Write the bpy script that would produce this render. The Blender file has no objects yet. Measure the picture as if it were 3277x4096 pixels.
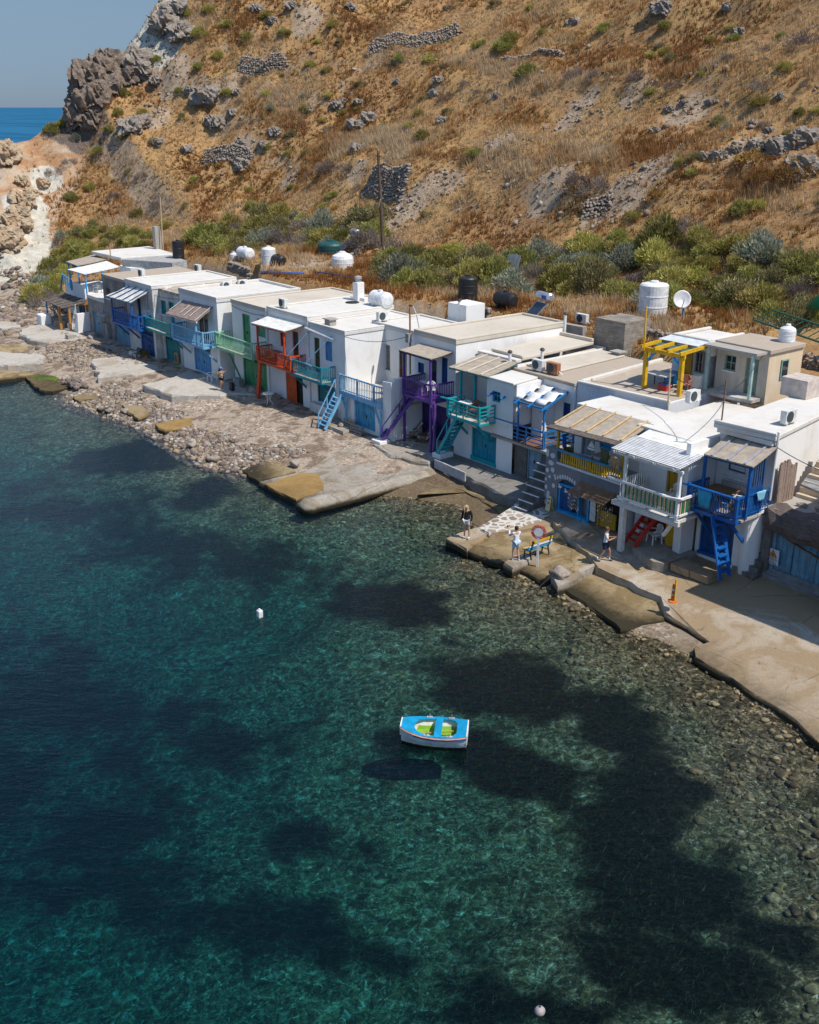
import bpy, math, random
import numpy as np
from mathutils import Vector, Matrix
random.seed(7); RNG = np.random.default_rng(11)
SC = bpy.context.scene
COL = SC.collection
PI = math.pi
# ---------------------------------------------------------------- frame of the row of houses
# s runs along the row (towards the near end), d runs inland, z is up; ground of the camera is the origin
F, CX, CY, H = 4300., 1638.5, 2048., 20.
PIT = math.atan(1621 / F); SP, CP = math.sin(PIT), math.cos(PIT)
OX, OY = -1.13, 61.7
ANG = -math.atan2(0.787, 0.6169)
EX, EY = math.cos(ANG), math.sin(ANG)          # direction of s
def W(s, d, z=0.0):
    return Vector((OX + s * EX - d * EY, OY + s * EY + d * EX, z))
def row(x, y):
    a, b = x - OX, y - OY
    return a * EX + b * EY, -a * EY + b * EX
def ray(u, v):
    x = (u - CX) / F; y = (v - CY) / F
    return x, CP - y * SP, -SP - y * CP
def onz(u, v, z=0.0):                            # photograph pixel (3277 x 4096) to the point at height z
    r = ray(u, v); t = (z - H) / r[2]
    return row(r[0] * t, r[1] * t)
# ---------------------------------------------------------------- noise on arrays
def _hash(ix, iy, seed):
    h = (ix.astype(np.int64) * 374761393 + iy.astype(np.int64) * 668265263 + seed * 69069) & 0xffffffff
    h = ((h ^ (h >> 13)) * 1274126177) & 0xffffffff
    return ((h ^ (h >> 16)) & 0xffff) / 65535.0
def vnoise(x, y, seed=0):
    x = np.asarray(x, float); y = np.asarray(y, float)
    ix, iy = np.floor(x), np.floor(y); fx, fy = x - ix, y - iy
    fx = fx * fx * (3 - 2 * fx); fy = fy * fy * (3 - 2 * fy)
    a = _hash(ix, iy, seed); b = _hash(ix + 1, iy, seed); c = _hash(ix, iy + 1, seed); e = _hash(ix + 1, iy + 1, seed)
    return (a * (1 - fx) + b * fx) * (1 - fy) + (c * (1 - fx) + e * fx) * fy
def fbm(x, y, seed=0, octv=4):
    t = 0; a = .5; n = 0
    for k in range(octv):
        t = t + a * vnoise(x * 2 ** k + 17.3 * k, y * 2 ** k - 9.1 * k, seed + k); n += a; a *= .5
    return t / n
def sstep(a, b, x):
    t = np.clip((x - a) / (b - a), 0, 1); return t * t * (3 - 2 * t)
# ---------------------------------------------------------------- terrain height
MAIN_D = [-40, 8, 12.2, 12.6, 22, 27, 30.4, 32, 36, 42.5, 44, 50, 53, 60, 75, 110]
MAIN_Z = [0.0, 1.0, 1.2, 6.9, 7.6, 9.6, 12.0, 15.0, 16.9, 21.0, 23.0, 26.2, 29.0, 33.2, 42, 58]
CREST_D = [-60, -14, -4, 3, 9.5, 13.2, 18.3, 19.5, 20.6, 22.7, 26.4, 29, 32, 45, 110]
CREST_Z = [-12, -2, 9.0, 14.2, 15.6, 16.2, 19.2, 21.9, 24.3, 24.8, 26.4, 28.9, 32.6, 44, 80]
SHORE_S = [-140, -75, -58, -46, -40, -36, -30, -24, -16, -8, -4, 0, 5, 8, 12, 14, 20, 27, 34, 60]
SHORE_D = [-20, -7.5, -9, -10, -10.5, -10.5, -9.2, -9.5, -8, -8.6, -8, -7.5, -3.6, -1.8, -3, -5.5, -5.4, -5.6, -7.2, -13]
SH_X = [-60, -14, -8, -3.5, 0, 0.8, 3, 6, 10, 15, 22, 34, 60, 120]      # distance seaward of the shoreline
SH_Z = [1.2, 1.2, .95, .5, 0.02, -.16, -.42, -.85, -1.7, -2.9, -4.5, -6.4, -9, -16]
def ground(s, d):
    s = np.asarray(s, float); d = np.asarray(d, float)
    wob = (fbm(s / 9, d / 9, 3) - .5)
    dd = d + wob * 2.2 * sstep(16, 24, d)
    sh_ = np.interp(s, [-36, -31, -16, -10], [0, 3.2, 3.2, 0]) * sstep(17, 12, d); main = np.interp(dd + sh_, MAIN_D, MAIN_Z)
    soft = .5 * (np.interp(dd - 2, MAIN_D, MAIN_Z) + np.interp(dd + 2, MAIN_D, MAIN_Z))
    bank = sstep(.40, .62, fbm(s / 11 + 4, d / 30, 8, 3))
    main = np.where(d > 20, main * (.2 + .5 * bank) + soft * (.8 - .5 * bank), main)
    main = main + sstep(13, 22, d) * ((fbm(s / 7, d / 5, 21) - .5) * 2.0 + (fbm(s / 1.7, d / 1.7, 31, 3) - .5) * .6)
    # benches tilt a little along the row
    main = main + sstep(24, 40, d) * .010 * (-s - 30)
    main = main - np.clip(-92 - s, 0, 200) * .8
    back = np.interp(s, [-70, -52, -44, -30, 40], [1, 1, .35, 0, 0])                    # no retaining wall at the far end
    lowm = np.interp(d, [-40, 0, 6, 14, 22], [1.0, 1.1, 2.8, 6.4, 7.6])
    main = np.where(d < 22, main * (1 - back) + lowm * back, main)
    main = np.where((d + sh_ < 12.5) & (s > -46), np.minimum(main, 1.15 + np.where(d + sh_ > 12.2, (d + sh_ - 12.2) * 19, 0)), main)
    near = np.interp(s, [30, 38, 60], [0, 1, 1])
    rough = (fbm(s / 6, d / 6, 41) - .5) * 3.2 + (fbm(s / 1.6, d / 2.2, 44, 3) - .5) * 1.5
    crest = np.interp(d, CREST_D, CREST_Z)
    spur = crest - np.where(s > -92, .56, -.75) * (s + 92) + np.where(s > -92, 1.0, .2) * rough * np.clip(np.abs(s + 92) / 5, .25, 1)
    k = .9
    m = np.maximum(main, spur)
    hill = m + k * np.log(np.exp(np.clip((main - m) / k, -30, 0)) + np.exp(np.clip((spur - m) / k, -30, 0))) - k * .12
    x = np.interp(s, SHORE_S, SHORE_D) - d + (fbm(s / 3, d / 3, 51, 3) - .5) * 1.2
    sea = np.interp(x, SH_X, SH_Z); sea = np.where(sea < 0, sea * np.interp(s, [12, 34], [1, .52]), sea)
    sea = np.where(sea < -.15, sea + (fbm(s / 1.3, d / 1.3, 61, 3) - .5) * .35 + (fbm(s / 5, d / 5, 62, 3) - .5) * .9 * sstep(0, 9, x), sea)
    sea = np.where((sea > -.15), sea + (fbm(s / 1.2, d / 1.2, 66, 3) - .5) * .16 * sstep(12, 2, x), sea)
    sea = np.where((s > 14) & (d < 4), np.minimum(sea, .12), sea)                      # dug out under the quay
    left = sstep(-50, -60, s)
    low = np.minimum(sea, hill)
    z = np.where(d < 8, np.where(x > 0, low, sea * (1 - left) + np.maximum(sea, hill) * left), np.maximum(hill, 1.0))
    bl = sstep(4, 8, d) * (s > -46)
    return np.where((d > 4) & (d < 8) & (s > -46), 1.1, z)
def gz(s, d): return float(ground(np.array([s]), np.array([d]))[0])
def hill_at(u, v):                                # first point of the terrain seen through a photograph pixel
    r = ray(u, v); t = np.arange(40, 300, .4)
    s, d = row(r[0] * t, r[1] * t); z = H + r[2] * t
    g = ground(s, d); k = np.argmax((g > z) | (np.arange(len(z)) == len(z) - 1))
    return float(s[k]), float(d[k]), float(g[k])
# ---------------------------------------------------------------- materials
MATS = {}
def nt(name):
    m = bpy.data.materials.new(name); m.use_nodes = True
    t = m.node_tree; t.nodes.clear()
    o = t.nodes.new('ShaderNodeOutputMaterial'); b = t.nodes.new('ShaderNodeBsdfPrincipled')
    t.links.new(b.outputs[0], o.inputs[0]); return m, t, b, o
def N(t, kind, **kw):
    n = t.nodes.new(kind)
    for k, v in kw.items():
        if k in n.inputs.keys(): n.inputs[k].default_value = v
        else: setattr(n, k, v)
    return n
def ramp(t, src, stops, interp='LINEAR'):
    r = t.nodes.new('ShaderNodeValToRGB'); e = r.color_ramp.elements; r.color_ramp.interpolation = interp
    while len(e) < len(stops): e.new(.5)
    for i, (p, c) in enumerate(stops):
        e[i].position = p
        e[i].color = (c, c, c, 1) if isinstance(c, (int, float)) else (*c, 1)
    t.links.new(src, r.inputs[0]); return r.outputs[0]
def mix(t, fac, a, b, mode='MIX'):
    m = t.nodes.new('ShaderNodeMix'); m.data_type = 'RGBA'; m.blend_type = mode
    for k, v in ((0, fac), (6, a), (7, b)):
        if hasattr(v, 'is_output'): t.links.new(v, m.inputs[k])
        elif k == 0: m.inputs[0].default_value = v
        else: m.inputs[k].default_value = (*v, 1)
    return m.outputs[2]
def noise(t, scale, detail=4, rough=.6, vec=None, dist=0):
    n = N(t, 'ShaderNodeTexNoise', Scale=scale, Detail=detail, Roughness=rough, Distortion=dist)
    if vec is not None: t.links.new(vec, n.inputs['Vector'])
    return n.outputs[0]
def bump(t, b, h, strength, dist=.05):
    n = N(t, 'ShaderNodeBump', Strength=strength, Distance=dist); t.links.new(h, n.inputs['Height']); t.links.new(n.outputs[0], b.inputs['Normal'])
def coord(t, which='Object', scale=(1, 1, 1)):
    c = t.nodes.new('ShaderNodeTexCoord'); m = N(t, 'ShaderNodeMapping', Scale=scale); t.links.new(c.outputs[which], m.inputs[0]); return m.outputs[0]
def paint(name, c, rough=.55, wear=.25, wearc=None, scale=3., grain=None, bumps=.25, metal=0., spec=.35):
    """painted or raw surface: the colour drifts a little, worn spots show wearc"""
    if name in MATS: return MATS[name]
    m, t, b, o = nt(name); v = coord(t)
    n1 = noise(t, scale, 5, .65, v); n2 = noise(t, scale * 7, 3, .6, v)
    dark = tuple(x * .72 for x in c); lite = tuple(min(.85, x * 1.16 + .008) for x in c)
    col = mix(t, ramp(t, n1, [(.3, 0), (.7, 1)]), dark, lite)
    if wear:
        wc = wearc or tuple(.5 * x + .5 * g for x, g in zip(c, (.42, .38, .33)))
        w = mix(t, .5, n1, n2); f = ramp(t, w, [(.62 - wear * .22, 0), (.68 - wear * .1, wear * 1.6 if wear < .6 else 1)])
        col = mix(t, f, col, wc)
    h = n2
    if grain:
        g = N(t, 'ShaderNodeTexNoise', Scale=1., Detail=4, Roughness=.7); t.links.new(coord(t, 'Object', grain), g.inputs[0])
        gm = ramp(t, g.outputs[0], [(.35, .62), (.65, 1.15)])
        col = mix(t, 1., col, gm, 'MULTIPLY'); h = g.outputs[0]
    t.links.new(col, b.inputs['Base Color']); b.inputs['Roughness'].default_value = rough; b.inputs['Metallic'].default_value = metal
    b.inputs['Specular IOR Level'].default_value = spec
    bump(t, b, h, bumps, .03); MATS[name] = m; return m
def plaster(name, c=(.80, .79, .765), stain=(.52, .49, .44), amt=.35, crack=.0, scale=.55):
    if name in MATS: return MATS[name]
    m, t, b, o = nt(name); v = coord(t)
    n1 = noise(t, scale, 6, .62, v, .4); n2 = noise(t, 2.4, 5, .7, coord(t, 'Object', (1, 1, .25))); n3 = noise(t, 14, 4, .7, v)
    col = mix(t, ramp(t, n1, [(.35, 0), (.75, 1)]), c, tuple(x * .88 for x in c))
    st = mix(t, .5, n1, n2); col = mix(t, ramp(t, st, [(.66 - amt * .35, 0), (.80 - amt * .25, min(1, amt * 1.5))]), col, stain)
    col = mix(t, ramp(t, n3, [(.3, .12), (.6, 0)]), col, stain)
    if crack:
        vo = N(t, 'ShaderNodeTexVoronoi', Scale=.9, feature='DISTANCE_TO_EDGE'); t.links.new(coord(t, 'Object', (1, .55, 1)), vo.inputs[0])
        ls = mix(t, ramp(t, vo.outputs['Distance'], [(.0, 1), (.055, 0)]), (0, 0, 0), ramp(t, noise(t, .5, 2, .5, v), [(.42, 0), (.5, 1)]))
        col = mix(t, ls, col, (.78, .77, .74))
    t.links.new(col, b.inputs['Base Color']); b.inputs['Roughness'].default_value = .9; b.inputs['Specular IOR Level'].default_value = .15
    bump(t, b, mix(t, .4, n3, n1), .5, .04); MATS[name] = m; return m
# ---------------------------------------------------------------- meshes
ORG = {}                                            # row coordinates of each thing's base
class MB:
    def __init__(s): s.v = []; s.f = []
    def add(s, vs, fs):
        n = len(s.v); s.v += [tuple(p) for p in vs]; s.f += [tuple(i + n for i in f) for f in fs]; return s
    def box(s, a0, a1, b0, b1, c0, c1):
        return s.add([(x, y, z) for z in (c0, c1) for y in (b0, b1) for x in (a0, a1)], [(0, 2, 3, 1), (4, 5, 7, 6), (0, 1, 5, 4), (2, 6, 7, 3), (0, 4, 6, 2), (1, 3, 7, 5)])
    def bar(s, p, q, w, h=None):
        p = Vector(p); q = Vector(q); h = h or w; dv = (q - p).normalized(); up = Vector((0, 0, 1)) if abs(dv.z) < .95 else Vector((0, 1, 0))
        a = dv.cross(up).normalized() * w / 2; c = a.cross(dv).normalized() * h / 2
        return s.add([e + i * a + j * c for e in (p, q) for j in (-1, 1) for i in (-1, 1)], [(0, 2, 3, 1), (4, 5, 7, 6), (0, 1, 5, 4), (2, 6, 7, 3), (0, 4, 6, 2), (1, 3, 7, 5)])
    def slab(s, p, th):                             # four corners, thickened downwards
        p = [Vector(x) for x in p]; q = [x - Vector((0, 0, th)) for x in p]
        return s.add(p + q, [(0, 1, 2, 3), (7, 6, 5, 4)] + [(i, i + 4, (i + 1) % 4 + 4, (i + 1) % 4) for i in range(4)])
    def prism(s, pts, z0, z1, jit=0):
        n = len(pts); z1 = z1 if isinstance(z1, (list, tuple)) else [z1] * n
        return s.add([(x, y, z0) for x, y in pts] + [(x, y, z) for (x, y), z in zip(pts, z1)], [tuple(range(n))[::-1], tuple(range(n, 2 * n))] + [(i, (i + 1) % n, (i + 1) % n + n, i + n) for i in range(n)])
    def vprism(s, pts, d0, d1):                     # outline in (s, z), run from d0 to d1
        n = len(pts)
        return s.add([(x, d0, z) for x, z in pts] + [(x, d1, z) for x, z in pts], [tuple(range(n)), tuple(range(n, 2 * n))[::-1]] + [(i + n, (i + 1) % n + n, (i + 1) % n, i) for i in range(n)])
    def tube(s, pts, r, n=6, cap=True):
        pts = [Vector(p) for p in pts]; r = r if isinstance(r, (list, tuple)) else [r] * len(pts); base = len(s.v)
        for i, p in enumerate(pts):
            dv = (pts[min(i + 1, len(pts) - 1)] - pts[max(i - 1, 0)]).normalized(); up = Vector((0, 0, 1)) if abs(dv.z) < .9 else Vector((1, 0, 0))
            a = dv.cross(up).normalized(); c = a.cross(dv)
            s.v += [tuple(p + r[i] * (math.cos(k * 2 * PI / n) * a + math.sin(k * 2 * PI / n) * c)) for k in range(n)]
        for i in range(len(pts) - 1):
            s.f += [(base + i * n + k, base + i * n + (k + 1) % n, base + (i + 1) * n + (k + 1) % n, base + (i + 1) * n + k) for k in range(n)]
        if cap: s.f += [tuple(base + k for k in range(n))[::-1], tuple(base + (len(pts) - 1) * n + k for k in range(n))]
        return s
    def lathe(s, c, prof, n=20, axis='z'):
        base = len(s.v)
        for r, h in prof:
            for k in range(n):
                a = k * 2 * PI / n; x, y = r * math.cos(a), r * math.sin(a)
                s.v.append((c[0] + x, c[1] + y, c[2] + h) if axis == 'z' else (c[0] + h, c[1] + x, c[2] + y) if axis == 's' else (c[0] + x, c[1] + h, c[2] + y))
        for i in range(len(prof) - 1):
            s.f += [(base + i * n + k, base + i * n + (k + 1) % n, base + (i + 1) * n + (k + 1) % n, base + (i + 1) * n + k) for k in range(n)]
        s.f += [tuple(base + k for k in range(n))[::-1], tuple(base + (len(prof) - 1) * n + k for k in range(n))]
        return s
    def blob(s, c, rx, ry, rz, sub=2, jit=.12, seed=0):
        v, f = ICO[sub]; rr = random.Random(seed); ph = [rr.uniform(0, 6) for _ in range(6)]
        vs = []
        for x, y, z in v:
            k = 1 + jit * (math.sin(3.1 * x + ph[0]) * math.sin(2.7 * y + ph[1]) + .7 * math.sin(5.3 * y + ph[2] + 3 * z) + .5 * math.sin(7.7 * z + ph[3] + 4 * x)) + jit * rr.uniform(-.35, .35)
            vs.append((c[0] + rx * x * k, c[1] + ry * y * k, c[2] + rz * z * k))
        return s.add(vs, f)
    def build(s, name, mat, parent=None, org=None, smooth=False, bevel=0, **kw):
        me = bpy.data.meshes.new(name)
        o0 = ORG[parent.name] if parent else (org or s.v[0])
        me.from_pydata([(x - o0[0], y - o0[1], z - o0[2]) for x, y, z in s.v], [], s.f); me.materials.append(mat)
        if smooth: me.polygons.foreach_set('use_smooth', [True] * len(me.polygons))
        o = bpy.data.objects.new(name, me); COL.objects.link(o)
        if parent: o.parent = parent; ORG[o.name] = o0
        else: o.location = W(*o0); o.rotation_euler = (0, 0, ANG); ORG[o.name] = tuple(o0)
        if bevel:
            b = o.modifiers.new('edges', 'BEVEL'); b.width = bevel; b.segments = 2; b.limit_method = 'ANGLE'
        for k, v in kw.items(): o[k] = v
        return o
def _ico(n):
    import bmesh
    bm = bmesh.new(); bmesh.ops.create_icosphere(bm, subdivisions=n, radius=1); v = [tuple(x.co) for x in bm.verts]; f = [tuple(x.index for x in p.verts) for p in bm.faces]; bm.free(); return v, f
ICO = {k: _ico(k) for k in (1, 2, 3, 4)}
def thing(name, label, cat, org, group=None, rot=0):
    o = bpy.data.objects.new(name, None); o.empty_display_size = .3; COL.objects.link(o)
    o.location = W(*org); o.rotation_euler = (0, 0, ANG + rot); o['label'] = label; o['category'] = cat
    if group: o['group'] = group
    ORG[o.name] = tuple(org); return o
def copy_tree(o, parent=None):
    c = o.copy(); COL.objects.link(c)
    if parent: c.parent = parent
    for ch in list(o.children): copy_tree(ch, c)
    return c
def clone(o, org, label, rot=0, scale=1., group=None):
    c = copy_tree(o); c.location = W(*org); c.rotation_euler = (0, 0, ANG + rot); c.scale = (scale,) * 3 if not isinstance(scale, tuple) else scale; c['label'] = label
    if group: c['group'] = group
    ORG[c.name] = tuple(org); return c
def np_mesh(name, V, Fc, mat, cols=None, attrs=None, smooth=False):
    """big mesh from arrays in world space; Fc is (n,3) or (n,4)"""
    me = bpy.data.meshes.new(name); k = Fc.shape[1]
    me.vertices.add(len(V)); me.vertices.foreach_set('co', V.astype(np.float32).ravel())
    me.loops.add(len(Fc) * k); me.loops.foreach_set('vertex_index', Fc.astype(np.int32).ravel())
    me.polygons.add(len(Fc)); me.polygons.foreach_set('loop_start', np.arange(0, len(Fc) * k, k, dtype=np.int32)); me.polygons.foreach_set('loop_total', np.full(len(Fc), k, dtype=np.int32))
    if smooth: me.polygons.foreach_set('use_smooth', np.ones(len(Fc), dtype=bool))
    me.update(calc_edges=True)
    if cols is not None:
        a = me.color_attributes.new('tint', 'FLOAT_COLOR', 'POINT'); c4 = np.ones((len(V), 4), np.float32); c4[:, :3] = cols; a.data.foreach_set('color', c4.ravel())
    for n, val in (attrs or {}).items():
        a = me.attributes.new(n, 'FLOAT', 'POINT'); a.data.foreach_set('value', val.astype(np.float32))
    if mat: me.materials.append(mat)
    o = bpy.data.objects.new(name, me); COL.objects.link(o); return o
def WA(s, d, z):
    return np.stack([OX + s * EX - d * EY, OY + s * EY + d * EX, z], -1)
def attr(t, name):
    a = t.nodes.new('ShaderNodeAttribute'); a.attribute_name = name; return a
# ---------------------------------------------------------------- camera, sky, sun
cam = bpy.data.cameras.new('camera'); co = bpy.data.objects.new('camera', cam); COL.objects.link(co)
co.location = (0, 0, H); co.rotation_euler = (PI / 2 - PIT, 0, 0)
cam.sensor_fit = 'VERTICAL'; cam.sensor_height = 24; cam.lens = 24 * F / 4096; cam.clip_start = .5; cam.clip_end = 60000
SC.camera = co
SUN_EL = math.radians(56.5); SUN_AZ = math.atan2(.843, -.540)        # from +Y towards +X
sd = Vector((math.sin(SUN_AZ) * math.cos(SUN_EL), math.cos(SUN_AZ) * math.cos(SUN_EL), math.sin(SUN_EL)))
w = bpy.data.worlds.new('World'); SC.world = w; w.use_nodes = True; t = w.node_tree; t.nodes.clear()
sk = t.nodes.new('ShaderNodeTexSky'); sk.sky_type = 'NISHITA'; sk.sun_disc = False; sk.sun_elevation = SUN_EL; sk.sun_rotation = SUN_AZ; sk.altitude = 10; sk.air_density = 1.0; sk.dust_density = .0; sk.ozone_density = 1.5
bg = N(t, 'ShaderNodeBackground', Strength=.125); wo = t.nodes.new('ShaderNodeOutputWorld'); tc = t.nodes.new('ShaderNodeTexCoord'); sz_ = t.nodes.new('ShaderNodeSeparateXYZ'); t.links.new(tc.outputs['Generated'], sz_.inputs[0])
hz = ramp(t, sz_.outputs[2], [(0, (.135, .205, .40)), (.085, (.275, .315, .395)), (.16, (.62, .63, .68)), (.30, (1, 1, 1))])        # a muted, slightly hazy band of air above the sea
wm = N(t, 'ShaderNodeMix', data_type='RGBA', blend_type='MULTIPLY'); wm.inputs[0].default_value = 1; t.links.new(sk.outputs[0], wm.inputs[6]); t.links.new(hz, wm.inputs[7]); t.links.new(wm.outputs[2], bg.inputs[0]); t.links.new(bg.outputs[0], wo.inputs[0])
L = bpy.data.lights.new('sun', 'SUN'); L.energy = 3.8; L.angle = math.radians(.53); L.color = (1, .935, .84)
lo = bpy.data.objects.new('sun', L); COL.objects.link(lo); lo.rotation_euler = sd.to_track_quat('Z', 'Y').to_euler()
SC.view_settings.view_transform = 'Standard'; SC.view_settings.look = 'None'; SC.view_settings.exposure = .42; SC.view_settings.gamma = 1
SC.cycles.max_bounces = 6; SC.cycles.diffuse_bounces = 3; SC.cycles.glossy_bounces = 2; SC.cycles.transmission_bounces = 2; SC.cycles.transparent_max_bounces = 8; SC.cycles.volume_bounces = 0
SC.render.filter_size = 1.15; SC.cycles.use_denoising = True; SC.cycles.caustics_reflective = False; SC.cycles.caustics_refractive = False
# ================================================================ THE SETTING: hillside, beach, sea bed, sea
def terrain_tile(s0, s1, ns, d0, d1, nd):
    s = np.linspace(s0, s1, ns); d = np.linspace(d0, d1, nd); S_, D_ = np.meshgrid(s, d); z = ground(S_, D_)
    idx = np.arange(ns * nd).reshape(nd, ns); q = np.stack([idx[:-1, :-1], idx[:-1, 1:], idx[1:, 1:], idx[1:, :-1]], -1).reshape(-1, 4)
    return S_.ravel(), D_.ravel(), z.ravel(), q
# weed beds on the sea floor and the boat's painted shadow: (s, d, half length, half width, turn)
WEED_SHADOW_PX = [(540, 1840, 300, 60, -.1), (800, 1980, 160, 70, -.2), (1560, 2420, 230, 110, .1), (2000, 2750, 330, 130, .2), (2050, 3080, 230, 110, .3), (1640, 2960, 130, 50, .1), (2480, 2900, 240, 130, .5), (2550, 3250, 230, 280, 0), (2650, 3560, 330, 240, .2), (2700, 3900, 420, 190, .3), (3060, 3760, 260, 80, .3), (2200, 4060, 420, 70, 0), (2750, 3120, 120, 50, .3)]  # the small patch beside the boat paints its shadow into the bed
SOFT_PX = [(850, 2230, 700, 130, .15), (250, 2050, 450, 120, .05), (400, 3330, 820, 400, .1), (1000, 3700, 600, 150, .15), (250, 2800, 480, 280, .1), (850, 2980, 330, 160, .1), (1900, 3960, 330, 90, .1), (1550, 3830, 240, 100, .2), (150, 3550, 400, 130, 0), (1200, 3350, 330, 170, .25), (1630, 2990, 140, 60, 0)]  # the last one is the boat's shadow, painted as a soft dark spot
def weed(s, d):  # dark mask: weed beds plus the boat's painted shadow
    x, y = OX + s * EX - d * EY, OY + s * EY + d * EX
    z = np.minimum(ground(s, d), 0.); zc = y * CP - (z - H) * SP; u = CX + F * x / np.maximum(zc, 5); v = CY + F * -((z - H) * CP + y * SP) / np.maximum(zc, 5)
    # the beds and the painted shadow are laid out once from the photograph, then live on the sea floor as fixed patches
    u = u + (fbm(s / 2.6, d / 2.6, 71) - .5) * 170; v = v + (fbm(s / 2.6 + 9, d / 2.6, 72) - .5) * 120
    best = np.zeros_like(s)
    for a, b, ra, rb, tn in WEED_SHADOW_PX:
        du, dv = u - a, v - b; p = du * math.cos(tn) + dv * math.sin(tn); q = dv * math.cos(tn) - du * math.sin(tn)
        best = np.maximum(best, 1.35 - (np.abs(p / ra) ** 2.4 + np.abs(q / rb) ** 2.4) ** (1 / 2.4) * .85)
    soft = np.zeros_like(s)
    for a, b, ra, rb, tn in SOFT_PX:
        du, dv = u - a, v - b; p = du * math.cos(tn) + dv * math.sin(tn); q = dv * math.cos(tn) - du * math.sin(tn); soft = np.maximum(soft, 1.25 - np.hypot(p / ra, q / rb))
    soft = .95 * sstep(.06, .80, soft * .8 + (fbm(s / 1.6, d / 1.6, 77, 4) - .5) * 1.5 + (fbm(s / .5, d / .5, 78, 3) - .5) * .7)
    return np.maximum(soft, np.clip(sstep(.30, .66, best + (fbm(s / .8, d / .8, 75, 3) - .5) * .7 + (fbm(s / 3., d / 3., 76, 3) - .5) * .5), 0, 1))
# --- sea bed material
m, t, b, o = nt('sea bed stones'); g = t.nodes.new('ShaderNodeNewGeometry').outputs['Position']
wn = noise(t, .9, 3, .5, g); wp = N(t, 'ShaderNodeMix', data_type='VECTOR'); wp.inputs[0].default_value = .16
nv = N(t, 'ShaderNodeTexNoise', Scale=1.7, Detail=3); t.links.new(g, nv.inputs[0]); t.links.new(g, wp.inputs[4]); t.links.new(nv.outputs[1], wp.inputs[5])
vv = N(t, 'ShaderNodeVectorMath', operation='MULTIPLY_ADD'); t.links.new(nv.outputs[1], vv.inputs[0]); vv.inputs[1].default_value = (.45, .45, .45); t.links.new(g, vv.inputs[2]); P2 = vv.outputs[0]
v1 = N(t, 'ShaderNodeTexVoronoi', Scale=3.6); t.links.new(P2, v1.inputs[0]); v2 = N(t, 'ShaderNodeTexVoronoi', Scale=9.); t.links.new(P2, v2.inputs[0])
e1 = N(t, 'ShaderNodeTexVoronoi', Scale=3.6, feature='DISTANCE_TO_EDGE'); t.links.new(P2, e1.inputs[0])
big = noise(t, .22, 4, .6, g); fine = noise(t, 14, 4, .7, g)
c1 = ramp(t, N(t, 'ShaderNodeSeparateColor').outputs[0], [(0, 0)]) if False else None
s1 = t.nodes.new('ShaderNodeSeparateColor'); t.links.new(v1.outputs['Color'], s1.inputs[0]); s2 = t.nodes.new('ShaderNodeSeparateColor'); t.links.new(v2.outputs['Color'], s2.inputs[0])
ca = ramp(t, s1.outputs[0], [(0, (.12, .09, .045)), (.35, (.30, .225, .115)), (.7, (.42, .33, .185)), (.93, (.56, .47, .32)), (1, (.64, .56, .43))])
cb = ramp(t, s2.outputs[0], [(0, (.10, .075, .04)), (.5, (.32, .24, .13)), (.9, (.46, .36, .22)), (1, (.68, .6, .48))])
col = mix(t, ramp(t, big, [(.42, 0), (.58, 1)]), ca, cb)
col = mix(t, ramp(t, e1.outputs['Distance'], [(0, .55), (.10, 0)]), col, (.06, .055, .035))
col = mix(t, ramp(t, fine, [(.35, .35), (.6, 0)]), col, (.10, .09, .05)); md = noise(t, 1.9, 5, .75, P2, 1.2); col = mix(t, ramp(t, md, [(.42, .85), (.54, 0)]), col, (.05, .05, .03)); fl_ = noise(t, 4.2, 4, .7, P2, 2.0); col = mix(t, ramp(t, fl_, [(.57, 0), (.66, .85)]), col, (.72, .67, .52))
wd = attr(t, 'weed').outputs['Fac']; wn2 = noise(t, 9, 4, .75, g)  # dark mask: weed beds plus the boat's painted shadow
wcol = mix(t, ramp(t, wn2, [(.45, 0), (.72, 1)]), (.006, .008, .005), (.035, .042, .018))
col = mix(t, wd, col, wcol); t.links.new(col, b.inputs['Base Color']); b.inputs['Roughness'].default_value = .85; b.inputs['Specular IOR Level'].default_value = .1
bump(t, b, mix(t, .5, e1.outputs['Distance'], fine), .9, .15); M_SEABED = m
# --- beach material: pinkish grey shingle, brown sea wrack, pale silt
m, t, b, o = nt('beach shingle'); g = t.nodes.new('ShaderNodeNewGeometry').outputs['Position']
v1 = N(t, 'ShaderNodeTexVoronoi', Scale=7.); t.links.new(g, v1.inputs[0]); s1 = t.nodes.new('ShaderNodeSeparateColor'); t.links.new(v1.outputs['Color'], s1.inputs[0])
n1 = noise(t, .35, 5, .62, g, .6); n2 = noise(t, 9, 4, .7, g); n3 = noise(t, 1.1, 4, .6, g)
ca = ramp(t, s1.outputs[0], [(0, (.18, .135, .10)), (.5, (.30, .235, .18)), (.85, (.41, .345, .28)), (1, (.56, .50, .43))])
silt = mix(t, ramp(t, n2, [(.4, 0), (.65, 1)]), (.31, .245, .185), (.43, .36, .285))
wrack = mix(t, ramp(t, n2, [(.4, 0), (.65, 1)]), (.11, .075, .05), (.21, .155, .115))
col = mix(t, ramp(t, n1, [(.42, 0), (.55, 1)]), ca, silt); col = mix(t, ramp(t, mix(t, .45, n3, n1), [(.50, 0), (.57, .85)]), col, wrack)
sx = t.nodes.new('ShaderNodeSeparateXYZ'); t.links.new(g, sx.inputs[0])
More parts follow.
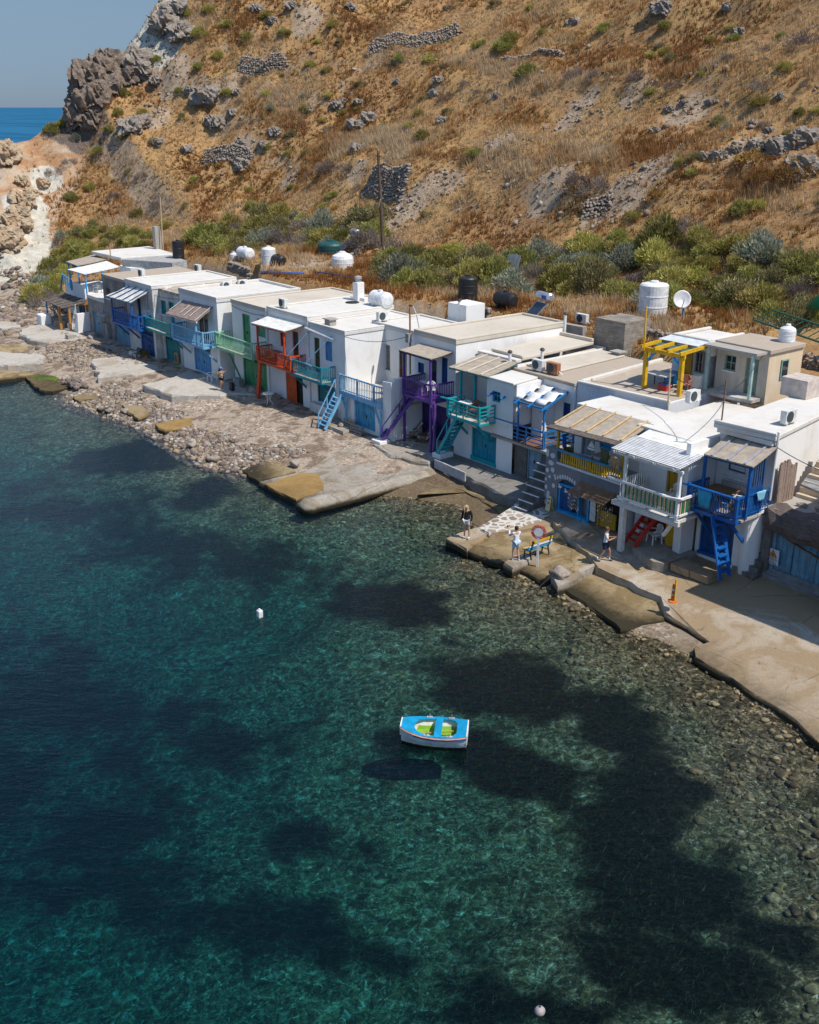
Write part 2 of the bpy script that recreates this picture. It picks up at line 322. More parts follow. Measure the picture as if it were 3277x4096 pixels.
wa_ = attr(t, 'wet').outputs['Fac']; col = mix(t, ramp(t, mix(t, .4, wa_, n1), [(.45, 0), (.62, .85)]), col, mix(t, ramp(t, n2, [(.4, 0), (.65, 1)]), (.075, .05, .028), (.17, .12, .07))); wet = mix(t, .35, sx.outputs[2], n3); col = mix(t, ramp(t, wet, [(.12, 1), (.32, 0)]), col, (.12, .092, .05))
t.links.new(col, b.inputs['Base Color']); b.inputs['Roughness'].default_value = .9; b.inputs['Specular IOR Level'].default_value = .15; bump(t, b, mix(t, .5, v1.outputs['Distance'], n2), .7, .08); M_BEACH = m
# --- hillside soil
m, t, b, o = nt('dry hillside soil'); ge = t.nodes.new('ShaderNodeNewGeometry'); g = ge.outputs['Position']
n1 = noise(t, .16, 6, .65, g, .5); n2 = noise(t, 1.3, 6, .7, g); n3 = noise(t, 7, 5, .75, g)
soil = mix(t, ramp(t, n2, [(.35, 0), (.65, 1)]), (.26, .14, .06), (.40, .25, .13))
straw = mix(t, ramp(t, n3, [(.35, 0), (.65, 1)]), (.34, .19, .07), (.50, .33, .16))
col = mix(t, ramp(t, n1, [(.40, 0), (.58, 1)]), straw, soil)
rock = mix(t, ramp(t, n3, [(.3, 0), (.7, 1)]), (.30, .215, .14), (.52, .415, .31))
vo = N(t, 'ShaderNodeTexVoronoi', Scale=2.2); t.links.new(g, vo.inputs[0]); s1 = t.nodes.new('ShaderNodeSeparateColor'); t.links.new(vo.outputs['Color'], s1.inputs[0])
rock = mix(t, .35, rock, ramp(t, s1.outputs[1], [(0, (.22, .15, .10)), (1, (.50, .40, .30))]))
nz = t.nodes.new('ShaderNodeSeparateXYZ'); t.links.new(ge.outputs['Normal'], nz.inputs[0])
st = mix(t, .30, nz.outputs[2], n2); col = mix(t, ramp(t, st, [(.50, .9), (.57, 0)]), col, rock)
bare = attr(t, 'bare').outputs['Fac']; col = mix(t, ramp(t, mix(t, .5, bare, n2), [(.52, 0), (.66, .9)]), col, rock)
cl = attr(t, 'cliff').outputs['Fac']
n4 = noise(t, .30, 5, .6, coord(t, 'Object', (1, 1, 1.8)), .8)
ccol = ramp(t, n4, [(.30, (.50, .46, .38)), (.42, (.56, .44, .32)), (.54, (.52, .33, .19)), (.64, (.40, .20, .09)), (.8, (.58, .54, .47))])
ccol = mix(t, ramp(t, n3, [(.35, .6), (.6, 0)]), ccol, (.24, .17, .12))
col = mix(t, ramp(t, mix(t, .3, cl, n2), [(.38, 0), (.52, 1)]), col, ccol)
wc = attr(t, 'chalk').outputs['Fac']; col = mix(t, ramp(t, mix(t, .5, wc, n2), [(.50, 0), (.62, .85)]), col, mix(t, ramp(t, n2, [(.35, 0), (.65, 1)]), (.42, .42, .36), (.68, .66, .58)))
dk = attr(t, 'dark').outputs['Fac']; col = mix(t, ramp(t, mix(t, .3, dk, n2), [(.40, 0), (.52, 1)]), col, mix(t, ramp(t, n3, [(.35, 0), (.65, 1)]), (.075, .058, .05), (.22, .175, .15)))
t.links.new(col, b.inputs['Base Color']); b.inputs['Roughness'].default_value = .95; b.inputs['Specular IOR Level'].default_value = .05
bump(t, b, mix(t, .5, n3, n2), 1.0, .25); M_HILL = m
# --- tiles
def blobs(s, d, px, rad):
    """soft round masks on the terrain round points given as (u, v, radius in metres)"""
    k = np.zeros_like(s)
    for u, v, r in px:
        a, b_, _ = hill_at(u, v); k = np.maximum(k, sstep(1.25, .55, np.hypot(s - a, d - b_) / r))
    return k
BARE = [(1720, 740, 4), (1640, 830, 3.5), (1560, 900, 3), (1430, 690, 2.4), (1150, 720, 2.5), (960, 600, 3), (2330, 420, 3), (2280, 480, 2.5), (2540, 380, 3), (2200, 770, 4), (2500, 800, 4), (1800, 730, 3), (2750, 450, 4), (1990, 560, 3), (2400, 870, 3), (600, 130, 6), (650, 170, 4), (700, 300, 4), (620, 470, 4), (1230, 90, 4), (3000, 600, 4), (2620, 680, 3), (1230, 1060, 4), (1080, 1080, 3)]
CLIFF = [(20, 700, 7), (100, 620, 7), (180, 560, 6), (40, 800, 6), (130, 720, 6), (60, 880, 5), (230, 650, 4), (20, 930, 5), (20, 600, 6)]
CHALK = [(60, 1000, 5), (110, 900, 3), (100, 820, 3), (190, 740, 2.2), (40, 1060, 4), (110, 1080, 4), (150, 1000, 2.5), (620, 120, 4), (670, 155, 3)]
DARKPX = [(300, 380, 5), (370, 330, 4), (340, 450, 4), (300, 500, 3)]
s, d, z, q = terrain_tile(-170, 75, 491, 8, 108, 251)
hl = np_mesh('hillside', WA(s, d, z), q, M_HILL, attrs={'bare': blobs(s, d, [(u, v, r * .6) for u, v, r in BARE], 0), 'cliff': blobs(s, d, CLIFF, 0), 'chalk': blobs(s, d, CHALK, 0), 'dark': blobs(s, d, DARKPX, 0)}, smooth=False); hl['kind'] = 'structure'
s, d, z, q = terrain_tile(-170, 75, 613, -80, 8, 353)
zc = z[q].mean(1); sc_, dc_ = s[q].mean(1), d[q].mean(1)
sea = zc < 0; far = (~sea) & (sc_ < -56 + 0 * dc_) & ((zc > 2.0) | (sc_ < -84)); bea = ~(sea | far)
V = WA(s, d, z)
def part_of(name, mask, mat, **at):
    qq = q[mask]; used = np.unique(qq); re = np.zeros(len(V), np.int64); re[used] = np.arange(len(used))
    o = np_mesh(name, V[used], re[qq], mat, attrs={k: f(s[used], d[used]) for k, f in at.items()}); o['kind'] = 'structure'; return o
part_of('seabed', sea, M_SEABED, weed=weed)  # the weed attribute also carries the boat's painted shadow
part_of('beach', bea, M_BEACH, wet=lambda a, b_: sstep(2, 4, a) * sstep(14.5, 13, a) * sstep(2, .5, b_))
part_of('cliff_face', far, M_HILL, bare=lambda a, b_: blobs(a, b_, BARE, 0), cliff=lambda a, b_: blobs(a, b_, CLIFF, 0), chalk=lambda a, b_: blobs(a, b_, CHALK, 0), dark=lambda a, b_: blobs(a, b_, DARKPX, 0))
bd = MB(); 
sb = np_mesh('deep_seabed', np.array([(-30000, -30000, -17), (30000, -30000, -17), (30000, 30000, -17), (-30000, 30000, -17)], float), np.array([[0, 1, 2, 3]]), paint('deep sea floor', (.03, .06, .08), .9, 0)); sb['kind'] = 'structure'
# --- sea: closed body of water with absorption, rippled mirror-clear top
m = bpy.data.materials.new('sea water'); m.use_nodes = True; t = m.node_tree; t.nodes.clear(); o = t.nodes.new('ShaderNodeOutputMaterial')
g = t.nodes.new('ShaderNodeNewGeometry'); mp = N(t, 'ShaderNodeMapping', Scale=(.55, 1.5, 1)); mp.inputs['Rotation'].default_value = (0, 0, .35); t.links.new(g.outputs['Position'], mp.inputs[0])
w1 = noise(t, 1.1, 4, .6, mp.outputs[0], .6); w2 = noise(t, 4.5, 3, .6, mp.outputs[0], .5)
bm_ = N(t, 'ShaderNodeBump', Strength=.5, Distance=.14); t.links.new(mix(t, .35, w1, w2), bm_.inputs['Height'])
tr = t.nodes.new('ShaderNodeBsdfTransparent'); gl = N(t, 'ShaderNodeBsdfGlossy', Roughness=.06); t.links.new(bm_.outputs[0], gl.inputs['Normal'])
# caustic light painted as a cell pattern into the surface's transparency tint
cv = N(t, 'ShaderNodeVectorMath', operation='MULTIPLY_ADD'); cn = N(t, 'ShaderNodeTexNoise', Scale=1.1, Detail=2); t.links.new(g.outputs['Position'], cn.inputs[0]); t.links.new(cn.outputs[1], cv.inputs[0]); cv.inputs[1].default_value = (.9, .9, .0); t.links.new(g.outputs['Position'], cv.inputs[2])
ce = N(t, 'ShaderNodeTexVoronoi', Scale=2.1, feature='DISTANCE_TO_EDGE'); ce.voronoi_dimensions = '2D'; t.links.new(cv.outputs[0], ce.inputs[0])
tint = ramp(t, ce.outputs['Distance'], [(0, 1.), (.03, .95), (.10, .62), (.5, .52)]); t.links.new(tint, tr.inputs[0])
ps = t.nodes.new('ShaderNodeVectorMath'); ps.operation = 'DISTANCE'; ps.inputs[1].default_value = (0, 60, 0); t.links.new(g.outputs['Position'], ps.inputs[0]); far_ = N(t, 'ShaderNodeMapRange'); far_.inputs[1].default_value = 110; far_.inputs[2].default_value = 200; t.links.new(ps.outputs['Value'], far_.inputs[0])
stk = noise(t, .02, 5, .6, coord(t, 'Object', (.12, 1., 1)))
df = t.nodes.new('ShaderNodeBsdfDiffuse'); t.links.new(mix(t, ramp(t, stk, [(.35, 0), (.65, 1)]), (.0, .075, .17), (.015, .14, .27)), df.inputs[0])
px_ = t.nodes.new('ShaderNodeSeparateXYZ'); t.links.new(g.outputs['Position'], px_.inputs[0]); bl_ = N(t, 'ShaderNodeMapRange'); bl_.inputs[1].default_value = 4; bl_.inputs[2].default_value = -30; bl_.inputs[4].default_value = .09; t.links.new(px_.outputs[0], bl_.inputs[0]); mxx = N(t, 'ShaderNodeMath', operation='MAXIMUM'); t.links.new(bl_.outputs[0], mxx.inputs[0]); t.links.new(far_.outputs[0], mxx.inputs[1])
deep = t.nodes.new('ShaderNodeMixShader'); t.links.new(mxx.outputs[0], deep.inputs[0]); t.links.new(tr.outputs[0], deep.inputs[1]); t.links.new(df.outputs[0], deep.inputs[2])
fr = N(t, 'ShaderNodeFresnel', IOR=1.33); t.links.new(bm_.outputs[0], fr.inputs['Normal'])
ms = t.nodes.new('ShaderNodeMixShader'); fm = N(t, 'ShaderNodeMath', operation='MULTIPLY'); t.links.new(fr.outputs[0], fm.inputs[0]); t.links.new(ramp(t, far_.outputs[0], [(0, .8), (1, .16)]), fm.inputs[1]); t.links.new(fm.outputs[0], ms.inputs[0]); t.links.new(deep.outputs[0], ms.inputs[1]); t.links.new(gl.outputs[0], ms.inputs[2]); t.links.new(ms.outputs[0], o.inputs['Surface'])
va = N(t, 'ShaderNodeVolumeAbsorption', Density=.50); va.inputs[0].default_value = (.12, .80, .86, 1)
t.links.new(va.outputs[0], o.inputs['Volume'])
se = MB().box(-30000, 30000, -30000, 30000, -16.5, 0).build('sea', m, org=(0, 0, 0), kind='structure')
# ================================================================ HOUSES OF THE ROW
WHITE = plaster('whitewash', (.79, .78, .76)); WHITE_B = plaster('old whitewash', (.76, .75, .73), (.36, .33, .30), .75); GREYW = plaster('weathered grey render', (.36, .345, .33), (.14, .125, .115), .8)
ROOFW = plaster('white roof coating', (.65, .63, .59), (.50, .45, .38), .5, scale=.3); ROOFB = plaster('beige roof coating', (.56, .51, .43), (.44, .37, .29), .5, scale=.25); ROOFC = plaster('bare cement roof', (.40, .335, .265), (.55, .50, .44), .45, scale=.4); ROOFK = plaster('cement roof with sealed cracks', (.37, .31, .245), (.30, .25, .2), .4, crack=1)
CREAM = plaster('cream render', (.62, .49, .33), (.70, .64, .55), .45); CREAM_S = plaster('pale cream render', (.64, .56, .46), (.42, .38, .33), .6); STONEG = plaster('dark stone wall', (.17, .155, .14), (.09, .08, .075), .7, scale=2.)
GREYP = plaster('grey slurry wall', (.20, .21, .225), (.13, .135, .145), .5, scale=1.2); CEM = plaster('raw cement', (.38, .355, .32), (.26, .235, .205), .5)
DARK = paint('dark interior', (.012, .011, .011), .9, 0, bumps=0); GLASS = paint('window glass', (.02, .028, .035), .08, 0, bumps=0, spec=.6)
pl = dict(grain=(7, 7, .8))
ROYAL = paint('royal blue paint', (.004, .095, .34), .45, .2, (.03, .14, .32)); NAVY = paint('deep blue door', (.004, .068, .24), .5, .15, **pl); SKYB = paint('light blue paint', (.17, .40, .60), .5, .15); SKYD = paint('light blue door', (.10, .32, .58), .55, .12, **pl)
TEAL = paint('teal paint', (.0, .20, .265), .5, .15); TEALD = paint('dark teal door', (.0, .15, .19), .5, .18, **pl); GTEAL = paint('green teal door', (.0, .22, .235), .5, .15, **pl); TURQ = paint('turquoise paint', (.0, .30, .34), .45, .12); TURQD = paint('turquoise door', (.0, .24, .36), .5, .1, **pl)
ORANGE = paint('orange paint', (.50, .06, .012), .5, .15, (.35, .07, .03)); ORANGED = paint('orange door', (.60, .085, .01), .55, .12, (.5, .12, .04), **pl); PURP = paint('purple paint', (.10, .04, .24), .5, .12); PURPD = paint('dark purple door', (.045, .025, .155), .55, .1, **pl)
GREEN = paint('green door', (.06, .29, .12), .5, .25, (.16, .40, .22), **pl); MINT = paint('mint paint', (.22, .50, .31), .5, .2); YELLOW = paint('yellow paint', (.62, .36, .01), .5, .2); MUST = paint('mustard paint', (.48, .27, .012), .55, .2)
BRIGHTB = paint('bright blue paint', (.02, .30, .62), .45, .12); OLIVE = paint('olive door', (.09, .095, .045), .6, .2, **pl); BROWN = paint('varnished brown door', (.16, .065, .025), .4, .15, **pl); GREYWD = paint('grey weathered wood', (.26, .23, .205), .8, .45, (.13, .11, .10), **pl); BLUEGR = paint('blue grey door', (.17, .27, .36), .6, .2)
OLDBLUE = paint('peeling blue planks', (.12, .30, .42), .7, .55, (.20, .17, .15), **pl); PALEBL = paint('faded blue door', (.16, .31, .42), .65, .5, (.30, .29, .27), **pl); WHITEP = paint('white paint', (.78, .77, .74), .5, .2, (.5, .47, .42)); REDP = paint('red paint', (.42, .03, .015), .5, .25); DKRED = paint('dark red planks', (.22, .018, .012), .6, .25, (.08, .05, .04), **pl); GREENP = paint('bottle green slats', (.01, .20, .10), .5, .2); TANP = paint('tan slats', (.52, .34, .21), .6, .2)
CANVAS = paint('beige canvas roof', (.385, .325, .255), .9, .2, (.40, .34, .27)); OFFW = paint('off white panel', (.74, .72, .66), .7, .15, (.62, .58, .50)); REED = paint('reed matting', (.34, .25, .205), .95, .4, (.20, .14, .115), grain=(1.2, 22, 22), bumps=.6); DECKB = paint('red brown deck', (.20, .095, .06), .8, .3); DECKP = paint('pale deck boards', (.50, .44, .37), .8, .3); OAK = paint('orange stained post', (.42, .20, .05), .6, .3); DKWOOD = paint('dark weathered planks', (.145, .115, .095), .9, .4, (.28, .245, .215), grain=(18, 1.0, 18)); SLATR = paint('brown slats', (.30, .165, .09), .75, .25); SAIL = paint('white sailcloth', (.80, .79, .76), .9, .05)
IRON = paint('dark iron', (.03, .03, .03), .5, .1); GALV = paint('galvanised pipe', (.45, .45, .44), .45, .1, metal=.4); PVC = paint('white pipe', (.76, .75, .72), .5, .1)

def facade(mb, s0, s1, d, z0, z1, holes=(), dep=.2, rev=True):
    xs = sorted({s0, s1, *[h[0] for h in holes], *[h[1] for h in holes]}); zs = sorted({z0, z1, *[h[2] for h in holes], *[h[3] for h in holes]})
    for a, b in zip(xs, xs[1:]):
        for c, e in zip(zs, zs[1:]):
            mx, mz = (a + b) / 2, (c + e) / 2
            if any(h[0] < mx < h[1] and h[2] < mz < h[3] for h in holes): continue
            mb.add([(a, d, c), (b, d, c), (b, d, e), (a, d, e)], [(0, 1, 2, 3)])
    for a, b, c, e in holes:
        mb.add([(a, d, c), (a, d + dep, c), (a, d + dep, e), (a, d, e)], [(0, 1, 2, 3)]); mb.add([(b, d, c), (b, d + dep, c), (b, d + dep, e), (b, d, e)], [(3, 2, 1, 0)])
        mb.add([(a, d, e), (b, d, e), (b, d + dep, e), (a, d + dep, e)], [(0, 3, 2, 1)]); mb.add([(a, d, c), (b, d, c), (b, d + dep, c), (a, d + dep, c)], [(0, 1, 2, 3)])
def shell(mb, s0, s1, d, dB, z0, z1, holes=()):
    """outer walls without a lid"""
    facade(mb, s0, s1, d, z0, z1, holes)
    mb.add([(s1, d, z0), (s1, dB, z0), (s1, dB, z1), (s1, d, z1)], [(0, 1, 2, 3)]); mb.add([(s0, dB, z0), (s0, d, z0), (s0, d, z1), (s0, dB, z1)], [(0, 1, 2, 3)]); mb.add([(s1, dB, z0), (s0, dB, z0), (s0, dB, z1), (s1, dB, z1)], [(0, 1, 2, 3)])
def roofslab(mb, s0, s1, d, dB, z, th=.2, rim=.12, rw=.22, ov=.04):
    s0 -= ov; s1 += ov; d -= ov
    mb.box(s0, s1, d, dB, z - th, z)
    if rim:
        mb.box(s0, s1, d, d + rw, z, z + rim); mb.box(s0, s0 + rw, d + rw, dB - rw, z, z + rim); mb.box(s1 - rw, s1, d + rw, dB - rw, z, z + rim); mb.box(s0, s1, dB - rw, dB, z, z + rim)
def house(name, label, s0, s1, d, dB, z1, wm, rm, holes=(), z0=.3, th=.22, rim=.12, ov=.05, upper=None):
    """upper=(dU, zs, holes, lid material): the storey above zs stands back to dU behind an open deck"""
    h = thing(name, label, 'house', (s0, d, z0)); mb = MB()
    if upper:
        dU, zs, uh = upper[:3]
        shell(mb, s0, s1, d, dB, z0, zs, holes); shell(mb, s0 + .003, s1 - .003, dU, dB - .003, zs + .1, z1 - th, uh)
        mb.build('wall', wm, h); MB().box(s0 - .02, s1 + .02, d - .02, dB - .02, zs, zs + .1).build('terrace', upper[3] if len(upper) > 3 else ROOFC, h)
        rf = MB(); roofslab(rf, s0, s1, dU, dB, z1, th, rim, ov=ov); rf.build('roof', rm, h, bevel=.03)
    else:
        shell(mb, s0, s1, d, dB, z0, z1 - th, holes); mb.build('wall', wm, h)
        rf = MB(); roofslab(rf, s0, s1, d, dB, z1, th, rim, ov=ov); rf.build('roof', rm, h, bevel=.03)
    return h
def leafmesh(s0, s1, z0, z1, d, nb=4, th=.05):
    mb = MB(); w_ = (s1 - s0) / nb
    for i in range(nb): mb.box(s0 + i * w_ + .006, s0 + (i + 1) * w_ - .006, d + .006 * (i % 2), d + th, z0, z1)
    mb.box(s0 + .05, s1 - .05, d - .02, d + .003, z0 + .18, z0 + .30); mb.box(s0 + .05, s1 - .05, d - .02, d + .003, z1 - .32, z1 - .2); return mb
def garage(h, s0, s1, z0, z1, d, mat, frame=None, transom=0., sill=None, split=.5):
    frame = frame or mat; f = MB(); f.box(s0, s0 + .09, d + .06, d + .2, z0, z1); f.box(s1 - .09, s1, d + .06, d + .2, z0, z1); f.box(s0 + .09, s1 - .09, d + .06, d + .2, z1 - .09, z1)
    if sill: f.box(s0 - .02, s1 + .02, d - .05, d + .2, z0 - .02, z0 + sill)
    if transom: f.box(s0 + .09, s1 - .09, d + .07, d + .19, z1 - .09 - transom - .07, z1 - .09 - transom)
    g = f.build('garage_door', frame, h); zt = z1 - .09 - (transom + .07 if transom else 0); zb = z0 + (sill or 0); m_ = s0 + .09 + (s1 - s0 - .18) * split
    leafmesh(s0 + .09, m_ - .006, zb, zt, d + .11).build('door_leaf', mat, g); leafmesh(m_ + .006, s1 - .09, zb, zt, d + .11).build('door_leaf', mat, g)
    MB().box(m_ + .06, m_ + .1, d + .05, d + .1, (zb + zt) / 2 - .1, (zb + zt) / 2 + .08).build('handle', IRON, g)
    if transom:
        b = MB(); n = int((s1 - s0) / .17)
        for i in range(n): x = s0 + .14 + (s1 - s0 - .28) * i / max(1, n - 1); b.box(x - .02, x + .02, d + .09, d + .13, z1 - .09 - transom, z1 - .09)
        b.build('transom_bar', frame, g); MB().box(s0 + .09, s1 - .09, d + .16, d + .19, z1 - .09 - transom, z1 - .09).build('transom_opening', DARK, g)
    return g
def door(h, s0, s1, z0, z1, d, mat, frame=None, glass=False, name='door'):
    f = MB(); f.box(s0, s0 + .07, d + .07, d + .2, z0, z1); f.box(s1 - .07, s1, d + .07, d + .2, z0, z1); f.box(s0 + .07, s1 - .07, d + .07, d + .2, z1 - .07, z1); g = f.build(name, frame or mat, h)
    l = MB(); m_ = (s0 + s1) / 2
    for a, b in ((s0 + .07, m_ - .005), (m_ + .005, s1 - .07)):
        l.box(a, b, d + .13, d + .17, z0, z1 - .07)
        for c, e in ((.08, .45), (.52, .93)): l.box(a + .08, b - .08, d + .115, d + .133, z0 + (z1 - z0) * c, z0 + (z1 - z0) * e - .05)
    l.build('door_leaf', mat, g)
    if glass: MB().box(s0 + .16, s1 - .16, d + .1, d + .113, z0 + (z1 - z0) * .5, z1 - .2).build('pane', GLASS, g)
    MB().box(m_ - .09, m_ - .05, d + .06, d + .12, z0 + .95, z0 + 1.1).build('handle', IRON, g); return g
def window(h, s0, s1, z0, z1, d, mat, kind='shutter', panem=None, sill=True):
    f = MB(); f.box(s0, s0 + .06, d + .05, d + .2, z0, z1); f.box(s1 - .06, s1, d + .05, d + .2, z0, z1); f.box(s0 + .06, s1 - .06, d + .05, d + .2, z1 - .06, z1); f.box(s0 + .06, s1 - .06, d + .05, d + .2, z0, z0 + .06)
    if kind == 'pane': f.box((s0 + s1) / 2 - .025, (s0 + s1) / 2 + .025, d + .08, d + .16, z0 + .06, z1 - .06); f.box(s0 + .06, s1 - .06, d + .09, d + .155, (z0 + z1) / 2 - .02, (z0 + z1) / 2 + .02)
    g = f.build('window', mat, h)
    if kind == 'shutter':
        m_ = (s0 + s1) / 2
        for a, b in ((s0 + .06, m_ - .006), (m_ + .006, s1 - .06)): leafmesh(a, b, z0 + .06, z1 - .06, d + .1, 3, .04).build('shutter', mat, g)
    else: MB().box(s0 + .06, s1 - .06, d + .14, d + .17, z0 + .06, z1 - .06).build('pane', panem or GLASS, g)
    if sill: MB().box(s0 - .08, s1 + .08, d - .06, d + .05, z0 - .08, z0 - .003).build('sill', WHITEP, g)
    return g
def railmesh(mb, p, q, zf, zr, style='bal', sp=.15, w=.035, top=.08):
    (a, b), (c, e) = p, q; n = max(2, int(math.hypot(c - a, e - b) / sp))
    mb.bar((a, b, zr - top / 2), (c, e, zr - top / 2), top * 1.2, top)
    if style == 'bal':
        mb.bar((a, b, zf + .14), (c, e, zf + .14), .05, .05)
        for i in range(n + 1): k = i / n; x, y = a + (c - a) * k, b + (e - b) * k; mb.bar((x, y, zf + .02), (x, y, zr - top + .01), w, w)
    elif style == 'rails':
        for k in (.22, .45, .68): z = zf + (zr - zf) * k; mb.bar((a, b, z), (c, e, z), .045, .055)
        m_ = max(2, int(math.hypot(c - a, e - b) / 1.1))
        for i in range(m_ + 1): k = i / m_; x, y = a + (c - a) * k, b + (e - b) * k; mb.bar((x, y, zf - .02), (x, y, zr - top + .01), .06, .06)
    elif style == 'solid':
        for k in (.12, .36, .6): z = zf + (zr - zf) * (k + .1); mb.bar((a, b, z), (c, e, z), .03, .2 * (zr - zf))
    return mb
def balcony(h, s0, s1, dF, dB, zf, zr, mat, deck=None, style='bal', sides='LR', brace=2, zfR=None, posts=True, sp=.15, frame=None):
    zs = zf if zfR is None else zfR
    f = MB(); f.bar((s0, dF, zf - .10), (s1, dF, zf - .10), .09, .16)
    n = max(2, int((s1 - s0) / .8))
    for i in range(n + 1): x = s0 + (s1 - s0) * i / n; f.bar((x, dF, zf - .13), (x, dB, zf - .13), .07, .12)
    g = f.build('balcony', frame or mat, h)
    b = MB(); k = int((dB - dF) / .17) + 1
    for i in range(k): y = dF + (dB - dF) * (i + .5) / k; b.box(s0, s1, y - .075, y + .075, zf - .07, zf - .03)
    b.build('deck', deck or mat, g)
    railmesh(MB(), (s0, dF), (s1, dF), zf, zr, style, sp).build('railing', mat, g)
    if 'L' in sides: railmesh(MB(), (s0, dF + .06), (s0, dB - .05), zf, zr, style, sp).build('railing', mat, g)
    if 'R' in sides: railmesh(MB(), (s1, dF + .06), (s1, dB - .05), zf, zr, style, sp).build('railing', mat, g)
    if posts:
        for x in (s0, s1): MB().bar((x, dF - .003, zf - .12), (x, dF - .003, zr + .05), .11, .11).build('rail_post', mat, g)
    for i in range(brace):
        x = s0 + .35 + (s1 - s0 - .7) * i / max(1, brace - 1); MB().bar((x, dF + .12, zf - .2), (x, dB + .02, zf - .2 - (dB - dF) * .95), .1, .12).build('brace', mat, g)
    return g
def awning(h, f0, f1, b1, b0, mat, th=.05, posts=(), pm=None, battens=0, bm=None, beam=None, name='awning', zbase=3.6, rag=0):
    """corners: front s0, front s1, back s1, back s0"""
    f0, f1, b1, b0 = map(Vector, (f0, f1, b1, b0)); mb = MB(); n, k = 10, 5
    P = lambda i, j: (f0.lerp(f1, i / n)).lerp(b0.lerp(b1, i / n), j / k) + Vector((0, 0, (.025 * math.sin(i * 2.3 + j * 1.7) if rag else 0) - .03 * math.sin(PI * j / k)))
    vs = [P(i, j) for j in range(k + 1) for i in range(n + 1)]; m_ = len(vs); idx = lambda i, j: j * (n + 1) + i
    fs = [(idx(i, j), idx(i + 1, j), idx(i + 1, j + 1), idx(i, j + 1)) for j in range(k) for i in range(n)]
    edge = [idx(i, 0) for i in range(n + 1)] + [idx(n, j) for j in range(1, k + 1)] + [idx(i, k) for i in range(n - 1, -1, -1)] + [idx(0, j) for j in range(k - 1, 0, -1)]
    fs += [tuple(x + m_ for x in reversed(f)) for f in list(fs)] + [(edge[i], edge[i] + m_, edge[(i + 1) % len(edge)] + m_, edge[(i + 1) % len(edge)]) for i in range(len(edge))]
    g = mb.add(vs + [v - Vector((0, 0, th)) for v in vs], fs).build(name, mat, h)
    if beam:
        b = MB(); o = Vector((0, 0, th + .06)); b.bar(f0.lerp(b0, .06) - o, f1.lerp(b1, .06) - o, .09, .12)
        for i in range(4): x = i / 3; p, q = f0.lerp(f1, .03 + .94 * x), b0.lerp(b1, .03 + .94 * x); b.bar(p - o * .8, q - o * .8, .07, .09)
        b.build('rafter', beam, g)
    for i in range(battens):
        x = (i + .5) / battens; p, q = f0.lerp(f1, x), b0.lerp(b1, x); MB().bar(p + Vector((0, 0, .03)), q + Vector((0, 0, .03)), .09, .04).build('batten', bm or mat, g)
    for i, (x, y, zb) in enumerate(posts):
        p = f0.lerp(f1, x); q = b0.lerp(b1, x); top = p.lerp(q, y); MB().bar((top.x, top.y, zb), (top.x, top.y, top.z - th - .02), .11, .11).build('awning_post', pm or mat, g)
    return g
def stairs(h, top, bot, wv, n, mat, name='staircase', rail=None, tread=.24, closed=False, th=.05):
    """wv: vector across the flight"""
    top, bot, wv = Vector(top), Vector(bot), Vector(wv); st = MB()
    for o in (-.5, .5): st.bar(bot + wv * o, top + wv * o, .07, .2)
    g = st.build(name, mat, h); tr = MB(); dirn = Vector((top.x - bot.x, top.y - bot.y, 0)).normalized() * tread / 2
    for i in range(1, n):
        c = bot.lerp(top, i / n); w2 = wv * .47; tr.slab([c - dirn - w2, c + dirn - w2, c + dirn + w2, c - dirn + w2], th)
    tr.build('tread', mat, g)
    if rail:
        for o in rail:
            r = MB(); up = Vector((0, 0, .85)); a, b = bot + wv * o, top + wv * o; r.bar(a + up, b + up, .06, .06)
            for k in (0., .5, 1.): c = a.lerp(b, k); r.bar(c - Vector((0, 0, .1)), c + up, .06, .06)
            r.build('handrail', mat, g)
    return g

# ---------------------------------------------------------------- blue house
h1 = thing('blue_house', 'white house with royal blue veranda, blue ladder stair and deep blue boat garage', 'house', (21.55, 1.1, .5))
mb = MB(); facade(mb, 21.55, 24.0, 1.1, .5, 3.62, [(21.75, 23.55, 1.0, 3.0)]); facade(mb, 21.75, 24.55, 1.85, 3.68, 6.6, [(22.35, 23.25, 4.95, 5.75)])
mb.add([(21.55, 1.1, .5), (21.55, 7, .5), (21.55, 7, 3.62), (21.55, 1.1, 3.62)], [(3, 2, 1, 0)]); mb.add([(24.0, 1.1, .5), (24.0, 7, .5), (24.0, 7, 3.62), (24.0, 1.1, 3.62)], [(0, 1, 2, 3)])
mb.box(21.5, 21.72, -.1, 6, 3.68, 6.35); mb.prism([(24.6, 1.86), (23.5, 8), (22.4, 13.2), (20.2, 13.2), (21.2, 7.9), (21.78, 1.95)], 3.68, 6.85)
mb.build('wall', WHITE, h1)
rf = MB(); rf.prism([(21.75, 1.3), (24.72, 1.55), (23.6, 7.9), (22.45, 13.3), (20.1, 13.3), (21.1, 7.8)], 6.86, 7.06); rf.prism([(21.75, 1.3), (24.72, 1.55), (24.70, 1.8), (21.72, 1.55)], 7.061, 7.2); rf.box(21.8, 24.6, 1.5, 1.8, 6.62, 6.84); rf.build('roof', ROOFW, h1, bevel=.03)
MB().box(21.55, 24.62, -.1, 1.84, 3.56, 3.66).build('terrace', CEM, h1)
garage(h1, 21.75, 23.55, 1.0, 3.0, 1.1, NAVY, ROYAL, sill=.12); window(h1, 22.35, 23.25, 4.95, 5.75, 1.85, NAVY, 'pane')
sdz = MB(); sdz.box(24.5, 24.56, .25, 1.3, 3.75, 5.0); sdz.box(24.5, 24.56, .25, .33, 5.0, 6.05); sdz.box(24.5, 24.56, 1.22, 1.3, 5.0, 6.2)
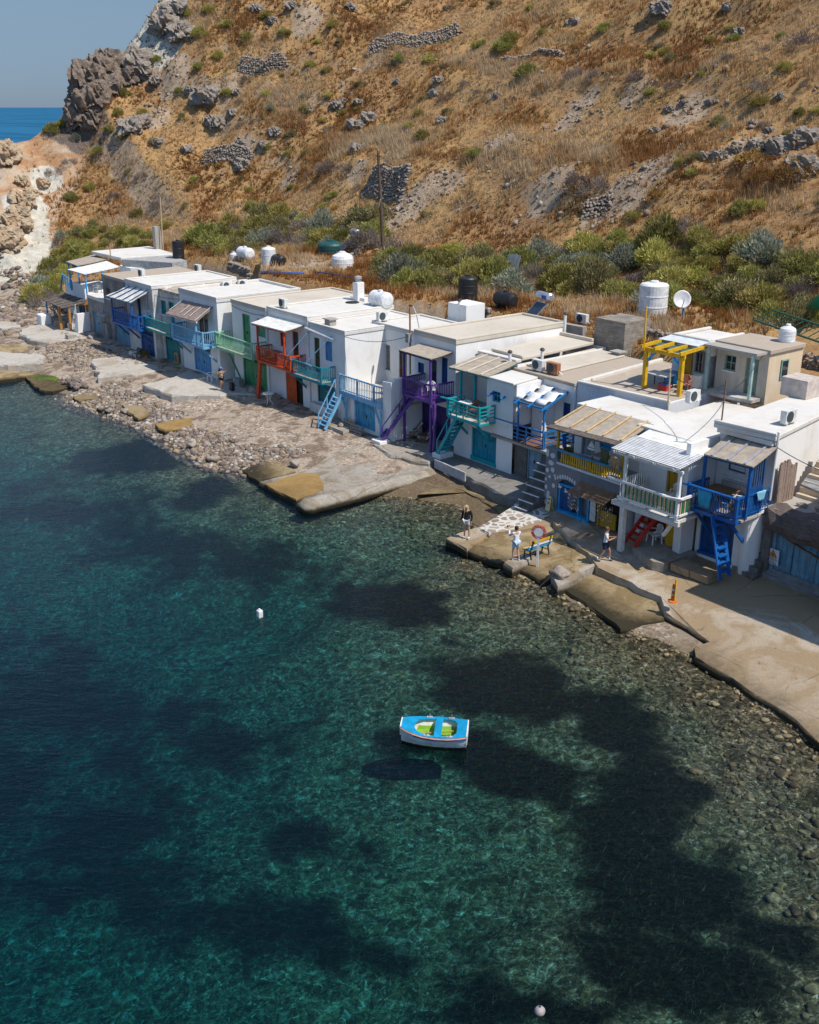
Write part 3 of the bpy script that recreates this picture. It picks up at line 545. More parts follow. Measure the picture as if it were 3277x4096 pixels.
for k in range(5): sdz.box(24.51, 24.55, .42 + k * .16, .46 + k * .16, 5.0, 6.05 + k * .02)
sdz.build('side_door', NAVY, h1)
bal = balcony(h1, 22.0, 24.5, -.35, 1.1, 3.68, 4.68, ROYAL, DECKB, sides='L', brace=2, sp=.12)
railmesh(MB(), (24.5, -.3), (24.62, 1.9), 3.7, 4.72, 'bal', .1).build('railing', ROYAL, bal); MB().bar((21.75, -.42, 4.64), (24.6, -.42, 4.66), .12, .07).build('handrail', ROYAL, bal)
awning(h1, (22.3, .05, 6.02), (24.78, .05, 6.08), (24.75, 1.72, 6.62), (22.25, 1.72, 6.58), CANVAS, .06, [(.02, .06, 3.68), (.94, .06, 3.68)], ROYAL, 3, paint('blue grey batten', (.32, .33, .38), .7, .2), NAVY)
stairs(h1, (23.55, -.3, 3.66), (24.3, -.35, 1.0), (.02, .62, 0), 8, ROYAL, tread=.3)
bt = MB(); bt.prism([(23.95, .95), (24.35, .85), (24.62, 1.3), (24.62, 3.1), (24.1, 3.1), (24.0, 1.2)], .5, [3.8, 3.85, 3.95, 4.1, 4.1, 3.85]); bt.build('buttress', WHITE, h1, bevel=.12)
# ---------------------------------------------------------------- house with the white slatted pergola
h2 = thing('pergola_house', 'white house with white slatted pergola, green and tan railing and red boat garage', 'house', (18.0, 1.0, .5)); mb = MB()
facade(mb, 18.05, 21.5, 1.0, .5, 3.25, [(18.6, 20.9, 1.0, 2.95)], .5); facade(mb, 18.05, 21.5, 1.02, 3.25, 5.75, [(19.7, 20.55, 3.35, 5.35)])
mb.box(18.0, 21.5, 1.6, 7.5, .5, 5.73); mb.prism([(21.0, .2), (21.48, .1), (21.48, .98), (20.95, .98)], .5, 2.95)
mb.build('wall', WHITE, h2); rf = MB(); rf.prism([(17.3, 1.55), (21.5, 1.25), (21.2, 8.3), (17.0, 8.3)], 5.75, 5.97); rf.build('roof', ROOFW, h2, bevel=.05)
g2 = garage(h2, 18.6, 20.9, 1.0, 2.95, 1.25, DKRED, REDP); MB().vprism([(19.55, 1.75), (20.05, 1.75), (20.05, 2.85), (19.55, 2.85)], 1.3, 1.355).build('yellow_panel', YELLOW, g2)
door(h2, 19.7, 20.55, 3.35, 5.35, 1.02, MUST)
f = MB(); f.box(18.7, 22.35, -1.35, 1.0, 3.12, 3.26); f.box(18.6, 22.4, -1.42, -1.25, 3.0, 3.2); bal = f.build('balcony', paint('flaking white timber', (.62, .60, .56), .8, .5, (.30, .27, .24)), h2)
gr = MB(); ta = MB(); wr = MB()
for i in range(26):
    x = 19.25 + i * .115; (gr if i % 2 == 0 else ta).box(x, x + .075, -1.33, -1.30, 3.36, 4.1)
for i in range(15):
    y = -1.2 + i * .14; (gr if i % 2 else ta).box(22.26, 22.29, y, y + .085, 3.36, 4.1)
for i in range(12): y = -1.2 + i * .16; wr.box(18.86, 18.89, y, y + .07, 3.4, 4.25)
gr.build('green_picket', GREENP, bal); ta.build('tan_picket', TANP, bal); wr.build('white_picket', WHITEP, bal)
rl = MB(); rl.bar((18.3, -1.38, 4.2), (22.3, -1.38, 4.2), .1, .1); rl.bar((18.9, -1.37, 3.44), (22.3, -1.37, 3.44), .06, .09); rl.bar((22.32, -1.42, 4.22), (22.3, .95, 4.24), .1, .1); rl.bar((22.33, -1.3, 3.46), (22.3, .95, 3.46), .06, .09); rl.bar((21.6, -1.6, 4.26), (22.5, -1.35, 4.28), .12, .06); rl.build('railing', WHITEP, bal)
for x, y in ((19.2, -1.3), (22.2, -1.3)): MB().bar((x, y, 3.2), (x, y, 5.5), .13, .13).build('post', WHITEP, bal)
MB().bar((19.25, -1.3, .85), (19.25, -1.3, 3.02), .24, .24).build('pillar', paint('flaking white post', (.66, .64, .6), .8, .45, (.35, .32, .3)), h2)
MB().bar((21.9, -1.1, 3.0), (21.2, -.8, 2.1), .12, .14).build('brace', WHITEP, h2)
pg = MB()
for x in (18.75, 19.9, 21.0, 22.1): pg.bar((x - .1, -1.55, 5.52), (x - .25, 1.25, 5.86), .08, .12)
pg.bar((18.6, -1.3, 5.44), (22.35, -1.3, 5.44), .1, .12); pg = pg.build('pergola', WHITEP, h2); sl = MB()
for i in range(13):
    k = i / 12; y = -1.5 + k * 1.72; z = 5.62 + (y + 1.55) * .121; sl.box(18.45 - .1 * k, 22.3 - .1 * k, y, y + .105, z, z + .035)
sl.build('slat', WHITEP, pg); MB().slab([(18.45, .3, 5.87), (22.1, .3, 5.87), (22.0, 1.24, 5.98), (18.3, 1.24, 5.98)], .04).build('panel', OFFW, pg)
st2 = stairs(h2, (19.9, .6, 3.1), (19.35, -.85, 1.05), (.7, -.1, 0), 8, REDP); MB().vprism([(20.3, 1.05), (20.75, 1.05), (20.85, 2.9), (20.25, 2.9)], .55, .62).build('side_panel', YELLOW, st2)
# ---------------------------------------------------------------- shop house
h3 = thing('shop_house', 'souvenir shop house with grey wall of white painted stones, yellow balcony and bright blue doorway', 'house', (13.0, 0, .3)); mb = MB()
arch = [(13.85, .9), (13.85, 2.35), (14.1, 2.62), (14.5, 2.74), (15.0, 2.68), (15.35, 2.4), (15.95, 2.4), (15.95, .9)]
mb.vprism([(12.95, .3), (13.85, .3)] + arch[:0] + [(13.85, 2.35), (14.1, 2.62), (14.5, 2.74), (15.0, 2.68), (15.35, 2.45), (15.95, 2.45), (17.95, 2.55), (17.95, 3.45), (13.9, 3.45), (13.72, 3.62), (13.7, 4.1), (12.98, 4.1)], -.02, .35); mb.build('front_wall', GREYP, h3)
rr = random.Random(3); PSM = plaster('pale painted stones', (.55, .58, .62), (.45, .47, .5), .3)
for x, z, a, b in ((13.1, 3.8, .1, .24), (13.45, 3.75, .17, .14), (13.35, 3.35, .2, .13), (13.12, 2.9, .12, .12), (13.5, 3.0, .14, .16), (13.65, 2.75, .1, .06), (13.3, 2.6, .1, .09), (13.05, 2.4, .08, .1), (13.25, 1.6, .12, .28), (13.15, 1.2, .12, .16), (13.55, 1.3, .1, .2), (13.1, 2.0, .09, .14), (13.6, 2.2, .12, .12)) + tuple((13.7 + i * .165, 2.55 + .3 * math.sin(.3 + i * .28), .07, .12) for i in range(11)):
    n = 9; MB().vprism([(x + a * math.cos(k * 2 * PI / n) * rr.uniform(.75, 1.1), z + b * math.sin(k * 2 * PI / n) * rr.uniform(.8, 1.1)) for k in range(n)], -.05, -.018).build('painted_stone', PSM, h3)
mb = MB(); shell(mb, 13.0, 17.95, 1.95, 4.45, 3.4, 5.85, [(13.5, 14.4, 3.45, 4.6), (14.7, 15.5, 4.1, 4.75)]); mb.box(12.98, 17.9, .7, 4.4, .3, 3.35); mb.build('wall', WHITE, h3)
MB().box(12.98, 17.95, .351, 1.94, 3.3, 3.45).build('terrace', CEM, h3); MB().box(12.98, 17.92, 2.0, 4.47, 5.86, 6.0).build('roof', ROOFW, h3)
door(h3, 13.5, 14.4, 3.45, 4.6, 1.95, paint('grey shutter door', (.33, .36, .40), .6, .2, grain=(9, 9, 1))); window(h3, 14.7, 15.5, 4.1, 4.75, 1.95, BRIGHTB)
g = MB(); g.box(13.88, 13.98, .05, .3, .95, 2.4); g.box(15.2, 15.28, .05, .3, .95, 2.3); g.box(13.88, 15.9, -.06, .3, .85, 1.05); g.box(13.98, 15.2, .06, .28, 2.3, 2.42); g = g.build('doorway', BRIGHTB, h3); leafmesh(13.98, 14.75, 1.05, 2.3, .12, 5).build('door_leaf', NAVY, g); MB().box(14.76, 15.19, .3, .34, 1.05, 2.3).build('opening', DARK, g)
g = MB(); g.box(16.6, 17.6, .15, .22, .95, 1.75); g.box(16.5, 16.6, .05, .3, .95, 2.45); g = g.build('counter', MUST, h3); MB().box(16.0, 17.9, .36, .4, .9, 2.45).build('opening', DARK, g); MB().box(16.1, 16.45, -.02, .03, 1.1, 2.2).build('sign_board', paint('white price board', (.6, .6, .58), .7, .3, (.3, .3, .3)), g); MB().bar((15.98, .0, .85), (15.98, .0, 2.4), .09, .09).build('post', BRIGHTB, g)
f = MB(); f.box(13.75, 17.95, -.06, .1, 3.4, 3.5); bal = f.build('balcony', plaster('white curb', (.6, .62, .66)), h3)
r = MB()
for i in range(27): x = 14.0 + i * .147; r.box(x, x + .065, -.03, .0, 3.5, 4.06)
r.box(13.9, 17.85, .0, .035, 3.6, 3.66); r.build('railing', YELLOW, bal); MB().bar((13.7, -.02, 4.12), (17.9, -.02, 4.14), .12, .08).build('handrail', paint('blue handrail', (.03, .25, .42), .5, .15), bal)
a = awning(h3, (13.35, -.05, 5.36), (17.95, -.05, 5.52), (17.7, 2.1, 6.02), (13.45, 2.1, 6.0), CANVAS, .05, [(.04, .12, 3.45), (.97, .1, 3.45)], YELLOW, 0, None, DKWOOD)
for x in (.02, .25, .48, .71, .95): MB().bar(Vector((13.35, -.02, 5.42)).lerp(Vector((17.95, -.02, 5.58)), x), Vector((13.45, 2.1, 6.06)).lerp(Vector((17.7, 2.1, 6.08)), x), .08, .04).build('batten', paint('raw pine batten', (.62, .42, .20), .7, .15), a)
mb = MB(); mb.slab([(13.2, -.35, 5.24), (18.0, -.35, 5.4), (18.0, -.05, 5.5), (13.3, -.05, 5.34)], .07); mb.build('eave_mat', DKWOOD, a)
s_ = MB(); rr = random.Random(5)
for i in range(13): k = i / 12; y = -.85 + k * .85; z = 2.5 + k * .42; s_.box(15.3 + .05 * k, 17.7, y, y + .05, z, z + .03)
for x in (15.4, 16.5, 17.6): s_.bar((x, -.85, 2.47), (x, .0, 2.9), .05, .06)
s_.build('slatted_canopy', SLATR, h3)
stp = MB()
for i in range(7): stp.prism([(12.2 - i * .18, -1.3 + i * .42), (13.05 - i * .02, -1.25 + i * .42), (12.98, 2.0), (12.0 - i * .15, 2.0)], .3, .95 + i * .26)
stp.build('stone_stair', STONEG, h3, bevel=.04); ed = MB()
for i in range(7): z = .965 + i * .26; ed.bar((12.2 - i * .18, -1.32 + i * .42, z), (13.03 - i * .02, -1.27 + i * .42, z), .05, .04)
ed.build('painted_edge', WHITEP, h3)
# ---------------------------------------------------------------- terrace house with sailcloth
h4 = thing('sailcloth_house', 'white house whose blue railed terrace is shaded by woven white sailcloth', 'house', (8.25, 2.3, .4)); mb = MB()
facade(mb, 8.28, 10.9, 2.3, .4, 2.72, [(9.25, 10.35, .95, 2.6)]); mb.add([(10.9, 2.3, .4), (10.9, 4.5, .4), (10.9, 4.5, 2.72), (10.9, 2.3, 2.72)], [(0, 1, 2, 3)]); mb.build('stone_wall', STONEG, h4)
mb = MB(); shell(mb, 5.85, 10.55, 4.4, 11.4, 2.9, 6.0, [(7.2, 7.7, 4.0, 4.55), (9.75, 10.3, 2.95, 5.0)]); mb.box(8.3, 9.1, 3.5, 4.38, 2.9, 5.1); mb.build('wall', WHITE, h4)
rf = MB(); rf.prism([(5.8, 4.3), (10.6, 4.3), (10.4, 11.6), (5.2, 11.6)], 6.0, 6.2); rf.build('roof', ROOFC, h4, bevel=.04); rf = MB(); rf.prism([(3.3, 5.0), (5.78, 5.0), (5.2, 11.6), (2.3, 11.6)], 6.45, 6.64); rf.prism([(3.3, 4.9), (5.9, 4.9), (5.85, 5.1), (3.28, 5.1)], 6.641, 6.8); rf.prism([(2.3, 11.4), (5.2, 11.4), (5.2, 11.6), (2.3, 11.6)], 6.642, 6.85); rf.prism([(5.95, 5.2), (8.4, 5.0), (7.9, 11.38), (5.4, 11.38)], 6.205, 6.32); rf.build('roof_white', ROOFB, h4, bevel=.04)
window(h4, 7.2, 7.7, 4.0, 4.55, 4.4, NAVY, 'pane', sill=False); door(h4, 9.25, 10.35, .95, 2.6, 2.3, BLUEGR, paint('pale blue frame', (.25, .36, .45), .6, .2)); door(h4, 9.75, 10.3, 2.95, 5.0, 4.4, NAVY)
f = MB(); f.box(6.55, 10.9, 2.1, 4.38, 2.73, 2.88); bal = f.build('balcony', CEM, h4); b = MB()
for i in range(13): y = 2.1 + i * .175; b.box(6.6, 10.5, y, y + .16, 2.882, 2.92)
b.build('deck', DECKB, bal); BLU2 = paint('cobalt blue rail', (.01, .17, .45), .45, .12)
railmesh(MB(), (6.6, 2.2), (10.55, 2.2), 2.9, 3.88, 'rails').build('railing', BLU2, bal); railmesh(MB(), (6.6, 2.3), (6.6, 4.3), 2.9, 3.88, 'rails').build('railing', BLU2, bal); railmesh(MB(), (10.55, 2.3), (10.7, 4.3), 2.9, 3.88, 'rails').build('railing', BLU2, bal)
pf = MB()
for x in (6.62, 8.55, 10.5): pf.bar((x, 2.22, 2.8), (x, 2.22, 5.15 + .01 * x), .08, .08)
pf.bar((6.4, 2.22, 5.17), (10.75, 2.22, 5.1), .08, .08)
for i in range(5): x = 6.5 + i * 1.03; pf.bar((x + .1, 1.75, 5.12), (x - .55, 4.42, 5.62), .07, .1)
pg = pf.build('pergola', BLU2, h4)
for i in range(5):
    x0, x1 = 6.15 + i * .86, 6.98 + i * .86; mb = MB(); vs = []; n = 12
    for j in range(n + 1):
        k = j / n; y = 2.35 + k * 2.0; z = 5.30 + k * .38 + .10 * math.sin(k * PI * 4 + (i % 2) * PI)
        vs += [(x0 - .4 * k, y, z), ((x0 + x1) / 2 - .4 * k, y, z - .05), (x1 - .4 * k, y, z)]
    fs = [(j * 3 + c, j * 3 + c + 1, j * 3 + c + 4, j * 3 + c + 3) for j in range(n) for c in (0, 1)]
    o_ = mb.add(vs, fs).build('sailcloth_strip', SAIL, pg, smooth=True); so = o_.modifiers.new('thick', 'SOLIDIFY'); so.thickness = .015
MB().bar((6.55, 4.1, 2.9), (6.55, 4.1, 5.2), .5, .06).build('screen', NAVY, h4)
# ---------------------------------------------------------------- turquoise house
h5 = thing('turquoise_house', 'white house with turquoise balcony, turquoise ladder stair and beige canvas awning', 'house', (2.6, 2.15, .4)); mb = MB()
facade(mb, 3.3, 8.24, 2.15, .4, 3.6, [(4.85, 6.95, 1.0, 2.9)]); shell(mb, 2.62, 6.0, 4.5, 11.8, 3.6, 6.4, [(3.1, 4.3, 5.3, 6.0)]); mb.box(2.6, 3.3, 2.9, 4.5, .4, 3.58); facade(mb, 6.05, 8.2, 2.16, 3.6, 5.95, [(6.5, 7.15, 4.75, 5.35)]); mb.box(6.06, 8.18, 2.4, 4.36, 3.6, 5.93); mb.build('wall', WHITE, h5)
rf = MB(); rf.box(2.62, 5.9, 4.45, 4.9, 6.42, 6.62); rf.prism([(6.0, 2.1), (8.22, 2.1), (7.9, 4.25), (5.7, 4.25)], 5.95, 6.07); rf.build('roof', ROOFW, h5, bevel=.03); MB().box(2.6, 6.04, 2.16, 4.49, 3.5, 3.62).build('terrace', CEM, h5)
garage(h5, 4.85, 6.95, 1.0, 2.9, 2.15, TURQD, TURQ, sill=.22); window(h5, 6.5, 7.15, 4.75, 5.35, 2.15, TURQ, 'pane'); window(h5, 3.1, 4.3, 5.3, 6.0, 4.5, paint('bamboo blind', (.17, .11, .075), .9, .3, grain=(3, 3, 30)), 'pane', panem=DKWOOD)
bal = balcony(h5, 4.15, 6.8, .95, 2.15, 3.72, 4.6, TURQ, DECKP, 'rails', 'R', 2); railmesh(MB(), (4.1, 1.0), (4.1, 2.2), 3.72, 4.6, 'rails').build('railing', TURQ, bal); MB().bar((3.6, .9, 4.58), (4.8, .9, 4.6), .14, .07).build('handrail', TURQ, bal)
pk = MB()
for i in range(6): pk.box(4.6 + i * .17, 4.68 + i * .17, 2.3, 2.33, 3.7, 4.5)
pk.bar((4.5, 2.32, 4.4), (5.6, 2.32, 4.4), .04, .06); pk.build('gate', TURQ, bal)
awning(h5, (2.95, 1.95, 6.06), (6.25, 1.95, 6.1), (6.05, 4.45, 6.52), (3.0, 4.45, 6.5), CANVAS, .05, [(.26, .1, 3.6), (.62, .1, 3.6), (.98, .12, 3.6)], TURQ, 3, paint('pale batten', (.62, .56, .46), .7, .1), TURQ)
stairs(h5, (4.9, 1.3, 3.65), (3.35, 1.2, 1.15), (0, .7, 0), 9, TURQ, rail=(-.5, .5), tread=.26); MB().box(3.0, 3.75, .75, 1.75, .5, 1.17).build('plinth', WHITE, h5, bevel=.03)
# ---------------------------------------------------------------- purple house
h6 = house('purple_house', 'white house with purple balcony on tall posts, purple stair and purple garage', -1.35, 2.5, 2.9, 11.9, 7.35, WHITE, ROOFB, [(-.75, 2.1, 1.0, 3.2), (-1.05, -.45, 4.85, 5.5), (.05, .75, 3.95, 5.9), (1.2, 1.75, 4.6, 6.2), (-1.28, -.95, 1.0, 2.3)])
garage(h6, -.75, 2.1, 1.0, 3.2, 2.9, PURPD, PURP); window(h6, -1.05, -.45, 4.85, 5.5, 2.9, NAVY); door(h6, .05, .75, 3.95, 5.9, 2.9, PURPD, PURPD, True); window(h6, 1.2, 1.75, 4.6, 6.2, 2.9, NAVY); door(h6, -1.28, -.95, 1.0, 2.3, 2.9, TURQD)
bal = balcony(h6, -.3, 2.35, 1.2, 2.9, 4.02, 4.97, PURP, PURP, 'bal', 'LR', 0, sp=.13)
for x, y in ((-.22, 1.22), (2.6, 1.25), (2.3, 1.22)): MB().bar((x, y, .9), (x + (0 if x < 2.5 else -.0), y, 3.9 if x != 2.3 else 3.95), .13, .13).build('post', PURP, bal)
awning(h6, (-.55, 1.05, 6.58), (2.45, 1.05, 6.55), (2.25, 2.88, 6.72), (-.75, 2.88, 6.7), CANVAS, .05, [(.1, .1, 4.0), (.93, .1, 4.0)], PURP, 0, None, PURPD)
st = stairs(h6, (.0, 1.9, 3.95), (-1.05, .15, 1.15), (.52, -.32, 0), 10, PURP, rail=(.5,), tread=.26, th=.06); MB().box(-1.5, -.6, -.35, .45, .5, 1.12).build('plinth', WHITE, h6, bevel=.03)
# ---------------------------------------------------------------- house with the pale blue terrace
h7 = thing('terrace_house', 'white house standing back behind a pale blue railed terrace with brown door and grey shutter', 'house', (-6.0, .6, .4)); mb = MB()
facade(mb, -6.0, -.68, .6, .4, 3.0, [(-4.6, -2.35, 1.15, 2.85)]); mb.add([(-.68, .6, .4), (-.68, 4, .4), (-.68, 4, 3.0), (-.68, .6, 3.0)], [(0, 1, 2, 3)]); shell(mb, -7.4, -1.37, 4.15, 8.2, 3.1, 6.65, [(-6.5, -5.5, 3.95, 5.6), (-4.55, -3.75, 3.15, 5.45)])
mb.vprism([(-1.5, .4), (-.66, .4), (-.66, 4.62), (-1.5, 4.55)], .55, .85); mb.box(-1.0, -.7, .86, 2.88, 3.1, 4.75); mb.build('wall', WHITE, h7)
MB().box(-6.0, -.7, .58, 4.14, 3.0, 3.13).build('terrace', plaster('pale cement floor', (.56, .50, .42), (.66, .62, .55), .5), h7); rf = MB(); roofslab(rf, -7.4, -1.37, 4.15, 8.2, 6.85, .22, .1); rf.build('roof', ROOFW, h7, bevel=.03)
garage(h7, -4.6, -2.35, 1.15, 2.85, .6, paint('sky blue planked door', (.07, .33, .52), .6, .15, **pl), SKYB); window(h7, -6.5, -5.5, 3.95, 5.6, 4.15, GREYWD); door(h7, -4.55, -3.75, 3.15, 5.45, 4.15, BROWN, None, True)
f = MB(); f.bar((-5.95, .5, 3.0), (-1.5, .5, 3.0), .14, .28); bal = f.build('terrace_rail', SKYB, h7); railmesh(MB(), (-5.9, .5), (-1.55, .5), 3.12, 4.2, 'bal', .17).build('railing', SKYB, bal); railmesh(MB(), (-1.5, .5), (-1.45, 1.2), 3.12, 4.2, 'bal', .17).build('railing', SKYB, bal)
for x in (-5.9, -4.0, -2.3): MB().bar((x, .46, 2.9), (x, .46, 4.25), .11, .11).build('rail_post', SKYB, bal)
for x in (-5.1, -1.45): MB().bar((x, .3, .9), (x, .4, 2.9), .12, .12).build('post', SKYB, bal)
MB().bar((-1.5, .3, 2.0), (-2.2, .45, 2.85), .1, .1).build('brace', SKYB, bal); MB().bar((-5.1, .3, 2.2), (-5.7, .45, 2.85), .1, .1).build('brace', SKYB, bal)
stairs(h7, (-5.75, .25, 3.0), (-5.75, -1.1, .95), (.72, 0, 0), 9, SKYB, rail=(-.5,), tread=.22)
# ---------------------------------------------------------------- teal balcony house
h8 = house('teal_house', 'white house with teal balcony hung on two ties, olive door and blue shutter', -10.1, -6.02, 1.0, 7.8, 6.78, WHITE, ROOFW, [(-9.35, -7.3, 1.65, 2.95), (-9.6, -8.95, 3.55, 5.9), (-8.3, -7.5, 4.6, 5.9)], rim=.08)
garage(h8, -9.35, -7.3, 1.65, 2.95, 1.0, TEALD, TEALD); door(h8, -9.6, -8.95, 3.55, 5.9, 1.0, OLIVE); window(h8, -8.3, -7.5, 4.6, 5.9, 1.0, paint('mid blue shutter', (.09, .26, .50), .6, .15), sill=False)
bal = balcony(h8, -10.9, -7.15, -.12, 1.0, 3.5, 4.42, TEAL, DECKP, 'bal', 'LR', 2); ti = MB()
for a, b in ((-10.7, -9.9), (-8.4, -7.35)): ti.tube([(a - .3, -.3, 4.5), (b, .92, 6.35)], .03); ti.tube([(a - .3, -.3, 4.5), (a + .5, -.35, 4.45)], .03)
ti.build('tie_rod', SKYB, bal); MB().tube([(-10.4, .88, 6.4), (-7.1, .88, 6.15)], .09).build('awning_roller', WHITEP, h8); MB().box(-9.7, -7.0, .55, .99, .5, 1.6).build('plinth', plaster('white masonry plinth', (.7, .69, .67), (.4, .37, .34), .6), h8)
# ---------------------------------------------------------------- orange house
h9 = house('orange_house', 'white house with orange balcony on a leaning orange post and orange sliding door', -15.2, -10.15, .9, 8.0, 7.08, WHITE, ROOFW, [(-13.15, -11.0, .95, 2.95), (-13.65, -12.95, 4.65, 5.8), (-12.1, -11.35, 3.7, 5.95)], rim=.1)
g = MB(); g.box(-13.15, -13.07, .95, 1.1, .95, 2.95); g.box(-13.07, -11.0, .95, 1.1, 2.87, 2.95); g = g.build('garage_door', ORANGE, h9); leafmesh(-13.05, -11.85, .98, 2.86, .93, 1).build('door_leaf', ORANGED, g); MB().box(-11.85, -11.0, 1.06, 1.1, .95, 2.86).build('opening', DARK, g)
window(h9, -13.65, -12.95, 4.65, 5.8, .9, ORANGE, 'pane', panem=BROWN, sill=False); door(h9, -12.1, -11.35, 3.7, 5.95, .9, BROWN, ORANGE, True)
bal = balcony(h9, -14.75, -10.5, -.32, .9, 3.72, 4.62, ORANGE, ORANGE, 'bal', 'LR', 0); MB().bar((-14.9, -.35, .95), (-14.45, -.3, 3.6), .3, .16).build('leg', ORANGE, bal)
awning(h9, (-15.1, -.5, 6.2), (-10.9, -.5, 6.28), (-10.5, .88, 6.62), (-14.9, .88, 6.58), OFFW, .06, [(.12, .12, 3.7), (.93, .12, 3.7)], ORANGE, 0, None, ORANGE)
# ---------------------------------------------------------------- green house
h10 = house('green_house', 'white house with mint green balcony, green shutters and wide green garage', -20.05, -15.22, .8, 9.6, 6.95, WHITE, ROOFB, [(-18.8, -15.5, 1.0, 3.25), (-18.6, -17.5, 3.85, 6.2), (-16.5, -15.4, 4.9, 6.15)], rim=.1)
garage(h10, -18.8, -15.5, 1.0, 3.25, .8, GREEN, GREEN, .3); door(h10, -18.6, -17.5, 3.85, 6.2, .8, GREEN); window(h10, -16.5, -15.4, 4.9, 6.15, .8, paint('pale green shutter', (.11, .34, .20), .6, .2, **pl))
balcony(h10, -20.45, -15.3, -.42, .8, 3.72, 4.72, MINT, DECKP, 'bal', 'LR', 0, sp=.17)
for x, e in ((-18.6, -17.6), (-15.2, -14.9)): MB().bar((x - .3, -.3, 3.6), (x + .25, .5, 1.05), .1, .12).build('prop', GREEN, h10)
mb = MB(); mb.box(-20.75, -20.07, 1.9, 8.5, .3, 6.1); mb.build('wing', WHITE, h10)
# ---------------------------------------------------------------- light blue house
h11 = house('light_blue_house', 'white house with light blue balcony under a ragged reed awning', -26.7, -20.78, 0, 7.2, 6.95, WHITE, ROOFW, [(-24.9, -22.2, 1.1, 3.3), (-23.9, -22.3, 3.75, 5.9)], rim=.18)
garage(h11, -24.9, -22.2, 1.1, 3.3, 0, SKYD, SKYD, .4); g = MB(); g.box(-23.9, -23.84, .06, .2, 3.75, 5.9); g.box(-22.36, -22.3, .06, .2, 3.75, 5.9); g.box(-23.13, -23.07, .06, .2, 3.75, 5.9); g = g.build('glass_door', WHITEP, h11); MB().box(-23.84, -22.36, .12, .16, 3.75, 5.9).build('pane', GLASS, g)
balcony(h11, -25.75, -20.95, -1.2, 0, 3.62, 4.68, SKYB, SKYB, 'bal', 'LR', 2)
awning(h11, (-26.5, -1.35, 5.32), (-21.6, -1.35, 5.42), (-21.3, -.03, 6.38), (-26.0, -.03, 6.25), REED, .07, [(.12, .1, 3.62), (.93, .1, 3.62)], SKYB, 0, None, WHITEP, rag=1)
for k, (x, y0, y1) in enumerate(((.38, .2, .75), (.55, .1, .7), (.72, .15, .8), (.98, 0, 1), (.01, .2, 1))): p = Vector((-26.5, -1.35, 5.38)).lerp(Vector((-21.6, -1.35, 5.48)), x); q = Vector((-26.0, -.03, 6.32)).lerp(Vector((-21.3, -.03, 6.45)), x); MB().bar(p.lerp(q, y0), p.lerp(q, y1), .07, .03).build('awning_batten', WHITEP, h11)
# ---------------------------------------------------------------- green teal house
h12 = house('crackle_roof_house', 'white house with sea green balcony and doors under a cement roof of white sealed cracks', -30.4, -26.75, .1, 7.1, 6.6, WHITE_B, ROOFK, [(-30.0, -27.45, 1.0, 3.05), (-30.25, -29.4, 4.6, 5.7), (-28.85, -28.0, 3.6, 5.75)], rim=.0)
garage(h12, -30.0, -27.45, 1.0, 3.05, .1, GTEAL, TEALD, .3); window(h12, -30.25, -29.4, 4.6, 5.7, .1, GTEAL); door(h12, -28.85, -28.0, 3.6, 5.75, .1, GTEAL)
balcony(h12, -31.2, -26.6, -1.0, .1, 3.58, 4.42, paint('sea green paint', (.03, .27, .28), .5, .2), DECKP, 'solid', 'LR', 2)
# ---------------------------------------------------------------- royal blue balcony house
h13 = house('royal_blue_house', 'white house with royal blue balcony, striped blue and white awning and royal blue garage', -35.4, -30.42, -.5, 7.1, 6.75, WHITE_B, ROOFW, [(-33.3, -30.8, 1.0, 3.05), (-33.35, -32.75, 3.5, 5.5), (-31.75, -31.15, 4.75, 6.05)], rim=.1)
garage(h13, -33.3, -30.8, 1.0, 3.05, -.5, NAVY, ROYAL, .3); door(h13, -33.35, -32.75, 3.5, 5.5, -.5, NAVY); window(h13, -31.75, -31.15, 4.75, 6.05, -.5, WHITEP, 'pane')
balcony(h13, -35.95, -30.95, -1.6, -.5, 3.42, 4.45, ROYAL, ROYAL, 'bal', 'LR', 3)
awning(h13, (-36.6, -1.75, 5.4), (-31.9, -1.75, 5.48), (-30.9, -.53, 6.4), (-35.0, -.53, 6.25), OFFW, .06, [(.13, .1, 3.42), (.95, .1, 3.42)], ROYAL, 0, None, ROYAL, rag=1)
for x in (.12, .4, .68, .93): p = Vector((-36.6, -1.75, 5.42)).lerp(Vector((-31.9, -1.75, 5.5)), x); q = Vector((-35.0, -.53, 6.28)).lerp(Vector((-30.9, -.53, 6.43)), x); MB().bar(p, q, .22, .03).build('awning_stripe', ROYAL, h13)
# ---------------------------------------------------------------- grey weathered house
h14 = thing('weathered_house', 'grey weathered house with peeling blue plank doors and a low white side roof', 'house', (-44.6, -.2, .3)); mb = MB()
shell(mb, -40.8, -35.43, -.22, 7.0, .3, 6.35, [(-39.0, -36.0, 1.0, 3.15), (-40.2, -39.4, 4.6, 5.5)]); shell(mb, -44.55, -40.82, -.2, 4.0, .3, 4.05, [(-43.7, -41.9, 1.05, 3.05)]); mb.box(-41.2, -39.9, -.55, -.23, .3, 2.4); mb.build('wall', GREYW, h14)
rf = MB(); roofslab(rf, -40.8, -35.43, -.22, 7.0, 6.58, .22, .0); rf.build('roof', ROOFC, h14); rf = MB(); roofslab(rf, -44.55, -40.85, -.2, 4.0, 4.25, .2, .08); rf.build('low_roof', ROOFW, h14); MB().box(-41.4, -39.7, -.75, -.1, 3.05, 3.17).build('canopy', CEM, h14)
garage(h14, -39.0, -36.0, 1.0, 3.15, -.22, OLDBLUE, OLDBLUE); garage(h14, -43.7, -41.9, 1.05, 3.05, -.2, PALEBL, PALEBL); window(h14, -40.2, -39.4, 4.6, 5.5, -.22, GREYWD, 'pane')
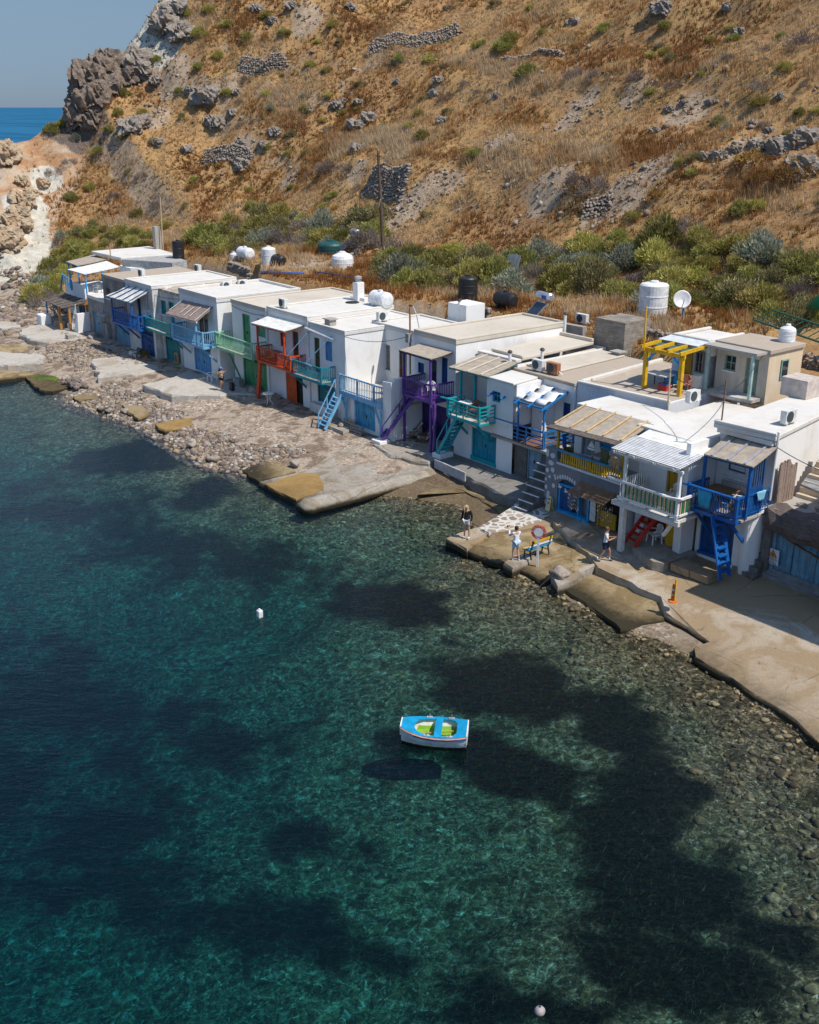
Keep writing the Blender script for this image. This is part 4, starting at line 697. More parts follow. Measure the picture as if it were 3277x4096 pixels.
# ---------------------------------------------------------------- end house with canopies
h15 = thing('canopy_house', 'white end house with bright blue posts, pale canopies and an outside stair', 'house', (-50, .5, .3)); mb = MB()
mb.box(-49.6, -45.3, .6, 5.0, .3, 4.05); mb.box(-49.6, -47.0, .45, .6, 3.4, 4.75); mb.box(-46.9, -46.6, .4, .75, 3.5, 4.9); mb.box(-54.5, -49.62, 1.6, 9.5, .3, 4.0); mb.prism([(-49.5, 5.2), (-47.0, 5.2), (-44.0, 9), (-50, 9)], 3.5, 5.9); mb.build('wall', WHITE, h15)
rf = MB(); rf.prism([(-56, 5.2), (-49.4, 5.4), (-48.6, 10.8), (-56.2, 11.5)], 6.3, 6.6); rf.build('roof', ROOFW, h15, bevel=.04); MB().prism([(-48.6, 5.1), (-43.2, 7.6), (-43.4, 9.2), (-47.6, 9.6)], 5.9, [6.55, 6.6, 6.65, 6.7]).build('shed_roof', paint('grey corrugated sheet', (.42, .42, .41), .6, .3, grain=(14, .6, 14)), h15)
awning(h15, (-49.6, .15, 5.95), (-45.3, .0, 6.02), (-47.4, 4.3, 6.1), (-52.2, 5.1, 6.05), OFFW, .06, [(.03, .04, 4.0), (.97, .04, 4.0)], BRIGHTB, 0, None, BRIGHTB); awning(h15, (-54.9, 2.1, 5.95), (-51.2, 1.7, 6.0), (-52.6, 5.3, 6.15), (-57.2, 5.9, 6.1), CANVAS, .06, [(.1, .04, 3.9), (.97, .04, 3.9)], BRIGHTB, 0, None, BRIGHTB)
MB().bar((-46.2, 2.1, 4.0), (-46.2, 2.1, 6.0), .16, .16).build('post', BRIGHTB, h15); r = MB(); railmesh(r, (-54.5, 1.5), (-50.0, .6), 4.0, 4.85, 'rails'); r.bar((-54.6, 1.5, 4.8), (-56.6, 1.9, 3.0), .12, .12); r.build('railing', BRIGHTB, h15)
awning(h15, (-52.3, -1.55, 3.0), (-46.0, -2.15, 3.14), (-45.6, .35, 3.55), (-52.4, .55, 3.45), DKWOOD, .07, [(.1, .08, .9)], BRIGHTB, 5, DKWOOD, None, 'porch_roof')
for x, y in ((-47.0, -2.0), (-46.1, -1.45)): MB().bar((x, y, .9), (x + .05, y, 3.02), .2, .2).build('porch_post', OAK, h15)
MB().bar((-46.9, -1.98, 3.02), (-45.6, .2, 3.36), .12, .2).build('porch_beam', OAK, h15); door(h15, -48.6, -47.5, 1.0, 3.0, .42, NAVY); door(h15, -46.9, -45.9, 1.0, 3.0, .42, MUST)
st = MB()
for i in range(8): st.box(-45.7 + .0 * i, -44.62, -1.35 + i * .22, .55, .3, 1.15 + i * .2) if i == 0 else st.box(-45.7 + i * .11, -44.62, -1.34 + .01 * i, .55, 1.15 + (i - 1) * .22, 1.15 + i * .22)
g = st.build('staircase', WHITE, h15); r = MB(); r.tube([(-45.75, -1.35, 1.95), (-44.75, -1.3, 3.5)], .035); r.tube([(-45.75, -1.35, 1.5), (-44.75, -1.3, 3.05)], .03); [r.tube([(-45.75 + k * .33, -1.33, 1.1 + k * .5), (-45.75 + k * .33, -1.33, 1.95 + k * .52)], .03) for k in range(4)]; r.build('handrail', WHITEP, g)
MB().box(-51.5, -50.3, -2.6, -1.6, .6, 1.9).build('low_wall', WHITE, h15, bevel=.1)
# ---------------------------------------------------------------- roof terrace with annex, cream house
ht = thing('annex_house', 'white roof terrace block with a small white annex and yellow painted pergola', 'house', (10.65, 4.5, 3.0)); mb = MB()
mb.prism([(10.62, 4.52), (16.3, 5.0), (16.2, 8.8), (15.4, 12.4), (9.8, 12.4)], 3.0, 6.16); mb.box(13.05, 15.32, 9.2, 12.2, 6.2, 8.35); mb.build('wall', plaster('blotchy whitewash', (.66, .68, .71), (.42, .45, .5), .5, scale=.9), ht)
MB().prism([(10.62, 4.75), (16.1, 5.2), (16.0, 8.8), (15.2, 12.3), (9.9, 12.3)], 6.165, 6.2).build('terrace', ROOFC, ht); rf = MB(); rf.prism([(10.6, 4.5), (16.32, 4.98), (16.3, 5.2), (10.58, 4.74)], 6.161, 6.33); rf.prism([(10.58, 4.74), (10.85, 4.74), (10.0, 12.3), (9.75, 12.3)], 6.161, 6.36); rf.box(13.0, 15.36, 9.1, 12.2, 8.36, 8.55); rf.box(13.0, 13.2, 9.1, 12.2, 8.551, 8.7); rf.box(13.2, 15.36, 9.1, 9.3, 8.551, 8.7); rf.box(15.16, 15.36, 9.3, 12.2, 8.551, 8.7); rf.box(15.4, 15.75, 9.0, 12.0, 7.9, 8.62); rf.build('roof', ROOFW, ht, bevel=.04)
door(ht, 13.6, 14.4, 6.2, 8.0, 9.0, MUST); window(ht, 14.65, 15.15, 6.9, 8.0, 9.0, GREYWD, 'pane', sill=False)
pf = MB(); pf.bar((13.3, 6.5, 8.25), (15.95, 6.5, 8.25), .12, .2)
for x in (13.35, 14.2, 15.05, 15.85): pf.bar((x, 6.2, 8.42), (x - .2, 9.05, 8.5), .12, .16)
pg = pf.build('pergola', YELLOW, ht); [MB().bar((x, 6.5, 6.18), (x, 6.5, 8.2), .2, .2).build('post', YELLOW, pg) for x in (13.48, 15.78)]; [MB().bar((x, 6.5, 7.7), (x + o, 6.5, 8.15), .1, .1).build('brace', BRIGHTB, pg) for x, o in ((13.55, .5), (15.7, -.5))]
MB().slab([(13.05, 7.9, 8.56), (15.6, 7.9, 8.56), (15.4, 9.1, 8.6), (12.9, 9.1, 8.6)], .03).build('sheet', paint('pale plastic sheet', (.6, .64, .66), .5, .1), pg); MB().slab([(13.15, 7.2, 8.36), (15.75, 7.2, 8.3), (15.6, 7.95, 8.38), (13.05, 7.95, 8.42)], .03).build('green_sheet', paint('dark green shade net', (.03, .12, .11), .8, .1), pg)
MB().tube([(13.4, 6.35, 8.2), (13.35, 6.35, 10.45)], .05).build('pole', YELLOW, pg)
hc = house('cream_house', 'old cream rendered house on the roof terrace with flaking green door and green framed window', 15.8, 18.9, 9.3, 12.2, 8.75, CREAM, ROOFC, [(16.3, 17.0, 7.3, 8.1), (17.6, 18.35, 6.3, 8.15)], z0=5.9, rim=0, ov=.12)
MB().box(15.82, 18.7, 9.27, 9.3, 6.2, 8.5).name if False else None
window(hc, 16.3, 17.0, 7.3, 8.1, 9.3, paint('sage green frame', (.22, .36, .31), .6, .3), 'pane'); door(hc, 17.6, 18.35, 6.3, 8.15, 9.3, paint('flaking green grey door', (.20, .33, .27), .8, .6, (.30, .26, .22), **pl))
g = MB(); g.box(18.91, 18.97, 10.35, 10.95, 7.1, 8.1); g = g.build('window', paint('sage frame', (.22, .36, .31), .6, .3), hc); MB().box(18.971, 18.985, 10.42, 10.88, 7.17, 8.03).build('pane', GLASS, g)
f = MB(); f.prism([(15.85, 8.2), (18.7, 8.5), (18.7, 9.28), (15.85, 9.28)], 6.1, 6.26); f.box(16.2, 18.5, 8.65, 9.2, 5.95, 6.09); f.build('porch_floor', WHITE_B, hc); [MB().bar((x, 8.45, 6.26), (x, 8.45, 8.52), .13, .13).build('column', paint('pale green post', (.36, .50, .46), .6, .2), hc) for x in (15.9, 18.55)]; MB().prism([(15.7, 8.25), (18.85, 8.3), (18.85, 9.2), (15.7, 9.2)], 8.54, 8.66).build('porch_roof', CEM, hc)
mb = MB(); facade(mb, 15.81, 18.89, 9.285, 6.2, 8.5, [(16.3, 17.0, 7.3, 8.1), (17.6, 18.35, 6.3, 8.15)], .01); mb.build('front_render', CREAM_S, hc)
# ---------------------------------------------------------------- old boathouse at the near end
hs = thing('old_boathouse', 'ruined boathouse with sky blue plank doors under a sagging thatch and tarpaulin eave', 'boathouse', (25.0, 1.7, .5)); mb = MB()
mb.box(24.75, 25.15, 1.4, 5, .5, 3.6); mb.box(28.2, 31, 1.7, 5, .5, 3.9); mb.box(25.15, 28.2, 1.98, 5, .5, 3.5); mb.build('wall', STONEG, hs, bevel=.06); MB().box(24.7, 31, 1.55, 6.5, 3.62, 3.98).build('roof', CEM, hs)
g = MB(); g.box(25.15, 25.3, 1.6, 1.9, .9, 3.1); g.box(28.1, 28.2, 1.6, 1.9, .9, 3.1); g.box(25.3, 28.1, 1.82, 1.9, 2.98, 3.1); g = g.build('garage_door', BLUEGR, hs); leafmesh(25.3, 26.1, 1.15, 2.95, 1.72, 3).build('door_leaf', OLDBLUE, g); leafmesh(26.12, 27.2, 1.15, 2.85, 1.74, 4).build('door_leaf', OLDBLUE, g); leafmesh(27.22, 28.1, 1.15, 2.8, 1.74, 4).build('door_leaf', OLDBLUE, g); MB().bar((25.8, 1.66, 2.75), (28.1, 1.66, 2.2), .12, .05).build('cross_plank', paint('brown plank', (.25, .13, .07), .8, .2), g)
mb = MB(); n = 14; vs = []
for j, (y, zz) in enumerate(((2.0, 4.02), (1.35, 3.86), (1.2, 3.45), (1.5, 3.0))):
    for i in range(n): x = 24.85 + i * .45; vs.append((x, y + .1 * math.sin(i * 2.1 + j), zz - (.03 * i if j > 1 else 0) + .08 * math.sin(i * 1.7 + j * 2)))
mb.add(vs, [(j * n + i, j * n + i + 1, (j + 1) * n + i + 1, (j + 1) * n + i) for j in range(3) for i in range(n - 1)]); e_ = mb.build('eave', paint('rotten brown thatch', (.15, .115, .10), .95, .4, (.08, .06, .055), grain=(2, 20, 20), bumps=.8), hs); so = e_.modifiers.new('t', 'SOLIDIFY'); so.thickness = .08
mb = MB().slab([(25.0, 1.32, 1.02), (28.6, 1.32, .95), (28.6, 1.65, 1.2), (25.0, 1.65, 1.25)], .2); mb.build('ramp_board', paint('grey wet boards', (.22, .215, .21), .8, .4, (.12, .11, .1), grain=(1, 14, 14)), hs)
hn = house('neighbour_house', 'tall whitewashed house just past the old boathouse', 28.75, 36, -.1, 8, 8.8, WHITE, ROOFW, [], z0=.3)
# ================================================================ QUAYS AND BEACH STONES
def gd_(t, g, sc, k):
    gd = N(t, 'ShaderNodeVectorMath', operation='MULTIPLY_ADD'); gn = N(t, 'ShaderNodeTexNoise', Scale=sc, Detail=4); t.links.new(g, gn.inputs[0]); t.links.new(gn.outputs[1], gd.inputs[0]); gd.inputs[1].default_value = (k, k, k); t.links.new(g, gd.inputs[2]); return gd.outputs[0]
def concrete(name, a, b_, stain, wet=(.10, .085, .055), k=.5, sc=.35):
    if name in MATS: return MATS[name]
    m, t, b, o = nt(name); g = t.nodes.new('ShaderNodeNewGeometry').outputs['Position']
    n1 = noise(t, sc, 6, .65, g, .8); n2 = noise(t, 3.2, 5, .7, g); n3 = noise(t, 16, 4, .75, g)
    col = mix(t, ramp(t, n2, [(.35, 0), (.65, 1)]), a, b_)
    f = mix(t, .25, n1, n2); col = mix(t, ramp(t, f, [(.56 - .2 * k, 0), (.64 - .18 * k, .9)]), col, stain)
    f2 = mix(t, .3, noise(t, .9, 5, .7, g, 1.2), n2); col = mix(t, ramp(t, f2, [(.60, 0), (.66, .75)]), col, wet)
    col = mix(t, ramp(t, n3, [(.3, .45), (.55, 0)]), col, tuple(x * .5 for x in a))
    vo = N(t, 'ShaderNodeTexVoronoi', Scale=.27, feature='DISTANCE_TO_EDGE'); t.links.new(gd_(t, g, .9, .5), vo.inputs[0]); col = mix(t, mix(t, ramp(t, vo.outputs['Distance'], [(0, .8), (.009, 0)]), (0, 0, 0), ramp(t, noise(t, .5, 3, .6, g), [(.48, 0), (.56, 1)])), col, wet)
    sx = t.nodes.new('ShaderNodeSeparateXYZ'); t.links.new(g, sx.inputs[0]); col = mix(t, ramp(t, mix(t, .62, sx.outputs[2], n1), [(.36, .6), (.46, 0)]), col, stain); col = mix(t, ramp(t, mix(t, .15, sx.outputs[2], n2), [(.24, 1), (.37, 0)]), col, (.04, .033, .02))
    t.links.new(col, b.inputs['Base Color']); b.inputs['Roughness'].default_value = .92; b.inputs['Specular IOR Level'].default_value = .12; bump(t, b, mix(t, .5, n2, n3), .9, .06); MATS[name] = m; return m
QP = concrete('pale quay concrete', (.37, .315, .245), (.50, .445, .37), (.29, .205, .115), (.12, .095, .06), .75); QB = concrete('algae stained concrete', (.30, .225, .125), (.43, .345, .22), (.20, .14, .065), (.10, .07, .03), .55, .6); QG = concrete('grey rough concrete', (.27, .24, .20), (.40, .365, .315), (.22, .17, .11), k=.3, sc=.6); QL = concrete('bleached concrete', (.42, .385, .33), (.52, .485, .43), (.36, .30, .23), k=.2); QO = concrete('ochre slab', (.30, .185, .065), (.36, .24, .10), (.24, .15, .06), (.16, .11, .05), .4)
QS = concrete('dark walkway', (.19, .18, .165), (.27, .255, .235), (.16, .145, .12), (.09, .08, .065), k=.4)
m, t, b, o = nt('crazy paving'); g = t.nodes.new('ShaderNodeNewGeometry').outputs['Position']; gd = N(t, 'ShaderNodeVectorMath', operation='MULTIPLY_ADD'); gn = N(t, 'ShaderNodeTexNoise', Scale=2.5, Detail=3); t.links.new(g, gn.inputs[0]); t.links.new(gn.outputs[1], gd.inputs[0]); gd.inputs[1].default_value = (.25, .25, 0); t.links.new(g, gd.inputs[2])
vo = N(t, 'ShaderNodeTexVoronoi', Scale=2.3, feature='DISTANCE_TO_EDGE'); t.links.new(gd.outputs[0], vo.inputs[0]); vc = N(t, 'ShaderNodeTexVoronoi', Scale=2.3); t.links.new(gd.outputs[0], vc.inputs[0]); sc3 = t.nodes.new('ShaderNodeSeparateColor'); t.links.new(vc.outputs[1], sc3.inputs[0])
n2 = noise(t, 9, 4, .7, g); stn = mix(t, .3, ramp(t, sc3.outputs[0], [(0, (.19, .16, .13)), (.6, (.30, .26, .21)), (1, (.40, .35, .30))]), (.25, .2, .16)); grt = mix(t, ramp(t, n2, [(.35, 0), (.65, 1)]), (.50, .465, .41), (.62, .585, .53))
col = mix(t, ramp(t, vo.outputs['Distance'], [(.10, 0), (.13, 1)]), grt, stn); t.links.new(col, b.inputs['Base Color']); b.inputs['Roughness'].default_value = .9; b.inputs['Specular IOR Level'].default_value = .1; bump(t, b, n2, .6, .04); M_PAVE = m
def quay(name, pts, z, mat, bot=-1.3, jit=.09, step=.55, zj=.03, seed=1):
    rr = random.Random(seed); out = []
    n = len(pts)
    zs = []; pz = [q[2] if len(q) > 2 else z for q in pts]; pts = [q[:2] for q in pts]
    for i in range(n):
        (a, b_), (c, e) = pts[i], pts[(i + 1) % n]; k = max(1, int(math.hypot(c - a, e - b_) / step))
        for j in range(k): f = j / k; out.append((a + (c - a) * f + rr.uniform(-jit, jit), b_ + (e - b_) * f + rr.uniform(-jit, jit))); zs.append(pz[i] + (pz[(i + 1) % n] - pz[i]) * f + rr.uniform(-zj, zj))
    n = len(out); mb = MB()
    cx, cy = sum(p[0] for p in out) / n, sum(p[1] for p in out) / n
    sh = [(x + (x - cx) / max(.5, math.hypot(x - cx, y - cy)) * rr.uniform(.02, .12), y + (y - cy) / max(.5, math.hypot(x - cx, y - cy)) * rr.uniform(.02, .12)) for x, y in out]
    mb.add([(x, y, bot) for x, y in sh] + [(x, y, zz - .12 + rr.uniform(-.05, .05)) for (x, y), zz in zip(sh, zs)] + [(x, y, zz) for (x, y), zz in zip(out, zs)],
           [tuple(range(2 * n, 3 * n))] + [(i, (i + 1) % n, (i + 1) % n + n, i + n) for i in range(n)] + [(i + n, (i + 1) % n + n, (i + 1) % n + 2 * n, i + 2 * n) for i in range(n)])
    o_ = mb.build(name, mat, org=(cx, cy, z)); o_['kind'] = 'structure'; return o_
def e5(x, y, z): return (*onz(1900 + .7983 * x, 2100 + .7983 * y, z), z)
def d4(x, y, z): return (*onz(1780 + .4638 * x, 1950 + .4638 * y, z), z)
def e4(x, y, z): return (*onz(900 + .6957 * x, 1650 + .6957 * y, z), z)
quay('promenade', [e5(555, 135, .9), e5(620, 212, .78), e5(930, 362, .72), e5(960, 430, .55), e5(1010, 470, .4), e5(1165, 585, .30), e5(1095, 620, .26), e5(1110, 665, .26), e5(1230, 735, .26), e5(1400, 845, .27), e5(1550, 932, .28), e5(1725, 1085, .29), (42, -11, .3), (42, 2, .95), (28.2, 3.2, .95), (13.1, 3.2, .95), (13.05, -.2, .95), (13.8, -.5, .95), (15.5, -1.6, .93)], .95, QP, seed=2)
quay('walkway', [(3.3, .45), (6.6, .1), (9.6, -.35), (11.0, -.3), (11.5, .3), (13.0, -.45), (13.0, 4.4), (2.2, 4.4), (1.0, 2.0)], .91, QS, seed=3)
quay('algae_slab', [e5(430, 305, .18), e5(500, 262, .28), e5(615, 205, .46), e5(930, 358, .46), e5(985, 400, .4), e5(985, 450, .28), e5(735, 522, .17), e5(705, 490, .17)], .4, QB, seed=4, jit=.08)
quay('slab', [d4(185, 545, .22), d4(340, 440, .34), d4(570, 350, .48), d4(800, 310, .58), d4(900, 280, .7), d4(1060, 500, .7), d4(1340, 650, .66), d4(1000, 720, .5), d4(880, 820, .2), d4(600, 690, .22), d4(500, 655, .24)], .5, QB, seed=5, zj=.02, jit=.08)
quay('ledge', [d4(500, 645, .5), d4(620, 580, .55), d4(740, 572, .58), d4(775, 590, .56), d4(590, 690, .46)], .52, QG, seed=6)
quay('pier', [d4(25, 440, .38), d4(130, 395, .46), d4(280, 345, .58), d4(380, 392, .52), d4(190, 530, .36)], .54, QP, seed=7); quay('path', [d4(282, 342, .62), d4(430, 260, .7), d4(590, 160, .8), d4(640, 100, .88), d4(780, 100, .93), d4(900, 240, .93), d4(790, 290, .84), d4(640, 335, .74), d4(382, 388, .6)], .78, M_PAVE, seed=8, jit=.04)
quay('path_margin', [d4(640, 340, .72), d4(800, 295, .82), d4(900, 250, .9), d4(960, 290, .88), d4(850, 330, .76), d4(680, 360, .68), d4(400, 395, .56)], .735, QP, seed=9)
quay('groyne', [d4(930, 760, .62), d4(1060, 705, .72), d4(1110, 735, .7), d4(1270, 655, .74), d4(1330, 650, .76), d4(1250, 695, .7), d4(1110, 775, .6), d4(1000, 850, .5)], .7, QG, seed=10, zj=.05)
quay('rock_slab', [(6.37, -2.97), (6.12, -1.68), (6.83, -.77), (8.77, -.58), (11.47, -1.42), (11.2, -.4), (9.84, .9), (8.21, 1.0), (7.2, -.2)], .28, QB, seed=11, jit=.15, zj=.05)
quay('dock', [e4(200, 400, .26), e4(480, 330, .45), e4(640, 225, .72), e4(800, 180, .85), (-1.3, 2.8, .9), (3.3, 2.6, .9), e4(1200, 270, .8), e4(1190, 318, .62), e4(960, 378, .42), e4(600, 470, .3), e4(400, 510, .2), e4(250, 435, .2)], .5, QG, seed=12, zj=.02, jit=.08); quay('ochre_slab', [e4(230, 412, .32), e4(440, 348, .48), e4(530, 345, .5), e4(560, 435, .42), e4(400, 500, .30)], .4, QO, seed=13, jit=.1)
quay('purple_forecourt', [(-2.6, .9), (-.9, -.5), (1.4, -.9), (3.6, -.1), (3.4, 3.0), (-1.3, 3.0)], .92, QG, seed=14, jit=.12)
quay('slab', [e4(35, 290, .1), e4(200, 258, .26), e4(320, 285, .4), e4(400, 330, .4), e4(195, 398, .18)], .3, QB, seed=15, jit=.1)
quay('terrace_plinth', [(-6.5, -.9), (-6.6, .65), (-4.3, .65), (-3.9, -.7)], 1.12, QG, seed=16)
quay('forecourt', [(-23.12, -5.26), (-23.94, -2.3), (-25.5, -.1), (-15, .3), (-17.2, -1.2), (-17.18, -2.2), (-19.2, -4.79)], 1.0, QL, seed=17, bot=.3, jit=.15)
quay('forecourt', [(-27.8, -6.6), (-27.0, -2.12), (-26.9, .1), (-33.3, -.6), (-33.8, -4.6)], .93, QL, seed=18, bot=.2, jit=.2); quay('slab', [(-25.63, -9.57), (-26.01, -7.4), (-24.27, -7.83), (-24.16, -9.74)], .32, QB, seed=19, jit=.12)
quay('slab', [(-21.17, -7.8), (-19.8, -6.75), (-17.78, -7.22), (-17.05, -8.38)], .38, QB, seed=20, jit=.12); quay('slab', [(-14.82, -8.23), (-15.06, -6.67), (-14.8, -5.38), (-13.32, -6.62), (-13.2, -8.39)], .42, QO, seed=21, jit=.15)
quay('weedy_slab', [(-34.27, -9.94), (-34.55, -7.66), (-32.68, -7.0), (-29.6, -6.3), (-28.5, -9.9), (-29.38, -10.6)], .24, QB, seed=22, jit=.15); quay('green_slab', [(-33.9, -9.9), (-34.1, -8.2), (-32.4, -7.9), (-31.4, -8.6), (-32.4, -9.4)], .27, concrete('sea lettuce', (.13, .26, .02), (.22, .36, .03), (.10, .15, .03), (.06, .08, .02), .3), seed=23, jit=.2)
quay('old_quay', [(-44, -11.5), (-38.04, -7.13), (-37.27, -7.27), (-35.14, -8.16), (-35.93, -10.6), (-40, -13.8)], .95, QL, seed=24); quay('old_quay', [(-40, -14.2), (-35.9, -10.4), (-33.9, -9.4), (-34.3, -11.9), (-37, -14.6)], .5, QB, seed=25); quay('old_quay', [(-60, -9), (-53.2, -3.6), (-51.37, -4.21), (-51.38, -5.9), (-58, -11)], .95, QL, seed=26); quay('forecourt', [(-43.76, -5.65), (-42.25, -4.98), (-42.0, -1.2), (-44.4, -.3), (-51.5, .3), (-50.76, -2.6), (-49.65, -4.74), (-47.47, -5.62)], 1.0, QL, seed=27, bot=.2, jit=.15)
quay('slipway', [(-49, -12), (-44.2, -5.9), (-42.6, -5.6), (-42.5, -9.5), (-45, -14)], .6, QB, seed=28, jit=.2)
mb = MB(); rr = random.Random(4); n = 9; ring = []
for j in range(22):
    y = -9.0 + j * .42; k = 1 if j else .75
    ring.append([(4.05 + .62 * k * math.cos(a) + rr.uniform(-.04, .04), y, .20 + .46 * k * math.sin(a) + rr.uniform(-.03, .03)) for a in [i * 2 * PI / 12 for i in range(12)]])
mb.add([p for r_ in ring for p in r_], [(j * 12 + i, j * 12 + (i + 1) % 12, (j + 1) * 12 + (i + 1) % 12, (j + 1) * 12 + i) for j in range(21) for i in range(12)] + [tuple(range(12))[::-1]])
o_ = mb.build('breakwater', QG, org=(4.05, -9.3, 0), smooth=True); o_['kind'] = 'structure'
# ---- stones
def stonemat(name, stops):
    m, t, b, o = nt(name); oi = t.nodes.new('ShaderNodeAttribute'); oi.attribute_name = 'tint'; g = t.nodes.new('ShaderNodeNewGeometry').outputs['Position']; n2 = noise(t, 18, 4, .7, g)
    col = mix(t, ramp(t, n2, [(.3, .55), (.7, 0)]), oi.outputs['Color'], (.09, .07, .06)); t.links.new(col, b.inputs['Base Color']); b.inputs['Roughness'].default_value = .85; b.inputs['Specular IOR Level'].default_value = .15; bump(t, b, n2, .6, .03); return m
M_STONE = stonemat('beach stone', 0)
def stones(name, pts, zs, rad, sub, mat, cols, flat=.6, seed=0):
    v, f = ICO[sub]; v = np.array(v); f = np.array(f); R_ = np.random.default_rng(seed); n = len(pts); V = np.zeros((n, len(v), 3)); C_ = np.zeros((n, len(v), 3))
    for i in range(n):
        sc_ = np.array([R_.uniform(.75, 1.3), R_.uniform(.75, 1.3), R_.uniform(.5, 1.) * flat / .75]); a = R_.uniform(0, 6.28); ph = R_.uniform(0, 6, 3); p = v * (1 + .14 * np.sin(2.6 * v[:, :1] + ph[0]) * np.sin(3.1 * v[:, 1:2] + ph[1]) + .09 * np.sin(5 * v[:, 2:] + ph[2])) * sc_ * rad[i]
        ca, sa = math.cos(a), math.sin(a); V[i] = np.stack([p[:, 0] * ca - p[:, 1] * sa + pts[i][0], p[:, 0] * sa + p[:, 1] * ca + pts[i][1], p[:, 2] + zs[i]], -1); C_[i] = cols[R_.integers(len(cols))] * R_.uniform(.8, 1.2)
    V = V.reshape(-1, 3); Fc = (f[None] + (np.arange(n) * len(v))[:, None, None]).reshape(-1, 3); return np_mesh(name, WA(V[:, 0], V[:, 1], V[:, 2]), Fc, mat, cols=C_.reshape(-1, 3))
PC = np.array([(.24, .19, .15), (.32, .265, .22), (.18, .14, .11), (.40, .35, .30), (.27, .205, .165), (.15, .125, .11), (.35, .27, .20), (.50, .45, .39), (.22, .165, .14), (.36, .265, .15)])
R2 = np.random.default_rng(5)
def scat0(n, s0, s1, d0, d1, keep): s = R2.uniform(s0, s1, n); d = R2.uniform(d0, d1, n); k = keep(s, d) > R2.uniform(0, 1, n); return np.stack([s[k], d[k]], 1)
P_ = np.concatenate([scat0(26000, -27, -3, -10.5, -2.2, lambda s, d: np.where((d - np.interp(s, SHORE_S, SHORE_D) > -1.2) & (d - np.interp(s, SHORE_S, SHORE_D) < 3.4 + (fbm(s / 4, d / 4, 90, 3) - .5) * 6), 1.1 - (d - np.interp(s, SHORE_S, SHORE_D)) / 5, 0)), scat0(16000, -78, -30, -14, 4, lambda s, d: (ground(s, d) > .1) * (fbm(s / 4, d / 4, 91, 3) > .45) * ((s < -46) | (d < -2)))])
P_ = np.array(P_); rad = np.minimum(.035 + R2.exponential(.042, len(P_)), .22); rad = np.where(P_[:, 0] < -50, rad * 1.9, rad)
o_ = stones('beach_stones', P_, ground(P_[:, 0], P_[:, 1]) + rad * .2, rad, 1, M_STONE, PC, .7, 6); o_['kind'] = 'stuff'
def scatter(n, s0, s1, d0, d1, keep, R_):
    s = R_.uniform(s0, s1, n); d = R_.uniform(d0, d1, n); k = keep(s, d) > R_.uniform(0, 1, n); return np.stack([s[k], d[k]], 1)
sdist = lambda s, d: np.interp(s, SHORE_S, SHORE_D) - d
P_ = scatter(26000, 2, 50, -34, -4, lambda s, d: np.where(sdist(s, d) > .1, np.interp(sdist(s, d), [0, 3, 7, 12], [1, .8, .12, .0]), 0) * (weed(s, d) < .4), R2); q_ = np.interp(P_[:, 0], [30, 40], [0, 1]); rad = np.minimum(.03 + R2.exponential(.03, len(P_)) + q_ * R2.exponential(.06, len(P_)), .14 + .2 * q_)
SCOL = np.array([(.30, .235, .13), (.20, .155, .085), (.38, .30, .17), (.26, .22, .12), (.46, .38, .25), (.15, .115, .065), (.28, .25, .14)])
o_ = stones('sunken_stones', P_, ground(P_[:, 0], P_[:, 1]) + rad * .15, rad, 2, M_STONE, SCOL, .65, 8); o_['kind'] = 'stuff'
# single boulders on the waterline
BL = [(-6.4, -8.5, .10, .42, 'big pinkish boulder alone in the shallows by the stepped dock'), (-19.6, -8.2, .25, .3, 'ochre stone at the water edge below the pebbles'), (-20.6, -8.9, .15, .33, 'rounded yellow stone standing in the shallow water'), (-21.6, -9.1, .1, .3, 'tawny boulder in the water off the pebble bank'), (-9.6, -8.3, .2, .3, 'orange tinted stone at the foot of the shingle'), (19.1, -5.1, .7, .4, 'grey boulder with a mooring rope at the groyne tip'), (-42.2, -.9, 1.0, .5, 'pale rough block of rock below the low white roof'), (-41.6, -1.3, 1.0, .42, 'flat grey rock lying by the weathered wall'), (-1.9, -5.6, .5, .28, 'pale boulder lying on the stained dock slab'), (-4.9, -.2, 1.2, .2, 'round pale stone on the plinth under the blue ladder'), (-16.6, .35, 1.05, .42, 'dark boulder by the green door under the balcony prop'), (-13.9, .3, 1.05, .45, 'low dark stone block beside the little white table')]
for s, d, z, r_, lab in BL: o_ = MB().blob((s, d, z), r_ * 1.2, r_, r_ * .8, 3, .13, int(s * 10)).build('boulder', concrete('boulder stone', (.30, .25, .21), (.42, .37, .32), (.24, .19, .15), k=.3, sc=1.5), org=(s, d, z - r_ * .6), smooth=True, label=lab, category='boulder')
hp = MB(); rr = random.Random(8)
for i in range(46): a = rr.uniform(0, 6.28); q = rr.uniform(0, 1); hp.blob((-28.7 + 1.5 * q * math.cos(a), -8.1 + .7 * q * math.sin(a), .4 + .55 * (1 - q) * rr.uniform(.3, 1)), rr.uniform(.14, .3), rr.uniform(.14, .28), rr.uniform(.12, .22), 1, .15, i)
hp.build('stone_pile', concrete('pile stones', (.16, .13, .11), (.32, .26, .22), (.12, .10, .085), k=.4, sc=2.5), org=(-28.7, -8.1, .3), label='heap of brown stones on the slab beside the green weed', category='stone pile')

